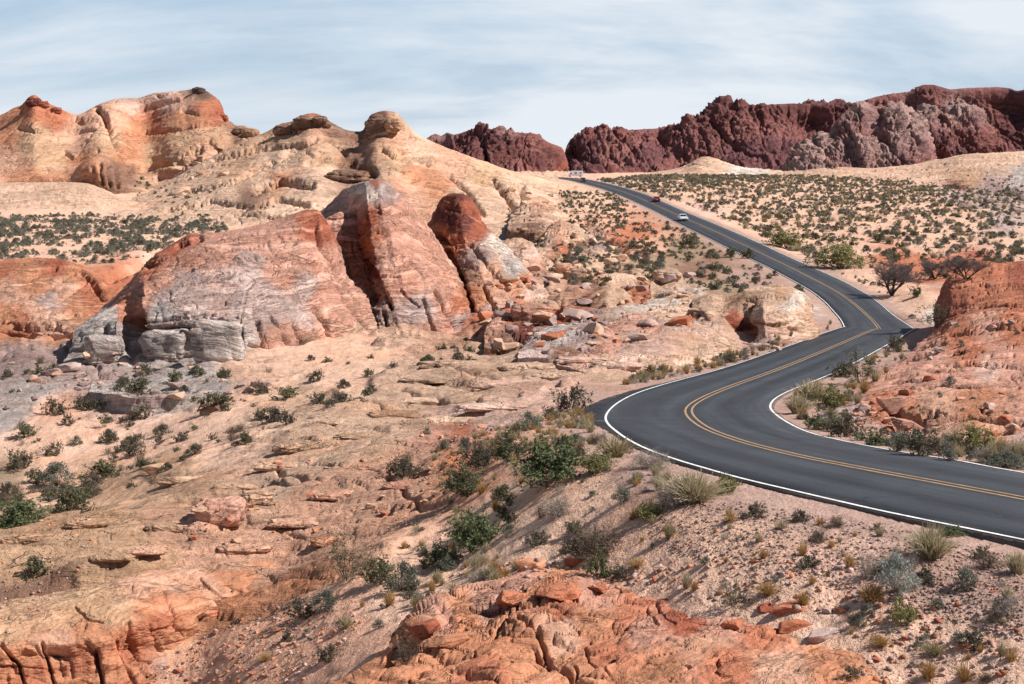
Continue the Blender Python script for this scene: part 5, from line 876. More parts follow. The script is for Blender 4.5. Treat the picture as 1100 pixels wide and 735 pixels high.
HERO_ROCKS = [ # column, row of the foot, width px, height px, depth/width, colour, turn, seed, name, label
 (272,536,26,14,.8,'tan',.4,5,'sandstone_block','tan ledge block just above and behind the long red-brown block'),
 (389,752,60,76,.8,'orange',.3,11,'pointed_rock','pointed layered orange rock with a leaning tip at the bottom edge'),
 (962,439,40,18,.8,'rose',.2,13,'boulder','large red-brown boulder with a shaded hollow, in the edge of the right slope'),
 (978,462,36,15,.8,'rose',-.3,17,'boulder','slanting pink slab just below the large red-brown boulder right of the road'),
 (928,443,18,12,.9,'pinkgrey',.1,19,'boulder','small pale pink boulder left of the large red-brown boulder'),
 (619,608,20,9,.8,'ored',.1,23,'boulder','flat red stone on sand, left of the pale green sapling bush'),
 (605,643,44,16,.8,'ored',-.1,29,'boulder','smooth rounded red boulder on top of the foreground outcrop'),
 (643,636,26,9,.8,'ored',.1,31,'boulder','small flat red boulder right of the smooth rounded one'),
 (823,655,22,9,.9,'red',0.,37,'boulder','leftmost low red stone of the row above the flat red slab in the sand'),
 (846,658,34,12,.8,'ored',.2,41,'boulder','middle and widest low red stone of the row in the sand'),
 (855,676,40,12,.7,'ored',.35,43,'rock_slab','tilted red slab with a dark shaded edge at the right of the foreground outcrop'),
 (886,687,52,14,.7,'pinkgrey',.3,47,'rock_slab','long mauve-topped slab half buried in the sand right of the foreground outcrop'),
 (790,676,24,11,.8,'ored',.1,53,'boulder','red hump of stone near the right end of the foreground outcrop'),
 (452,683,34,16,.8,'red',-.2,59,'boulder','dark red cracked boulder on the left shoulder of the foreground outcrop'),
 (482,694,44,16,.8,'orange',.3,61,'rock_slab','orange slab with curved layers below the dark red cracked boulder'),
 (545,650,34,18,.8,'ored',.3,67,'boulder','upturned red block at the upper left of the foreground outcrop'),
 (566,612,30,12,.8,'orange',.0,71,'boulder','low orange block at the very top left of the foreground outcrop'),
 (300,505,14,8,.9,'tan',.0,73,'boulder','single tan stone in the middle of the pale slickrock sheet'),
 (232,442,26,12,.8,'brown',.3,79,'boulder','brown-sided ledge block among shrubs below the striped dome'),
 (170,508,34,13,.6,'tan',.25,83,'rock_slab','tan slab edge above the green shrubs at the left'),
 (70,400,26,12,.8,'pinkgrey',.1,89,'boulder','pinkish grey block left of the foot of the striped dome'),
 (730,349,26,12,.8,'ored',.2,97,'boulder','red-brown block left of the cream roadside outcrop'),
 (835,377,10,5,.9,'pale',.2,101,'boulder','small pale stone at the roadside below the cream outcrop')]
for (u, v, wpx, hpx, dr, colr, rz_, seed, nm, lab) in HERO_ROCKS:
    h_ = hit(u, min(v, 733) - 1) if v < 734 else None
    if v >= 734: px_, py_, pz_ = W(u, v, 22.6)
    elif h_ is None: continue
    else: px_, py_, pz_ = h_[0]
    s = py_ / F; w_ = wpx * s; hh = hpx * s
    r_ = np.random.RandomState(seed)
    me_ = block_mesh(nm, seed, colr, size=(w_ * 1.12, w_ * dr, hh * 1.5), flat=.6, soft=.03, cuts=14)
    if nm == 'pointed_rock':
        vv_, ff_ = block(seed, 5, 6, .6, .04, (w_ * 1.5, w_ * 1.1, hh * 1.2)); zt = vv_[:, 2].max(); t = np.clip(vv_[:, 2] / zt, 0, 1)
        k = 1 - .78 * t ** .9; vv_[:, 0] = vv_[:, 0] * k + .22 * w_ * t ** 2; vv_[:, 1] *= k; vv_[:, :2] *= (1 + .05 * np.sin(t * 34 + 3 * vv_[:, :1].T[0]))[:, None]
        me_ = raw_mesh(nm, vv_, tris=ff_, mats=[m_block]); col_attr(me_, [C['orange']] * len(vv_))
    o = obj(nm, me_, loc=(px_, py_ + .1 * w_, pz_ - (.28 if nm == 'rock_slab' or 'row' in lab else .12) * hh)); o.rotation_euler = (0, .10 * r_.randn(), rz_); tag(o, lab, 'rock')
# smaller loose blocks lying about, in families that share their mesh
BV = {}
for colr in ('ored', 'orange', 'pinkgrey', 'cream', 'mauve', 'tan', 'red', 'peach'):
    BV[colr] = [block_mesh('loose_rock', 200 + i * 7 + len(colr), colr, sub=4, cuts=14, flat=.6, size=(1, .8, .75)) for i in range(3)]
ZR = [ # polygon (photo px), number, size range m, colours, family label
 ([(540,600),(640,600),(1000,600),(1095,640),(1095,730),(930,730),(900,670),(640,640)],34,(.10,.30),('ored','red','pinkgrey'),'small angular red stone on the sandy slope below the road','stones on the sandy slope below the road'),
 ([(230,680),(300,650),(340,670),(300,733),(170,733)],30,(.10,.36),('orange','ored','peach'),'small orange rubble stone on the sand below the broken orange cliff','rubble stones below the broken orange cliff'),
 ([(885,425),(960,450),(1000,478),(930,470),(880,450)],30,(.2,.6),('pinkgrey','ored','peach'),'pink rubble stone between the roadside shrubs and the right slope','rubble at the foot of the right slope'),
 ([(520,300),(760,290),(740,350),(640,380),(520,380)],90,(.5,2.6),('pinkgrey','cream','ored','mauve','cream'),'loose block in the broken ground between the domes and the road','loose blocks between the domes and the road'),
 ([(540,200),(640,205),(700,260),(640,300),(560,290)],60,(.8,3.2),('cream','peach','cream','tan'),'cream block on the broken slope left of the far road','cream blocks left of the far road'),
 ([(0,370),(90,370),(250,405),(330,405),(300,430),(0,440)],46,(.4,1.5),('pinkgrey','mauve','mauve','cream'),'grey broken ledge block below the striped dome','grey ledge blocks below the striped dome'),
 ([(180,540),(420,440),(540,430),(520,520),(380,570),(200,600)],40,(.15,.5),('tan','orange','peach','ored'),'thin loose stone scattered on the slickrock sheet','loose stones on the slickrock sheet'),
 ([(920,440),(1000,350),(1095,330),(1095,470),(1000,470)],30,(.25,.9),('ored','peach','pinkgrey'),'loose red block lying on the slickrock slope right of the road','loose blocks on the right slope'),
 ([(160,160),(240,150),(260,180),(200,215),(150,200)],12,(2.,5.),('cream','tan'),'fallen pale block in the gully of the orange ridge','fallen blocks in the gully of the orange ridge'),
 ([(1010,190),(1095,180),(1095,240),(1020,215)],16,(1.5,4.),('mauve','pinkgrey'),'mauve rock lump on the right end of the pale bench','mauve rocks at the right end of the pale bench')]
rr = random.Random(11)
def poly_pick(poly):
    us = [p[0] for p in poly]; vs = [p[1] for p in poly]
    while True:
        u = rr.uniform(min(us), max(us)); v = rr.uniform(min(vs), max(vs))
        if inpoly(np.array([u]), np.array([v]), poly)[0]: return u, v
def on_road(x, y, m=4.3):
    d = (RC[:, 0] - x) ** 2 + (RC[:, 1] - y) ** 2; return d.min() < m * m
def boxy(name, u, v, wpx, hpx, dep, colr, seed, lab, rz_=0., parent=None, pwr=.42, sink=.1):
    h_ = hit(u, v)
    if not h_: return
    p = h_[0]; s = p[1] / F; w_ = wpx * s; hh = hpx * s; v_, f_ = ico(5); r_ = np.random.RandomState(seed)
    v_ = np.sign(v_) * np.abs(v_) ** pwr; v_ = v_ / np.abs(v_).max(0) * np.array([w_, dep * w_, hh]) * .5; q_ = v_ + np.array(p)
    nn = v_ / np.maximum(np.linalg.norm(v_, axis=1)[:, None], 1e-6); lm = hh / 4.
    v_ = v_ * (1 + .17 * lay(q_, lm, w_ * .8, .1, .1, .5, seed) + .16 * joint(q_, w_ * .33, hh, 1, .3, .1, .6, seed) + .07 * fb3(q_, w_ * .2, 3, .6))[:, None]; v_[:, 2] += hh * (.5 - sink)
    me_ = raw_mesh(name, v_, tris=f_, mats=[m_mid]); col_attr(me_, np.array([C[colr]] * len(v_)) * (1 + .15 * fb3(q_, w_ * .4, 3))[:, None]); o = obj(name, me_, loc=tuple(p)); o.rotation_euler[2] = rz_
    if parent: bpy.context.view_layer.update(); o.parent = parent; o.matrix_parent_inverse = parent.matrix_world.inverted()
    else: tag(o, lab, 'rock')
    return o
for (u_, v_, w_, h_, c_, k_, pp_) in ((411, 143, 34, 24, 'brown', 3, .55), (422, 138, 18, 16, 'tan', 4, .7), (334, 136, 40, 16, 'brown', 5, .7), (343, 131, 16, 9, 'brown', 55, .7), (306, 143, 26, 12, 'brown', 6, .7), (374, 194, 46, 16, 'brown', 7, .7)):
    boxy('caprock', u_, v_, w_, h_, .9, c_, k_, '', parent=f3, pwr=pp_, sink=.30)
for (u_, v_, w_, h_, c_, k_) in ((36, 112, 15, 11, 'dred', 9), (47, 114, 12, 8, 'red', 10), (60, 120, 12, 7, 'red', 11), (213, 99, 14, 8, 'dark', 8), (258, 143, 16, 10, 'brown', 21), (270, 145, 16, 10, 'tan', 22), (240, 128, 10, 8, 'red', 23)):
    boxy('caprock', u_, v_, w_, h_, .9, c_, k_, '', parent=f1, pwr=.7, sink=.35)
boxy('grey_block', 233, 388, 54, 46, .5, 'grey', 12, 'square grey block with a flat top standing at the foot of the striped dome', .05, pwr=.30)
boxy('grey_block', 175, 386, 44, 34, .5, 'grey', 14, 'wide grey block with a dark undercut, left of the square block under the striped dome', -.05, pwr=.45)
boxy('grey_block', 112, 388, 40, 30, .6, 'grey', 15, 'low tilted grey block, leftmost under the striped dome', .3, pwr=.5)
boxy('sandstone_block', 236, 558, 56, 30, .6, 'rose', 31, 'long rounded red-brown block lying on the orange slickrock, its left end in shade', .22, pwr=.6, sink=.25)
boxy('sandstone_block', 276, 540, 34, 16, .6, 'tan', 32, 'dark sided tan block just above the long red-brown block', .3, pwr=.6, sink=.25)
boxy('ledge_rock', 570, 345, 44, 20, .8, 'rose', 18, 'wide reddish ledge rock in the broken ground right of the peaked dome', .2, pwr=.55)
boxy('ledge_rock', 620, 300, 34, 16, .8, 'cream', 19, 'cream ledge rock above the dark red cut ledge', .1, pwr=.5)
boxy('ledge_rock', 716, 300, 30, 10, .8, 'cream', 20, 'thin cream ledge rock at the foot of the road embankment', .1, pwr=.5)
for k_, (u_, v_, w_, c_) in enumerate([(470,408,70,'cream'),(540,414,64,'pale'),(602,405,50,'cream'),(455,432,62,'cream'),(530,437,74,'pale'),(420,447,50,'tan'),(500,453,84,'cream'),(385,470,52,'tan'),(345,454,40,'cream'),(330,482,60,'tan'),(300,502,50,'cream'),(400,502,60,'peach'),(440,522,52,'rose'),
        (362,532,52,'peach'),(200,517,52,'tan'),(252,524,40,'tan'),(322,562,60,'peach'),(180,567,44,'tan'),(100,563,50,'yellow'),(60,598,44,'yellow'),(150,592,54,'peach'),(262,590,50,'peach'),(356,582,40,'orange'),(482,392,60,'cream'),(622,388,50,'pale'),(662,394,50,'pale'),(572,396,60,'cream'),(30,580,50,'yellow'),(120,600,40,'tan')]):
    o_ = boxy('rock_ledge', u_, v_, w_ * 1.15, 6 + (k_ * 7) % 4, .42, c_, 400 + k_, 'thin low ledge standing a little proud of the slickrock sheet', .12 + .1 * math.sin(k_ * 1.9), pwr=.7, sink=.46)
    if o_: o_['group'] = 'thin ledges on the slickrock sheet'; o_['tone'] = {'pale': 'pale pink', 'rose': 'pinkish', 'peach': 'pinkish tan', 'yellow': 'yellowish'}.get(c_, c_); o_['noun'] = 'thin ledge'
nrock = 0
_dg = deps()
for poly, n, (s0, s1), cols, lab, grp in ZR:
    for i in range(n):
        u, v = poly_pick(poly); h_ = hit(u, v)
        if not h_ or on_road(h_[0][0], h_[0][1]): continue
        s = s0 + (s1 - s0) * rr.random() ** 2.2; colr = rr.choice(cols)
        o = obj('loose_rock', rr.choice(BV[colr]), loc=(h_[0][0], h_[0][1], h_[0][2] - .06 * s)); o.scale = (s, s * rr.uniform(.7, 1.1), s * rr.uniform(.5, .95))
        o.rotation_euler = (rr.uniform(-.15, .15), rr.uniform(-.2, .2), rr.uniform(0, 6.28)); tag(o, lab, 'rock', grp); o['tone'] = {'ored': 'red', 'pinkgrey': 'pinkish', 'mauve': 'mauve', 'peach': 'pinkish tan'}.get(colr, colr); nrock += 1
def scatter_stones(name, polys, size, cols, seed):
    r = np.random.RandomState(seed); v0, f0 = ico(1); VV, FF, CC = [], [], []; off = 0
    for poly, n, in polys:
        for i in range(n):
            u, v = poly_pick(poly); h_ = hit(u, v)
            if not h_ or on_road(h_[0][0], h_[0][1], 3.9): continue
            s = size[0] + (size[1] - size[0]) * r.rand() ** 3
            q = v0 * (1 + .45 * (r.rand(len(v0), 1) - .5)) * np.array([1, r.uniform(.6, 1), r.uniform(.4, .75)]) * s * .5
            a = r.rand() * 6.28; ca, sa = math.cos(a), math.sin(a); q = np.c_[q[:, 0] * ca - q[:, 1] * sa, q[:, 0] * sa + q[:, 1] * ca, q[:, 2]] + np.array(h_[0]) + np.array([0, 0, .1 * s])
            VV.append(q); FF.append(f0 + off); off += len(q); CC.append(np.repeat([C[cols[r.randint(len(cols))]] * (.8 + .45 * r.rand())], len(q), 0))
    me_ = raw_mesh(name, np.vstack(VV), tris=np.vstack(FF), mats=[m_block], smooth=False); col_attr(me_, np.vstack(CC))
    tag(obj(name, me_), kind='stuff')
scatter_stones('gravel', [([(690,540),(800,540),(950,565),(1099,600),(1099,690),(960,650),(850,620),(700,590)], 4200), ([(560,470),(640,440),(655,470),(720,510),(640,530),(560,520)], 500), ([(870,430),(905,465),(860,455)], 60), ([(640,425),(780,398),(900,358),(780,393),(690,412)], 160)], (.025, .09), ('gravel', 'mauve', 'brown', 'gravel', 'gravel'), 1)
scatter_stones('rubble', [([(230,670),(330,640),(400,660),(330,733),(150,733)], 700), ([(480,455),(540,450),(520,510),(440,520)], 350), ([(920,430),(960,450),(1010,480),(900,470)], 420), ([(430,620),(560,600),(900,600),(1090,700),(1090,733),(930,733),(900,660),(640,630)], 800), ([(0,500),(120,560),(60,650),(0,690)], 260), ([(300,440),(520,430),(480,540),(250,600),(180,560)], 500)], (.03, .15), ('ored', 'orange', 'pinkgrey', 'gravel', 'gravel'), 2)
print('stones', round(time.time() - T0, 1), nrock)

# ------------------------------------------------------------------ vehicles
def pm(*parts):
    """merge (verts, faces) pairs"""
    V, Fc = [], []; o_ = 0
    for v, f in parts: V += [tuple(map(float, q)) for q in v]; Fc += [tuple(i + o_ for i in g) for g in f]; o_ += len(v)
    return V, Fc
def pymesh(name, vf, mats, smooth=False, bevel=0):
    me_ = bpy.data.meshes.new(name); me_.from_pydata(vf[0], [], vf[1])
    for m_ in mats: me_.materials.append(m_)
    me_.update()
    if smooth:
        for p in me_.polygons: p.use_smooth = True
    return me_
def prism(profile, hw_, inset=None):
    """side profile (x along the car, z) spread across +-hw; inset(z) narrows it with height"""
    n = len(profile); ins = inset or (lambda z: 0)
    v = [(x_, -(hw_ - ins(z_)), z_) for x_, z_ in profile] + [(x_, hw_ - ins(z_), z_) for x_, z_ in profile]
    f = [tuple(range(n)), tuple(range(2 * n - 1, n - 1, -1))] + [(i, i + n, (i + 1) % n + n, (i + 1) % n) for i in range(n)]
    return v, f
def cyl(r, w, n=20, cx=0, cy=0, cz=0):
    v = [(cx + r * math.cos(a), cy + s * w / 2, cz + r * math.sin(a)) for s in (-1, 1) for a in [2 * math.pi * i / n for i in range(n)]]
    f = [tuple(range(n - 1, -1, -1)), tuple(range(n, 2 * n))] + [(i, (i + 1) % n, (i + 1) % n + n, i + n) for i in range(n)]
    return v, f
def bx(x0, x1, y0, y1, z0, z1): return prism([(x0, z0), (x1, z0), (x1, z1), (x0, z1)], (y1 - y0) / 2)[0:2] if y0 == -y1 else ([(a, b, c) for a in (x0, x1) for b in (y0, y1) for c in (z0, z1)], [(0, 1, 3, 2), (4, 6, 7, 5), (0, 4, 5, 1), (2, 3, 7, 6), (0, 2, 6, 4), (1, 5, 7, 3)])
m_glass = plain('dark_window_glass', (.02, .025, .03), .08, .6); m_tyre = plain('tyre_rubber', (.02, .02, .02), .85); m_rim = plain('alloy_rim', (.45, .45, .46), .35, .5, .7)
m_lamp = plain('headlight_glass', (.75, .77, .78), .15, .6); m_tail = plain('tail_light_red', (.45, .02, .015), .25, .5); m_trim = plain('black_trim', (.025, .025, .027), .6)
def vehicle(name, label, cat, loc, heading, paint_, kind):
    root = empty(name, loc, heading, label, cat)
    if kind == 'sedan':
        L_, hw_, wr = 4.6, .90, .33
        lower = [(-2.28, .30), (-2.32, .55), (-2.26, .86), (-1.75, .95), (-1.0, .98), (.85, .95), (1.6, .86), (2.15, .72), (2.30, .52), (2.26, .28), (1.8, .22), (-1.8, .22)]
        roof = [(-1.85, .93), (-1.15, 1.38), (-.6, 1.46), (.15, 1.45), (.45, 1.38), (1.15, .92)]
    else:
        L_, hw_, wr = 4.8, .96, .38
        lower = [(-2.38, .38), (-2.40, .70), (-2.36, 1.05), (-1.0, 1.10), (1.0, 1.08), (1.9, 1.0), (2.3, .88), (2.40, .62), (2.36, .36), (1.9, .28), (-1.9, .28)]
        roof = [(-2.32, 1.04), (-2.15, 1.62), (-1.7, 1.76), (.1, 1.76), (.45, 1.68), (1.2, 1.05)]
    zb_ = roof[0][1]; zt = max(z for _, z in roof)
    ins = lambda z: max(0, (z - zb_) / (zt - zb_)) * .2 if z > zb_ else 0
    body = pm(prism(lower, hw_, lambda z: .10 * max(0, z - .6) + .25 * max(0, .4 - z)), prism(roof, hw_ - .06, ins))
    bo = obj('body', pymesh('body', body, [paint_]), root); bv = bo.modifiers.new('b', 'BEVEL'); bv.width = .05; bv.segments = 2; bv.limit_method = 'ANGLE'; bv.angle_limit = .5
    # glass: windscreen, rear window, side windows, each a thin pane just proud of the cabin
    def pane(pts, nm, off):
        v = [tuple(p) for p in pts] + [tuple(np.array(p) - np.array(off)) for p in pts]; n = len(pts)
        f = [tuple(range(n)), tuple(range(2 * n - 1, n - 1, -1))] + [(i, i + n, (i + 1) % n + n, (i + 1) % n) for i in range(n)]
        return obj(nm, pymesh(nm, (v, f), [m_glass]), root)
    cw_ = hw_ - .06
    def edge_pt(a, b, t, y): x_ = a[0] + (b[0] - a[0]) * t; z_ = a[1] + (b[1] - a[1]) * t; return (x_, y * (cw_ - ins(z_) - .09), z_)
    fr, fb = roof[-1], roof[-2]; o1 = np.array([.02, 0, .02])
    pane([np.array(edge_pt(fr, fb, t, s)) + o1 for t, s in ((.1, -1), (.1, 1), (.95, 1), (.95, -1))], 'windscreen', (.04, 0, .03))
    rr_, rb = roof[0], roof[1]; o2 = np.array([-.02, 0, .02])
    pane([np.array(edge_pt(rr_, rb, t, s)) + o2 for t, s in ((.2, -1), (.2, 1), (.92, 1), (.92, -1))], 'rear_window', (-.04, 0, .03))
    xr = roof[1][0] + .1; xf = roof[-2][0]
    for s in (-1, 1):
        y_ = lambda z: s * (cw_ - ins(z) + .012); z0 = zb_ + .06; z1 = zt - .12
        for x0, x1, x2, x3 in ((xr - .35, -.05, -.05, xr), (.03, xf + .45, xf - .05, .03)):
            pane([(x0, y_(z0), z0), (x1, y_(z0), z0), (x2, y_(z1), z1), (x3, y_(z1), z1)], 'side_window', (0, s * .03, 0))
    for sx in (-1, 1):
        for s in (-1, 1):
            w = obj('wheel', pymesh('wheel', cyl(wr, .22, 24), [m_tyre]), root, (sx * L_ * .30, s * (hw_ - .10), wr)); obj('rim', pymesh('rim', cyl(wr * .6, .24, 16), [m_rim]), w)
    for s in (-1, 1):
        xf_ = lower[-5][0] if kind != 'sedan' else 2.16; zf = .70 if kind == 'sedan' else .84
        obj('headlight', pymesh('headlight', bx(xf_ - .12, xf_ + .09, min(s * .45, s * .80), max(s * .45, s * .80), zf - .09, zf + .06), [m_lamp]), root)
        obj('tail_light', pymesh('tail_light', bx(lower[1][0] - .03, lower[1][0] + .12, min(s * .5, s * .82), max(s * .5, s * .82), lower[2][1] - .22, lower[2][1] - .06), [m_tail]), root)
    obj('front_grille', pymesh('front_grille', bx(L_ / 2 - .12, L_ / 2 + .02, -.5, .5, .36, .54), [m_trim]), root)
    obj('number_plate', pymesh('number_plate', bx(-L_ / 2 - .07, -L_ / 2 + .02, -.16, .16, .56, .68), [m_lamp]), root)
    return root
def motorhome(loc, heading):
    root = empty('motorhome', loc, heading, 'white motorhome seen from the side on the crest where the road meets the gap', 'motorhome')
    wp = plain('motorhome_white', (.78, .79, .80), .4, .4)
    prof = [(-3.5, .55), (-3.5, 2.75), (-3.35, 2.95), (1.7, 2.98), (2.5, 2.85), (2.7, 2.45), (2.35, 2.05), (2.9, 1.45), (3.6, 1.25), (3.7, .6), (3.6, .45), (-3.3, .42)]
    bo = obj('body', pymesh('body', prism(prof, 1.12), [wp]), root); bv = bo.modifiers.new('b', 'BEVEL'); bv.width = .05; bv.segments = 2
    for s in (-1, 1):
        def pn(nm, pts, m_): 
            v = [(x_, s * 1.135, z_) for x_, z_ in pts] + [(x_, s * 1.10, z_) for x_, z_ in pts]; n = len(pts)
            obj(nm, pymesh(nm, (v, [tuple(range(n)), tuple(range(2 * n - 1, n - 1, -1))] + [(i, i + n, (i + 1) % n + n, (i + 1) % n) for i in range(n)]), [m_]), root)
        pn('cab_window', [(1.95, 1.35), (2.85, 1.35), (2.35, 1.98), (1.95, 1.98)], m_glass); pn('side_window', [(-.6, 1.6), (.5, 1.6), (.5, 2.2), (-.6, 2.2)], m_glass); pn('side_window', [(-2.7, 1.7), (-1.9, 1.7), (-1.9, 2.2), (-2.7, 2.2)], m_glass)
        pn('side_stripe', [(-3.3, .95), (1.7, .95), (1.7, 1.12), (-3.3, 1.12)], plain('grey_stripe', (.3, .32, .36), .5))
        for xx in (-2.2, 2.75):
            w = obj('wheel', pymesh('wheel', cyl(.4, .25, 24), [m_tyre]), root, (xx, s * 1.0, .4)); obj('rim', pymesh('rim', cyl(.22, .27, 16), [m_rim]), w)
        obj('headlight', pymesh('headlight', bx(3.55, 3.74, min(s * .7, s * .98), max(s * .7, s * .98), .85, 1.05), [m_lamp]), root)
    obj('windscreen', pymesh('windscreen', ([(2.93, -.95, 1.5), (2.93, .95, 1.5), (2.45, .85, 2.08), (2.45, -.85, 2.08), (2.85, -.95, 1.45), (2.85, .95, 1.45), (2.36, .85, 2.05), (2.36, -.85, 2.05)], [(0, 1, 2, 3), (7, 6, 5, 4), (0, 4, 5, 1), (1, 5, 6, 2), (2, 6, 7, 3), (3, 7, 4, 0)]), [m_glass]), root)
def on_lane(v_row, w, forward):
    q = road_pt(w); _, vv = uv(q); i = i1 + 60 + int(np.argmin(np.abs(vv[i1 + 60:] - v_row))); p = q[i]; t = RC[min(i + 4, NS - 1)] - RC[i - 4]
    a = math.atan2(t[1], t[0]); return (p[0], p[1], p[2] + .05), (a if forward else a + math.pi)
p_, a_ = on_lane(237.2, -.42, False); vehicle('car', 'silver sedan coming down the far road, the nearest of the cars', 'car', p_, a_, plain('silver_paint', (.66, .68, .69), .3, .5, .15), 'sedan')
p_, a_ = on_lane(217.0, .55, True); vehicle('car', 'dark red car driving away in the right lane behind the silver sedan', 'car', p_, a_, plain('dark_red_paint', (.22, .015, .02), .3, .5), 'sedan')
p_, a_ = on_lane(195.6, -.45, False); vehicle('suv', 'black sport utility vehicle just below the crest of the far road', 'car', p_, a_, plain('black_paint', (.02, .022, .025), .3, .5), 'suv')
mx_ = W(618.5, 189.3, 672); mz_ = gz(mx_[0], mx_[1]); motorhome((mx_[0], mx_[1], max(float(mz_), mx_[2] - .4)), math.radians(176))
print('cars', round(time.time() - T0, 1))
# ------------------------------------------------------------------ plants
def ribbon(P0, P1, bend, w, nseg, r):
    """thin curved strips as triangles-quads: arrays of stems (n,3) from P0 to P1 sagging by bend"""
    n = len(P0); t = np.linspace(0, 1, nseg + 1); P = P0[:, None] + (P1 - P0)[:, None] * t[None, :, None] + bend[:, None] * (t * (1 - t) * 4)[None, :, None]
    side = np.cross(P1 - P0, r.normal(size=(n, 3))); side /= np.linalg.norm(side, axis=1)[:, None] + 1e-9
    wd = (w[:, None] if np.ndim(w) else np.full((n, 1), w)) * (1 - .75 * t[None])
    A = P - side[:, None] * wd[..., None] / 2; B = P + side[:, None] * wd[..., None] / 2
    V = np.stack([A, B], 2).reshape(n, -1, 3); k = np.arange(nseg) * 2
    q = np.stack([k, k + 1, k + 3, k + 2], -1)[None] + (np.arange(n) * (2 * (nseg + 1)))[:, None, None]
    return V.reshape(-1, 3), q.reshape(-1, 4), P
def leaves(Pc, size, r, up_=.3, aspect=.5):
    n = len(Pc); a = r.normal(size=(n, 3)); a[:, 2] += up_; a /= np.linalg.norm(a, axis=1)[:, None]; b = np.cross(a, r.normal(size=(n, 3))); b /= np.linalg.norm(b, axis=1)[:, None] + 1e-9
    s = size * r.uniform(.6, 1.3, (n, 1)); A = a * s; B = b * s * aspect
    V = np.stack([Pc - A, Pc + B, Pc + A, Pc - B], 1).reshape(-1, 3); return V, np.arange(4 * n).reshape(n, 4)
def plant_parts(kind, seed, det):
    """unit-size plant (about 1 wide): (stems verts, quads), (leaf verts, quads); det scales the number of leaves"""
    r = np.random.RandomState(seed); lob = r.uniform(0, 6.28, 3)
    if kind in ('green', 'dark', 'open'):
        n = int({'green': 46, 'dark': 40, 'open': 26}[kind] * max(.5, det)); az = r.uniform(0, 6.28, n); rad = r.uniform(.0, 1, n) ** .6
        H_ = {'green': .62, 'dark': .52, 'open': .95}[kind]; lobe = 1 + .25 * np.sin(2 * az + lob[0]) + .15 * np.sin(3 * az + lob[1])
        P0 = np.c_[.06 * np.cos(az), .06 * np.sin(az), 0 * az]; R_ = .47 * rad * lobe
        P1 = np.c_[R_ * np.cos(az), R_ * np.sin(az), H_ * np.sqrt(np.clip(1.02 - rad ** 2, .05, 1)) * r.uniform(.7, 1.12, n)]
        sv, sq, P = ribbon(P0, P1, np.c_[np.zeros((n, 2)), -.05 * rad] + r.normal(0, .02, (n, 3)), .012, 4, r)
        # side twigs
        m = int(n * 4); i = r.randint(0, n, m); tt = r.uniform(.3, .95, m); base = P0[i] + (P1[i] - P0[i]) * tt[:, None]; tip = base + r.normal(0, .09, (m, 3)) + np.c_[np.zeros((m, 2)), np.full(m, .05)]
        tip[:, 2] = np.maximum(tip[:, 2], .03)
        sv2, sq2, _ = ribbon(base, tip, np.zeros((m, 3)), .006, 2, r)
        nl = int({'green': 2600, 'dark': 2300, 'open': 900}[kind] * det); j = r.randint(0, m, nl); q = r.uniform(.2, 1.1, nl)
        Pc = base[j] + (tip[j] - base[j]) * q[:, None] + r.normal(0, .022, (nl, 3)); Pc[:, 2] = np.maximum(Pc[:, 2], .015)
        lv, lq = leaves(Pc, {'green': .026, 'dark': .024, 'open': .021}[kind] / max(det, .02) ** .45, r, .5, .5)
    elif kind in ('sage', 'low'):
        nc = 26; az = r.uniform(0, 6.28, nc); el = r.uniform(.05, 1.5, nc); lobe = r.uniform(.78, 1.05, nc)
        hh = .5 if kind == 'sage' else .34; Cc = np.c_[.36 * np.cos(az) * np.cos(el) * lobe, .36 * np.sin(az) * np.cos(el) * lobe, hh * np.sin(el) * lobe + .06]
        n = 90; i = r.randint(0, nc, n); P1 = Cc[i] * r.uniform(.8, 1.15, (n, 1)) + r.normal(0, .04, (n, 3)); P1[:, 2] = np.maximum(P1[:, 2], .02)
        sv, sq, P = ribbon(np.c_[P1[:, 0] * .12, P1[:, 1] * .12, np.zeros(n)], P1, r.normal(0, .02, (n, 3)), .009, 3, r); sv2, sq2 = np.zeros((0, 3)), np.zeros((0, 4), int)
        nl = int(3000 * det); j = r.randint(0, nc, nl); d = r.normal(size=(nl, 3)); d /= np.linalg.norm(d, axis=1)[:, None]; Pc = Cc[j] + d * (.125 * r.uniform(.35, 1.12, (nl, 1)) ** .6) * np.array([1, 1, .9]); Pc = Pc[Pc[:, 2] > 0.01]
        lv, lq = leaves(Pc, .025 / max(det, .02) ** .45, r, .7, .38)
    elif kind == 'grass':
        n = int(560 * max(det, .25)); az = r.uniform(0, 6.28, n); le = r.uniform(0, 1, n) ** .7; b0 = .13 * r.uniform(0, 1, n) ** .5; a0 = r.uniform(0, 6.28, n)
        P0 = np.c_[b0 * np.cos(a0), b0 * np.sin(a0), 0 * az]; P1 = P0 + np.c_[.40 * le * np.cos(az), .40 * le * np.sin(az), r.uniform(.45, 1.0, n) * (1 - .45 * le)]
        sv, sq, P = ribbon(P0, P1, np.c_[np.zeros((n, 2)), .09 * le], .018 / max(det, .2) ** .5, 3, r); sv2, sq2 = np.zeros((0, 3)), np.zeros((0, 4), int)
        k = int(160 * det); i = r.randint(0, n, k); lv, lq = leaves(P1[i] - (P1[i] - P0[i]) * r.uniform(0, .25, (k, 1)), .022, r, 1.2, .25)
    else:  # twigs: bare
        n = int(90 * max(det, .4)); az = r.uniform(0, 6.28, n); rad = r.uniform(.1, 1, n) ** .6
        P0 = np.c_[.05 * np.cos(az), .05 * np.sin(az), 0 * az]; P1 = np.c_[.42 * rad * np.cos(az), .42 * rad * np.sin(az), .55 * np.sqrt(np.clip(1.05 - rad ** 2, .03, 1)) * r.uniform(.6, 1.1, n)]
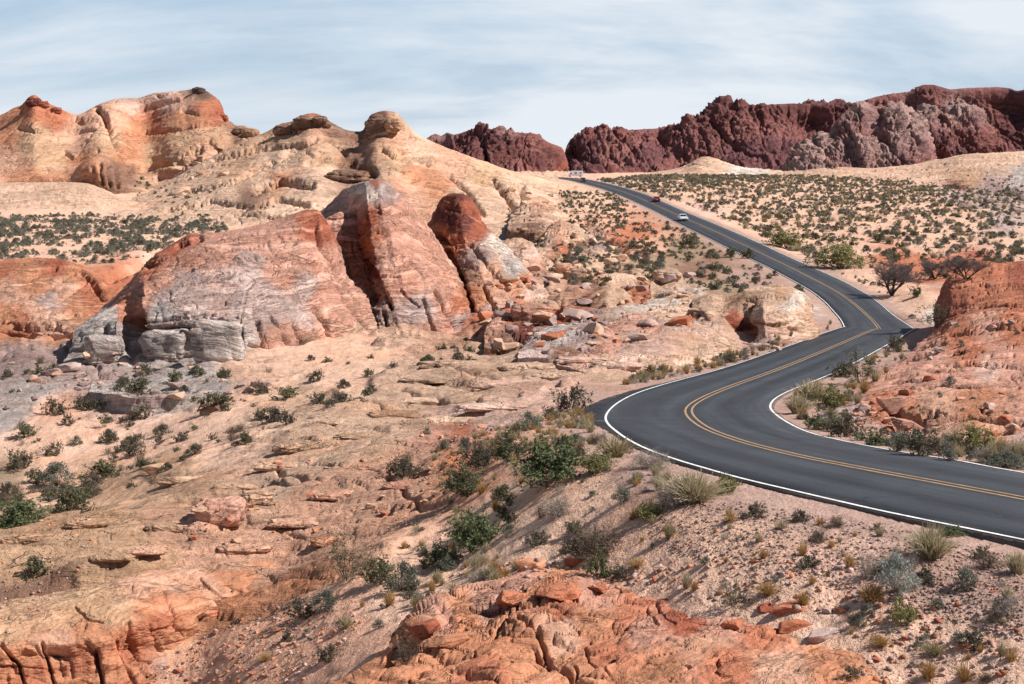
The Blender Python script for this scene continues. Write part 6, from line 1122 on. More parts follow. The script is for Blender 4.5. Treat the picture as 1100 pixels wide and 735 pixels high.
        sv, sq, P = ribbon(P0, P1, r.normal(0, .04, (n, 3)), .010, 4, r)
        m = int(1300 * det) + 60; i = r.randint(0, n, m); tt = r.uniform(.25, 1, m); base = P0[i] + (P1[i] - P0[i]) * tt[:, None]; tip = base + r.normal(0, .085, (m, 3)); tip[:, 2] = np.maximum(tip[:, 2], .01)
        sv2, sq2, _ = ribbon(base, tip, r.normal(0, .01, (m, 3)), .0065 / max(det, .15) ** .3, 2, r)
        k = int(220 * det); lv, lq = leaves(tip[r.randint(0, m, k)], .014, r)
    S = (np.vstack([sv, sv2]), np.vstack([sq, sq2 + len(sv)])) if len(sv2) else (sv, sq)
    return S, (lv, lq)
MS = {'stem': plain('woody_stem', (.13, .095, .07), .9, .1, var=.2), 'pale': plain('bleached_twig', (.30, .25, .21), .9, .1, var=.25), 'straw': leaf_mat('straw_blades', (.30, .24, .13), (.44, .37, .24)), 'gold': leaf_mat('golden_blades', (.36, .20, .075), (.46, .30, .13))}
ML = {'green': leaf_mat('olive_leaves', (.080, .082, .045), (.16, .155, .085)), 'bright': leaf_mat('fresh_green_leaves', (.085, .11, .05), (.16, .185, .085)), 'dark': leaf_mat('dull_dark_leaves', (.075, .067, .05), (.15, .13, .09)),
      'sage': leaf_mat('grey_green_leaves', (.105, .11, .085), (.20, .20, .155)), 'silver': leaf_mat('silvery_leaves', (.24, .26, .22), (.38, .39, .34)), 'yellowish': leaf_mat('yellow_green_leaves', (.17, .16, .055), (.28, .26, .11)),
      'dry': leaf_mat('dry_seed_heads', (.33, .25, .15), (.44, .36, .23)), 'purple': leaf_mat('purple_grey_buds', (.12, .09, .085), (.19, .15, .14))}
LOOK = {'green': ('green', 'stem', 'green'), 'bright': ('green', 'stem', 'bright'), 'dark': ('dark', 'stem', 'dark'), 'open': ('open', 'stem', 'green'), 'sage': ('sage', 'stem', 'sage'), 'silver': ('sage', 'pale', 'silver'), 'yellow': ('green', 'stem', 'yellowish'),
        'low': ('low', 'stem', 'sage'), 'straw': ('grass', 'straw', 'dry'), 'gold': ('grass', 'gold', 'dry'), 'twig': ('twig', 'stem', 'purple'), 'pale': ('twig', 'pale', 'dry'), 'lowdark': ('low', 'stem', 'dark')}
_pc = {}
def protos(look, det, var, joined):
    k = (look, det, var, joined)
    if k not in _pc:
        kind, sm_, lm_ = LOOK[look]; S, L_ = plant_parts(kind, 31 * var + 7 * len(look) + ord(look[0]), det)
        if joined:
            v = np.vstack([S[0], L_[0]]); q = np.vstack([S[1], L_[1] + len(S[0])]); mi = np.r_[np.zeros(len(S[1]), int), np.ones(len(L_[1]), int)]
            _pc[k] = raw_mesh(look + '_plant', v, q, mats=[MS[sm_], ML[lm_]], mi=mi, smooth=False)
        else:
            _pc[k] = (raw_mesh('stems', *S, mats=[MS[sm_]], smooth=False), raw_mesh('foliage', *L_, mats=[ML[lm_]], smooth=False))
    return _pc[k]
HERO = [ # column, row of the foot, width px, height px, look, label
 (588,522,92,46,'bright','largest bright green shrub, in the middle of the slope left of the road bend'),
 (502,533,52,28,'green','green shrub on sand just left of the largest bright green shrub'),
 (434,514,44,22,'dark','dark spreading shrub alone on the pale slickrock sheet'),
 (515,504,44,24,'dark','dull brown shrub behind the green shrub left of the largest one'),
 (546,496,42,28,'green','olive shrub upper left of the largest green shrub'),
 (567,464,28,18,'sage','grey green shrub at the pale rock edge, below the dark rounded shrub by the bend'),
 (613,444,38,25,'dark','dark rounded shrub beside the widened asphalt at the outer bend'),
 (590,452,18,13,'dark','small dark shrub just left of the rounded one at the outer bend'),
 (640,597,78,36,'twig','broad purple-brown twiggy shrub on sand above the foreground outcrop'),
 (511,594,62,42,'bright','tall fresh green shrub left of the purple-brown twiggy one'),
 (374,624,62,46,'open','upright olive shrub at the edge of the orange slickrock, above the sand pocket'),
 (407,628,40,28,'green','low olive shrub touching the right side of the upright olive one'),
 (474,612,44,28,'green','mid green shrub between the upright olive and the tall fresh green ones'),
 (432,636,38,28,'sage','grey green shrub on sand right of the low olive one'),
 (599,556,42,24,'pale','pale dry twiggy shrub below the largest green shrub'),
 (575,587,30,16,'dark','small dark shrub between the tall fresh green and the purple-brown shrubs'),
 (745,540,62,36,'straw','largest pale grassy clump, against the outer white line at the roadside'),
 (722,545,44,28,'pale','grey twiggy shrub just left of the large pale grassy clump'),
 (781,531,30,20,'yellow','golden green shrub right of the largest pale grassy clump'),
 (697,559,32,18,'yellow','round yellow green shrub alone on the sand below the roadside shrubs'),
 (700,505,50,22,'pale','grey dry shrub close to the white line left of the grassy clumps'),
 (660,492,36,26,'straw','pale green grass clump right of the largest green shrub, by the outer bend'),
 (640,510,40,22,'yellow','yellowish shrub touching the right side of the largest green shrub'),
 (643,622,26,30,'bright','pale green sapling bush on top of the foreground outcrop'),
 (665,624,22,14,'dark','small dull shrub right of the pale green sapling bush'),
 (684,610,18,11,'gold','short golden tuft above and right of the sapling bush'),
 (788,652,50,26,'open','olive shrub with upright stems at the right top of the foreground outcrop'),
 (825,640,22,16,'gold','golden tuft right of the olive shrub with upright stems'),
 (963,637,46,34,'silver','silvery grey shrub with white dead stems on the gravel slope'),
 (936,648,26,22,'gold','golden tuft at the foot of the silvery grey shrub'),
 (932,622,30,28,'pale','bare grey shrub left of the silvery grey one'),
 (1000,600,48,38,'straw','tall straw coloured clump at the near white line'),
 (1022,578,30,12,'bright','small bright green sprout overhanging the near white line'),
 (970,672,34,26,'yellow','yellow green shrub below the silvery grey one'),
 (946,695,22,14,'gold','golden tuft below the yellow green shrub'),
 (1004,705,24,16,'straw','straw tuft on sand near the bottom right'),
 (916,729,20,13,'dark','small dark shrub on the right end of the foreground outcrop'),
 (1060,612,34,18,'twig','dark twiggy shrub on gravel at the right edge below the road'),
 (1092,618,26,30,'straw','straw clump cut by the right edge below the road'),
 (810,556,30,14,'dark','dark low shrub on gravel below the golden green roadside shrub'),
 (352,712,28,17,'dark','small dark green shrub on the sand pocket at bottom left of the outcrop'),
 (436,712,30,24,'twig','round bare shrub on the left shoulder of the foreground outcrop'),
 (285,711,14,10,'gold','tiny golden tuft on sand right of the orange cliff'),
 (40,618,34,17,'green','lone dark green shrub on the tan slickrock at the left edge'),
 (325,664,36,18,'dark','dark shrub at the foot of the orange slickrock above the sand pocket'),
 (350,654,34,16,'sage','grey green shrub right of the dark one above the sand pocket'),
 (22,566,70,28,'bright','wide bright green shrub filling the hollow at the far left edge'),
 (75,549,50,26,'green','olive shrub right of the wide bright green one in the hollow'),
 (62,523,40,22,'sage','grey green shrub behind the olive one in the hollow at left'),
 (110,516,36,20,'green','green shrub at the right end of the hollow at left'),
 (20,505,34,18,'dark','dull shrub on the left edge above the hollow'),
 (28,471,28,15,'green','small green shrub on sand near the left edge'),
 (60,447,26,16,'dark','dark shrub alone on the pink sand below the grey ledges at left'),
 (100,442,24,13,'dark','dark shrub right of the lone one on the pink sand'),
 (112,460,22,17,'open','thin upright shrub below the dark pair on the pink sand'),
 (148,424,36,15,'green','wide green shrub against the pale ledge below the striped dome'),
 (152,452,22,14,'dark','dark round shrub on sand right of the thin upright one'),
 (182,443,20,11,'twig','brown twiggy shrub right of the dark round one'),
 (236,438,26,15,'green','green shrub among the brown ledge blocks below the striped dome'),
 (294,455,32,17,'dark','dark shrub in the gully right of the brown ledge blocks'),
 (305,430,28,14,'green','green shrub on sand below the right foot of the striped dome'),
 (345,435,26,12,'dark','dark shrub right of the green one below the striped dome'),
 (878,462,26,14,'bright','vivid green round shrub inside the near bend'),
 (872,430,38,24,'straw','pale green grass clump at the tip inside the near bend'),
 (858,446,30,26,'straw','tall straw clump between the tip of the bend and the vivid green shrub'),
 (893,440,30,22,'yellow','yellowish grass shrub behind the vivid green one inside the bend'),
 (906,471,38,24,'dark','dark grey shrub right of the vivid green one'),
 (940,480,34,17,'bright','low green shrub right of the dark grey one along the inner line'),
 (964,486,30,18,'sage','grey green shrub right of the low green one along the inner line'),
 (992,491,46,30,'dark','large dull brown green shrub along the inner line at right'),
 (1018,496,20,12,'sage','small blue green cushion shrub right of the large dull one'),
 (1045,486,44,26,'yellow','olive upright shrub behind the small blue green cushion'),
 (1058,499,34,20,'pale','straw grey shrub between the blue green cushions at right'),
 (1080,504,40,16,'sage','wide blue green cushion shrub near the right edge along the inner line'),
 (926,413,56,38,'open','open dark creosote shrub leaning over the inner white line'),
 (905,406,30,16,'dark','dark low shrub left of the open creosote shrub'),
 (962,375,24,12,'dark','dark cushion shrub against the inner white line near the far bend'),
 (1008,353,46,28,'open','olive shrub in front of the red hummock at the far bend'),
 (982,321,17,11,'green','round dark green shrub on the white sand behind the far bend'),
 (841,268,44,19,'yellow','wide olive green shrub beside the far road, left one of two'),
 (905,290,56,24,'yellow','wide yellow green shrub beside the far road, right one of two'),
 (740,268,28,15,'green','dark green shrub on the embankment left of the far road'),
 (788,278,18,10,'green','small dark green shrub leaning by the far road edge'),
 (803,279,16,11,'green','bright edged shrub right beside the small dark one at the far road'),
 (784,391,20,11,'dark','dark round shrub at the roadside before the cream outcrop'),
 (697,404,16,9,'dark','small dark shrub among straw tufts along the outer line'),
 (940,262,18,9,'green','green shrub on the flat behind the wide yellow green one')]
def ground_px(u, v):
    """a plant's foot; sight lines that meet the asphalt give up"""
    h_ = hit(u, v)
    return None if (h_ is None) else h_
nsh = 0; hero_pos = []
for k, (u, v, wpx, hpx, look, lab) in enumerate(HERO):
    h_ = ground_px(u, min(v, 732) - 1.5)
    if not h_ or h_[2].name.startswith(('road', 'white', 'yellow')): print('hero on road', lab); 
    if not h_: continue
    p = h_[0]; s = p[1] / F; w_ = wpx * s; hh = hpx * s
    kind = LOOK[look][0]; nh = {'green': .66, 'dark': .56, 'open': .98, 'sage': .60, 'low': .42, 'grass': 1.05, 'twig': .60}[kind]; nw = {'grass': .72}.get(kind, .98)
    if kind == 'grass' and w_ > .55 * hh / nh * 1.2:   # a broad clump: several tufts of one plant side by side
        pass
    if kind == 'grass':
        det = 1. if wpx > 38 else .6; o = obj('grass_clump', protos(look, det, k % 2, True), loc=(p[0], p[1], p[2] - .01)); o.rotation_euler[2] = (k * 2.399) % 6.28; o.scale = (1.2 * w_ / nw, 1.2 * w_ / nw, 1.12 * hh / nh)
        tag(o, lab, 'grass clump'); hero_pos.append((p[0], p[1], w_)); nsh += 1; continue
    root = empty({'grass': 'grass_clump', 'twig': 'dry_shrub'}.get(kind, 'shrub'), (p[0], p[1] + .0 * w_, p[2] - .01), 0, lab, {'grass': 'grass clump'}.get(kind, 'shrub'))
    root.rotation_euler[2] = (k * 2.399) % 6.28; root.scale = (1.2 * w_ / nw, 1.2 * w_ / nw, 1.12 * hh / nh)
    det = 1. if wpx > 38 else (.6 if wpx > 20 else .35)
    st_, fo_ = protos(look, det, k % 3 if det > .9 else k % 2, False); obj('blades' if kind == 'grass' else 'stems', st_, root); obj('seed_heads' if kind == 'grass' else 'foliage', fo_, root)
    hero_pos.append((p[0], p[1], w_)); nsh += 1
# leafless trees beyond the far bend
def bare_tree(u, v, hpx, wpx, seed, lab, lean=0.):
    h_ = hit(u, v)
    if not h_: return
    p = h_[0]; s = p[1] / F; H_ = hpx * s; Wd = wpx * s / 2; r = np.random.RandomState(seed)
    root = empty('bare_tree', (p[0], p[1], p[2] - .05), 0, lab, 'tree'); VV, QQ, n0 = [], [], 0
    TV, TQ, tn = [], [], 0
    def tube(a, b, r0, r1, sides=6):
        d = b - a; d = d / (np.linalg.norm(d) + 1e-9); x_ = np.cross(d, [.3, .9, .2]); x_ /= np.linalg.norm(x_); y_ = np.cross(d, x_); an = np.arange(sides) * 2 * np.pi / sides
        A = a + r0 * (np.cos(an)[:, None] * x_ + np.sin(an)[:, None] * y_); B = b + r1 * (np.cos(an)[:, None] * x_ + np.sin(an)[:, None] * y_)
        i = np.arange(sides); return np.vstack([A, B]), np.stack([i, (i + 1) % sides, (i + 1) % sides + sides, i + sides], -1)
    ends = []
    def grow(a, d, L_, rad, lev):
        nonlocal n0, tn
        k = 4
        for q in range(k):
            d = d + r.normal(0, .16, 3); d[2] += .03; d /= np.linalg.norm(d); b = a + d * L_ / k; V_, Q_ = tube(a, b, rad * (1 - .5 * q / k), rad * (1 - .5 * (q + 1) / k), 6 if lev < 2 else 4)
            if lev < 2: VV.append(V_); QQ.append(Q_ + n0); n0 += len(V_)
            else: TV.append(V_); TQ.append(Q_ + tn); tn += len(V_)
            a = b
            if lev < 4 and q > 0:
                for _ in range(2 if lev < 3 else 2):
                    e = d + r.normal(0, .75, 3) * np.array([1, 1, .6]); e[2] = abs(e[2]) * .8 + .15; e /= np.linalg.norm(e); grow(a, e, L_ * r.uniform(.45, .7), rad * .5, lev + 1)
    for st in range(4):
        az = st * 1.7 + r.rand(); d0 = np.array([.55 * np.cos(az) + lean, .45 * np.sin(az), 1.]); d0 /= np.linalg.norm(d0); grow(np.array([0, 0, 0.]), d0, H_ * .62, H_ * .035, 0)
    allv = np.vstack(VV + TV); sx = 2 * Wd / (allv[:, 0].max() - allv[:, 0].min()); sz = H_ / allv[:, 2].max(); sc_ = np.array([sx, sx, sz])
    obj('trunk', raw_mesh('trunk', np.vstack(VV) * sc_, np.vstack(QQ), mats=[plain('dark_bark', (.06, .045, .04), .9, .1, var=.2)]), root)
    tw = raw_mesh('crown', np.vstack(TV) * sc_, np.vstack(TQ), mats=[plain('purple_grey_twigs', (.15, .115, .11), .9, .1, var=.25, sc=1.)]); obj('crown', tw, root)
bare_tree(958, 318, 44, 62, 3, 'leafless tree with forked dark trunk on white sand beyond the far bend')
bare_tree(1038, 300, 30, 58, 8, 'low leafless purple-grey tree behind the red hummock')
bare_tree(1004, 300, 22, 40, 9, 'small leafless tree between the forked one and the purple-grey one')
print('hero plants', nsh, round(time.time() - T0, 1))
# the rest of the scrub, grown where the photo shows it: (polygon, plants per m2, size range m, looks, name, label, group)
ZP = [
 ([(640,194),(700,188),(760,186),(850,189),(950,184),(1099,200),(1099,290),(1040,300),(960,300),(940,312),(860,275),(760,228),(690,206)],.46,(.25,2.3),('low','sage','lowdark','green','lowdark','pale','low','straw'),'shrub','grey green shrub dotting the wide desert flat right of the far road','shrubs on the desert flat right of the far road'),
 ([(-5,232),(90,232),(170,234),(240,238),(250,262),(200,268),(120,284),(80,284),(-5,286)],1.0,(.3,1.8),('sage','low','lowdark','sage','pale'),'shrub','grey green shrub on the scrub flat between the pale hump and the striped dome','shrubs on the scrub flat behind the striped dome'),
 ([(575,200),(640,200),(700,232),(760,262),(850,305),(890,330),(800,318),(740,308),(640,300),(590,250)],.30,(.5,2.0),('sage','lowdark','lowdark','green','low'),'shrub','dark scrubby bush on the embankment left of the far road','shrubs on the embankment left of the far road'),
 ([(560,262),(700,262),(700,290),(640,310),(560,300)],.4,(.5,1.8),('lowdark','green','sage'),'shrub','dark shrub in the hollow between the domes and the far road','shrubs in the hollow left of the far road'),
 ([(-5,380),(120,395),(330,400),(400,400),(370,440),(260,480),(150,530),(-5,545)],.34,(.3,1.5),('dark','green','lowdark','dark','twig'),'shrub','small dark shrub on the sandy ground below the striped dome','shrubs on the sandy ground below the striped dome'),
 ([(-5,470),(150,480),(190,500),(120,540),(-5,560)],.4,(.4,1.5),('green','dark','sage','twig'),'shrub','shrub crowded into the sandy hollow at the left','shrubs in the sandy hollow at the left'),
 ([(330,385),(520,372),(560,340),(600,360),(520,390),(420,400),(400,430),(330,430)],.10,(.4,1.3),('dark','green','lowdark'),'shrub','small dark shrub at the foot of the peaked dome','shrubs at the foot of the domes'),
 ([(470,480),(620,440),(680,480),(760,520),(700,560),(600,620),(430,640),(400,620),(450,560)],2.6,(.16,.7),('dark','sage','twig','pale','green','pale','low'),'shrub','small dry shrub among the larger ones on the slope left of the bend','small shrubs on the slope left of the bend'),
 ([(470,480),(620,440),(680,480),(760,520),(700,560),(600,620),(430,640),(400,620),(450,560)],3.4,(.18,.5),('straw','gold','straw'),'grass_tuft','small straw tuft between the shrubs left of the bend','tufts on the slope left of the bend'),
 ([(700,545),(900,560),(1099,600),(1099,735),(940,735),(900,660),(650,620),(640,580)],4.0,(.15,.46),('gold','gold','straw','pale'),'grass_tuft','small golden tuft on the gravel and sand slope below the road','tufts on the slope below the road'),
 ([(700,545),(900,560),(1099,600),(1099,735),(940,735),(900,660),(650,620),(640,580)],3.2,(.16,.55),('pale','sage','dark','twig'),'shrub','small dry shrub on the gravel and sand slope below the road','small shrubs on the slope below the road'),
 ([(250,640),(430,640),(560,600),(540,640),(420,680),(400,733),(240,733)],2.6,(.15,.5),('gold','sage','dark','straw'),'shrub','small shrub on the sand pocket left of the foreground outcrop','small shrubs on the left sand pocket'),
 ([(655,415),(690,404),(780,385),(830,365),(870,352),(905,346),(880,362),(780,395),(690,412)],2.0,(.3,.8),('straw','gold','straw','pale'),'grass_tuft','straw tuft in the verge along the outer white line before the cream outcrop','tufts in the verge of the middle stretch'),
 ([(845,430),(900,402),(960,372),(985,360),(975,385),(930,430),(900,470),(860,455)],.8,(.3,.9),('straw','dark','yellow','gold'),'shrub','dry shrub in the verge inside the bends','shrubs in the verge inside the bends'),
 ([(900,470),(1000,478),(1099,486),(1099,506),(1030,492),(940,478)],2.2,(.25,.8),('straw','sage','dark','pale'),'shrub','dry verge shrub between the inner white line and the right slope','shrubs along the inner white line'),
 ([(940,400),(1000,370),(1020,350),(1099,340),(1099,480),(1000,470),(920,440)],.08,(.2,.6),('pale','dark','sage'),'shrub','small grey shrub on the red slickrock slope','small shrubs on the red slickrock slope'),
 ([(880,300),(960,305),(990,340),(975,345),(930,325),(890,300)],.25,(.4,1.2),('sage','low','green'),'shrub','low shrub in the verge between the far road and the leafless tree','shrubs between the far road and the leafless tree'),
 ([(380,440),(560,420),(600,440),(460,470),(380,480),(250,520),(300,560),(200,600),(100,600),(180,560)],.05,(.15,.6),('dark','sage','pale'),'shrub','tiny shrub rooted in a crack of the slickrock sheet','tiny shrubs on the slickrock sheet'),
 ([(150,236),(330,236),(330,205),(250,195),(180,215)],.014,(.6,1.4),('lowdark','sage'),'shrub','small dark shrub on the cream dome','small shrubs on the cream dome'),
 ([(150,190),(190,200),(240,205),(170,222),(140,210)],.05,(.8,2.),('green','lowdark'),'shrub','dark shrub in the gully under the orange ridge','shrubs in the gully under the orange ridge'),
 ([(930,182),(1000,178),(1060,170),(1099,170),(1099,240),(1040,215),(940,192)],.02,(.7,1.6),('lowdark','sage'),'shrub','small dark shrub on the pale bench','small shrubs on the pale bench')]
cand = []
pr = np.random.RandomState(23)
for zi, (poly, dens, (s0, s1), looks, nm, lab, grp) in enumerate(ZP):
    us = np.array([p[0] for p in poly], float); vs = np.array([p[1] for p in poly], float)
    # distance range of the zone from sight lines at its corners and inside
    ds = []
    for k in range(60):
        u = pr.uniform(us.min(), us.max()); v = pr.uniform(vs.min(), vs.max())
        if inpoly(np.array([u]), np.array([v]), poly)[0]:
            h_ = hit(u, v)
            if h_: ds.append(h_[0][1])
    if not ds: continue
    y0, y1 = min(ds) * .9, max(ds) * 1.1; a0, a1 = (us.min() - CU) / F, (us.max() - CU) / F
    area = (a1 - a0) * (y1 ** 2 - y0 ** 2) / 2; n = int(min(area * dens, 26000)); clump = .55
    Y_ = np.sqrt(pr.uniform(y0 ** 2, y1 ** 2, n)); X_ = pr.uniform(a0, a1, n) * Y_
    cl = fb2(X_ / 7. + zi, Y_ / 9., 3); keep_ = pr.rand(n) < np.clip(.50 + 1.1 * cl, .04, 1); X_, Y_ = X_[keep_], Y_[keep_]
    Z_ = gz(X_, Y_); U_, V_ = uv(np.stack([X_, Y_, Z_], -1)); ins_ = inpoly(U_, V_, poly)
    for x_, y_, z_ in zip(X_[ins_], Y_[ins_], Z_[ins_]):
        if on_road(x_, y_, 4.1): continue
        if any((x_ - a) ** 2 + (y_ - b) ** 2 < (.45 * c) ** 2 for a, b, c in hero_pos): continue
        vz = visible(x_, y_, z_ + .25)
        if not vz:
            continue
        if y_ < 420:
            t_ = top_at(x_, y_)
            if t_: z_ = min(t_[0][2], z_ + 1.5) if t_[0][2] > z_ - .3 else z_
        s = s0 + (s1 - s0) * pr.rand() ** 1.7; cand.append((s * F / y_, x_, y_, z_, s, looks[pr.randint(len(looks))], nm, lab, grp))
# on lofted rock the sheet lies below: plant by sight line
for poly, n, (s0, s1), looks, nm, lab, grp in [(ZP[15][0], 26, ZP[15][2], ZP[15][3], *ZP[15][4:]), (ZP[18][0], 26, ZP[18][2], ZP[18][3], *ZP[18][4:]), (ZP[19][0], 26, ZP[19][2], ZP[19][3], *ZP[19][4:]), (ZP[20][0], 60, ZP[20][2], ZP[20][3], *ZP[20][4:]), (ZP[12][0], 150, (.35, .95), ('straw', 'gold', 'straw', 'pale', 'sage'), *ZP[12][4:]), (ZP[13][0], 60, ZP[13][2], ZP[13][3], *ZP[13][4:]), (ZP[14][0], 70, ZP[14][2], ZP[14][3], *ZP[14][4:])]:
    for i in range(n):
        u, v = poly_pick(poly); h_ = hit(u, v)
        if h_ and h_[1][2] > .6 and (h_[2].name != 'desert_ground' or nm == 'grass_tuft' or 'verge' in lab) and not h_[2].name.startswith(('road', 'white', 'yellow')) and not on_road(h_[0][0], h_[0][1], 3.95): s = s0 + (s1 - s0) * pr.rand() ** 1.7; cand.append((s * F / h_[0][1], h_[0][0], h_[0][1], h_[0][2], s, looks[pr.randint(len(looks))], nm, lab, grp))
cand.sort(key=lambda c: -c[0])
NI = {'shrub': 0, 'grass_tuft': 0}; LIM = {'shrub': 205, 'grass_tuft': 240}; rest = []
for c in cand:
    px_, x_, y_, z_, s, look, nm, lab, grp = c
    isg = LOOK[look][0] == 'grass'
    if isg and nm == 'shrub': nm = 'grass_tuft'; lab = lab.replace('dry shrub', 'straw tuft').replace('dry verge shrub', 'straw verge tuft').replace('small shrub', 'small tuft').replace('shrub', 'tuft'); grp = grp.replace('shrubs', 'tufts')
    if not isg and nm == 'grass_tuft': nm = 'shrub'; lab = lab.replace('tuft', 'twiggy shrub').replace('golden ', 'grey ').replace('straw ', 'grey '); grp = grp.replace('tufts', 'twiggy shrubs')
    if NI[nm] < LIM[nm]:
        NI[nm] += 1; det = .6 if px_ > 22 else (.32 if px_ > 11 else .16)
        o = obj(nm, protos(look, det, int(pr.randint(2)), True), loc=(x_, y_, z_ - .02)); hs = pr.uniform(.8, 1.15) * (.92 if isg else 1); o.scale = (s, s, s * hs); o.rotation_euler[2] = pr.uniform(0, 6.28); tag(o, lab, nm.replace('_', ' '), grp)
    else: rest.append(c)
# labels that single out: each plant or loose stone near a landmark is told by its look, its side and that landmark
LM = [(588,515,'the largest bright green shrub'),(434,508,'the dark spreading shrub alone on the slickrock'),(613,436,'the dark rounded shrub at the outer bend'),(640,585,'the broad purple-brown twiggy shrub'),(511,580,'the tall fresh green shrub'),(374,608,'the upright olive shrub'),
 (745,528,'the largest pale grassy clump'),(781,526,'the golden green shrub by the white line'),(697,553,'the round yellow green shrub'),(643,612,'the pale green sapling bush'),(788,642,'the olive shrub with upright stems'),(963,624,'the silvery grey shrub'),(1000,588,'the tall straw clump at the near line'),
 (970,662,'the yellow green shrub low on the gravel'),(1060,606,'the dark twiggy shrub by the right edge'),(810,551,'the dark low shrub on the gravel'),(352,706,'the dark green shrub on the sand pocket'),(389,715,'the pointed orange rock'),(237,550,'the long red-brown block'),(40,612,'the lone shrub on tan slickrock'),
 (22,556,'the wide bright green shrub at the left edge'),(62,515,'the grey green shrub in the hollow'),(60,441,'the lone dark shrub on pink sand'),(148,420,'the wide green shrub by the pale ledge'),(294,448,'the dark shrub in the gully'),(878,456,'the vivid green round shrub'),(906,462,'the dark grey shrub inside the bend'),(962,430,'the large red-brown boulder'),
 (992,480,'the large dull shrub by the inner line'),(1080,500,'the blue green cushion by the right edge'),(926,398,'the open creosote shrub'),(962,370,'the dark cushion at the far bend'),(1008,342,'the olive shrub before the red hummock'),(958,300,'the forked leafless tree'),(841,262,'the left roadside olive shrub on the flat'),(905,280,'the right roadside olive shrub on the flat'),
 (784,387,'the dark round roadside shrub'),(697,400,'the small dark shrub on the outer verge'),(820,345,'the cream roadside outcrop'),(730,238,'the silver sedan'),(740,262,'the dark green embankment shrub'),(233,365,'the square grey block'),(40,310,'the orange mound'),(495,235,'the dark red capped spur'),(600,360,'the grey pink hump'),(850,672,'the row of low red stones'),(474,604,'the mid green shrub'),(570,340,'the wide reddish ledge rock'),(620,295,'the cream ledge rock'),(716,298,'the thin cream ledge rock'),(560,285,'the cream outcrop in the hollow'),(600,255,'the peach outcrop on the slope'),(578,228,'the cream rock rib'),(540,355,'the reddish brown bluff'),(725,332,'the white rock ledge'),(690,365,'the pale whaleback'),(150,408,'the grey ledge below the striped dome'),(30,408,'the mauve ledge at the left edge'),(220,508,'the long tan ledge'),(655,310,'the dark red cut ledge'),(1050,205,'the mauve end of the pale bench'),(190,205,'the gully under the orange ridge'),(440,330,'the peaked dome'),(1060,310,'the red hummock'),(1040,400,'the middle of the red slope'),(432,628,'the grey green shrub on the sand pocket')]
WORD = {'straw': 'straw coloured', 'gold': 'golden', 'pale': 'pale dry', 'twig': 'bare twiggy', 'dark': 'dull dark', 'lowdark': 'low dark', 'low': 'low grey green', 'sage': 'grey green', 'green': 'olive', 'yellow': 'yellow green', 'silver': 'silvery', 'bright': 'fresh green', 'open': 'open olive'}
from collections import defaultdict
def single_out(items):
    made = defaultdict(list); n_ = 0; taken = {o.get('label') for o in scene.objects}
    def put(o, t):
        if len(t.split()) <= 16 and t not in taken: o['label'] = t; taken.add(t)
    for o, word, noun in items:
        q = o.location; u = CU + F * q.x / q.y; v = HV - F * q.z / q.y; b = min(LM, key=lambda L_: (L_[0] - u) ** 2 + (1.5 * (L_[1] - v)) ** 2); dx, dy = u - b[0], 1.5 * (v - b[1]); dd = math.hypot(dx, dy)
        if dd > (170 if noun == 'thin ledge' else 75): continue
        side = ('right of' if dx > 0 else 'left of') if abs(dx) > abs(dy) * 1.6 else (('below' if dy > 0 else 'above') if abs(dy) > abs(dx) * 1.6 else ('below right of' if dx > 0 and dy > 0 else 'below left of' if dy > 0 else 'above right of' if dx > 0 else 'above left of'))
        made[(word, noun, side, b[2])].append((dd, o, o.scale[0]))
    for (word, noun, side, b), L_ in made.items():
        L_.sort(key=lambda q: q[0])
        if len(L_) == 1: put(L_[0][1], '%s %s %s %s' % (word, noun, side, b)); n_ += 1
        elif len(L_) == 2:
            big = L_[0][2] > L_[1][2]
            for (dd, o, sc_), first in zip(L_, (True, False)): put(o, '%s %s %s %s, the %s of two' % (word, noun, side, b, 'nearer' if first else 'farther')); n_ += 1
        else:
            put(L_[0][1], '%s %s %s %s, the nearest one to it' % (word, noun, side, b)); n_ += 1
    seen_ = {}
    for o, _, _ in items: o['group'] = seen_.setdefault(o['label'], o['group'])
    return n_
its = []
for o in list(scene.objects):
    if o.parent or 'group' not in o or 'category' not in o: continue
    if o['category'] == 'rock': its.append((o, o.get('tone', 'small'), o.get('noun', 'stone' if o.scale[0] < .6 else 'block')))
    elif o.data and o.data.name.split('_plant')[0] in WORD:
        w_ = WORD[o.data.name.split('_plant')[0]]; its.append((o, w_, 'tuft' if o['category'] == 'grass tuft' else 'shrub'))
        pl = {'shrub': 'shrub', 'grass tuft': 'tuft'}[o['category']]; l0 = o['label']
        for k_ in (' on ', ' in ', ' between ', ' among ', ' dotting ', ' crowded ', ' rooted ', ' at '):
            if k_ in l0: l0 = w_ + ' ' + pl + l0[l0.index(k_):]; break
        o['label'] = l0
print('singled out', single_out(its), 'of', len(its))
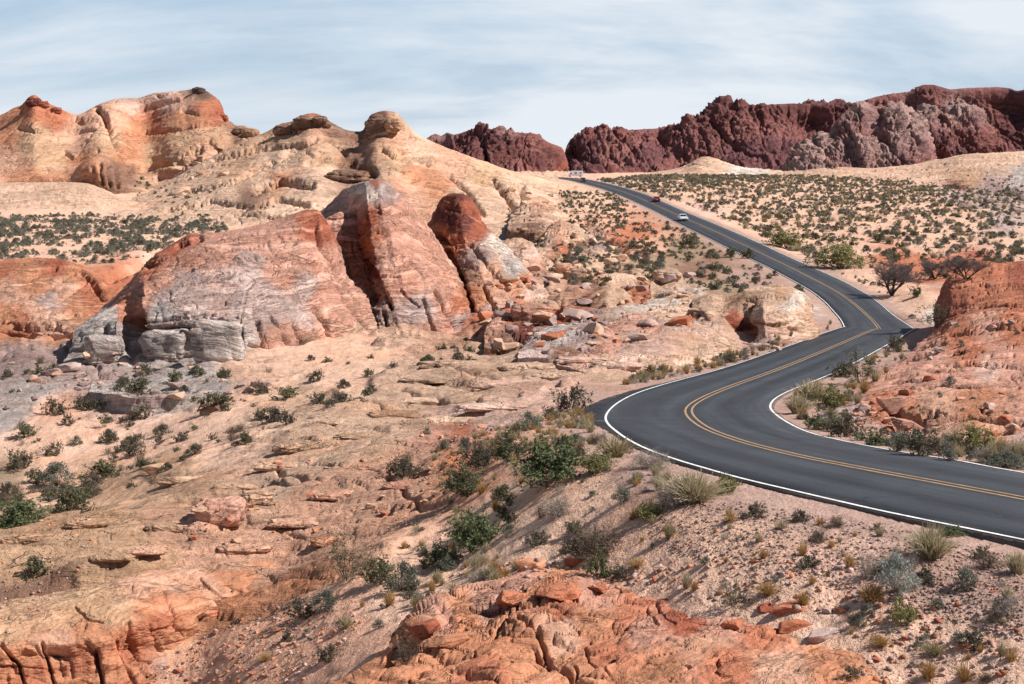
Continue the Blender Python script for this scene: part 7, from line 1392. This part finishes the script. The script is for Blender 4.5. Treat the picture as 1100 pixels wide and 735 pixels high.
# everything smaller joins the scrub mass
def mass(name, items, kinds):
    pool = {}
    out = {}
    for c in items:
        px_, x_, y_, z_, s, look = c[:6]; lvl = 2 if px_ > 9 else (1 if px_ > 5 else 0); var = int(pr.randint(4)); key_ = (look, lvl, var)
        if key_ not in pool:
            S, L_ = plant_parts(LOOK[look][0], 900 + var * 13 + len(look), {2: .12, 1: .05, 0: .025}[lvl]); sv, sq = S
            if lvl < 2: sv, sq = sv[:0], sq[:0]
            if lvl == 0 or (lvl == 1):   # thin it further, larger leaves: a clump of leaf-sized faces
                v4 = L_[0].reshape(-1, 4, 3); ce = v4.mean(1, keepdims=True); v4 = ce + (v4 - ce) * (1.0 if lvl else 1.1); L_ = (v4.reshape(-1, 3), L_[1])
            if LOOK[look][0] in ('grass', 'twig') and lvl < 2:
                S2 = S[0][:len(S[0]) // 2 * 2]; sv, sq = S
            pool[key_] = (sv, sq, L_[0], L_[1])
        sv, sq, lv, lq = pool[key_]; a = pr.uniform(0, 6.28); ca, sa = math.cos(a), math.sin(a); R_ = np.array([[ca, sa, 0], [-sa, ca, 0], [0, 0, 1]]) * s
        T_ = np.array([x_, y_, z_ - .02]); _, sm_, lm_ = LOOK[look]
        for mm, v_, q_ in ((('S', sm_), sv, sq), (('L', lm_), lv, lq)):
            if len(q_): out.setdefault(mm, []).append((v_ @ R_ + T_, q_))
    VV, QQ, MI, mats, n0 = [], [], [], [], 0
    for k, (mm, L_) in enumerate(out.items()):
        mats.append((MS if mm[0] == 'S' else ML)[mm[1]])
        for v_, q_ in L_: VV.append(v_); QQ.append(q_ + n0); n0 += len(v_); MI.append(np.full(len(q_), k))
    if VV:
        me_ = raw_mesh(name, np.vstack(VV), np.vstack(QQ), mats=mats, mi=np.concatenate(MI), smooth=False); tag(obj(name, me_), kind='stuff'); print(name, len(items), len(me_.polygons))
mass('scrub', [c for c in rest if LOOK[c[5]][0] != 'grass'], None); mass('dry_grass', [c for c in rest if LOOK[c[5]][0] == 'grass'], None)
print('plants', round(time.time() - T0, 1), len(cand), NI)
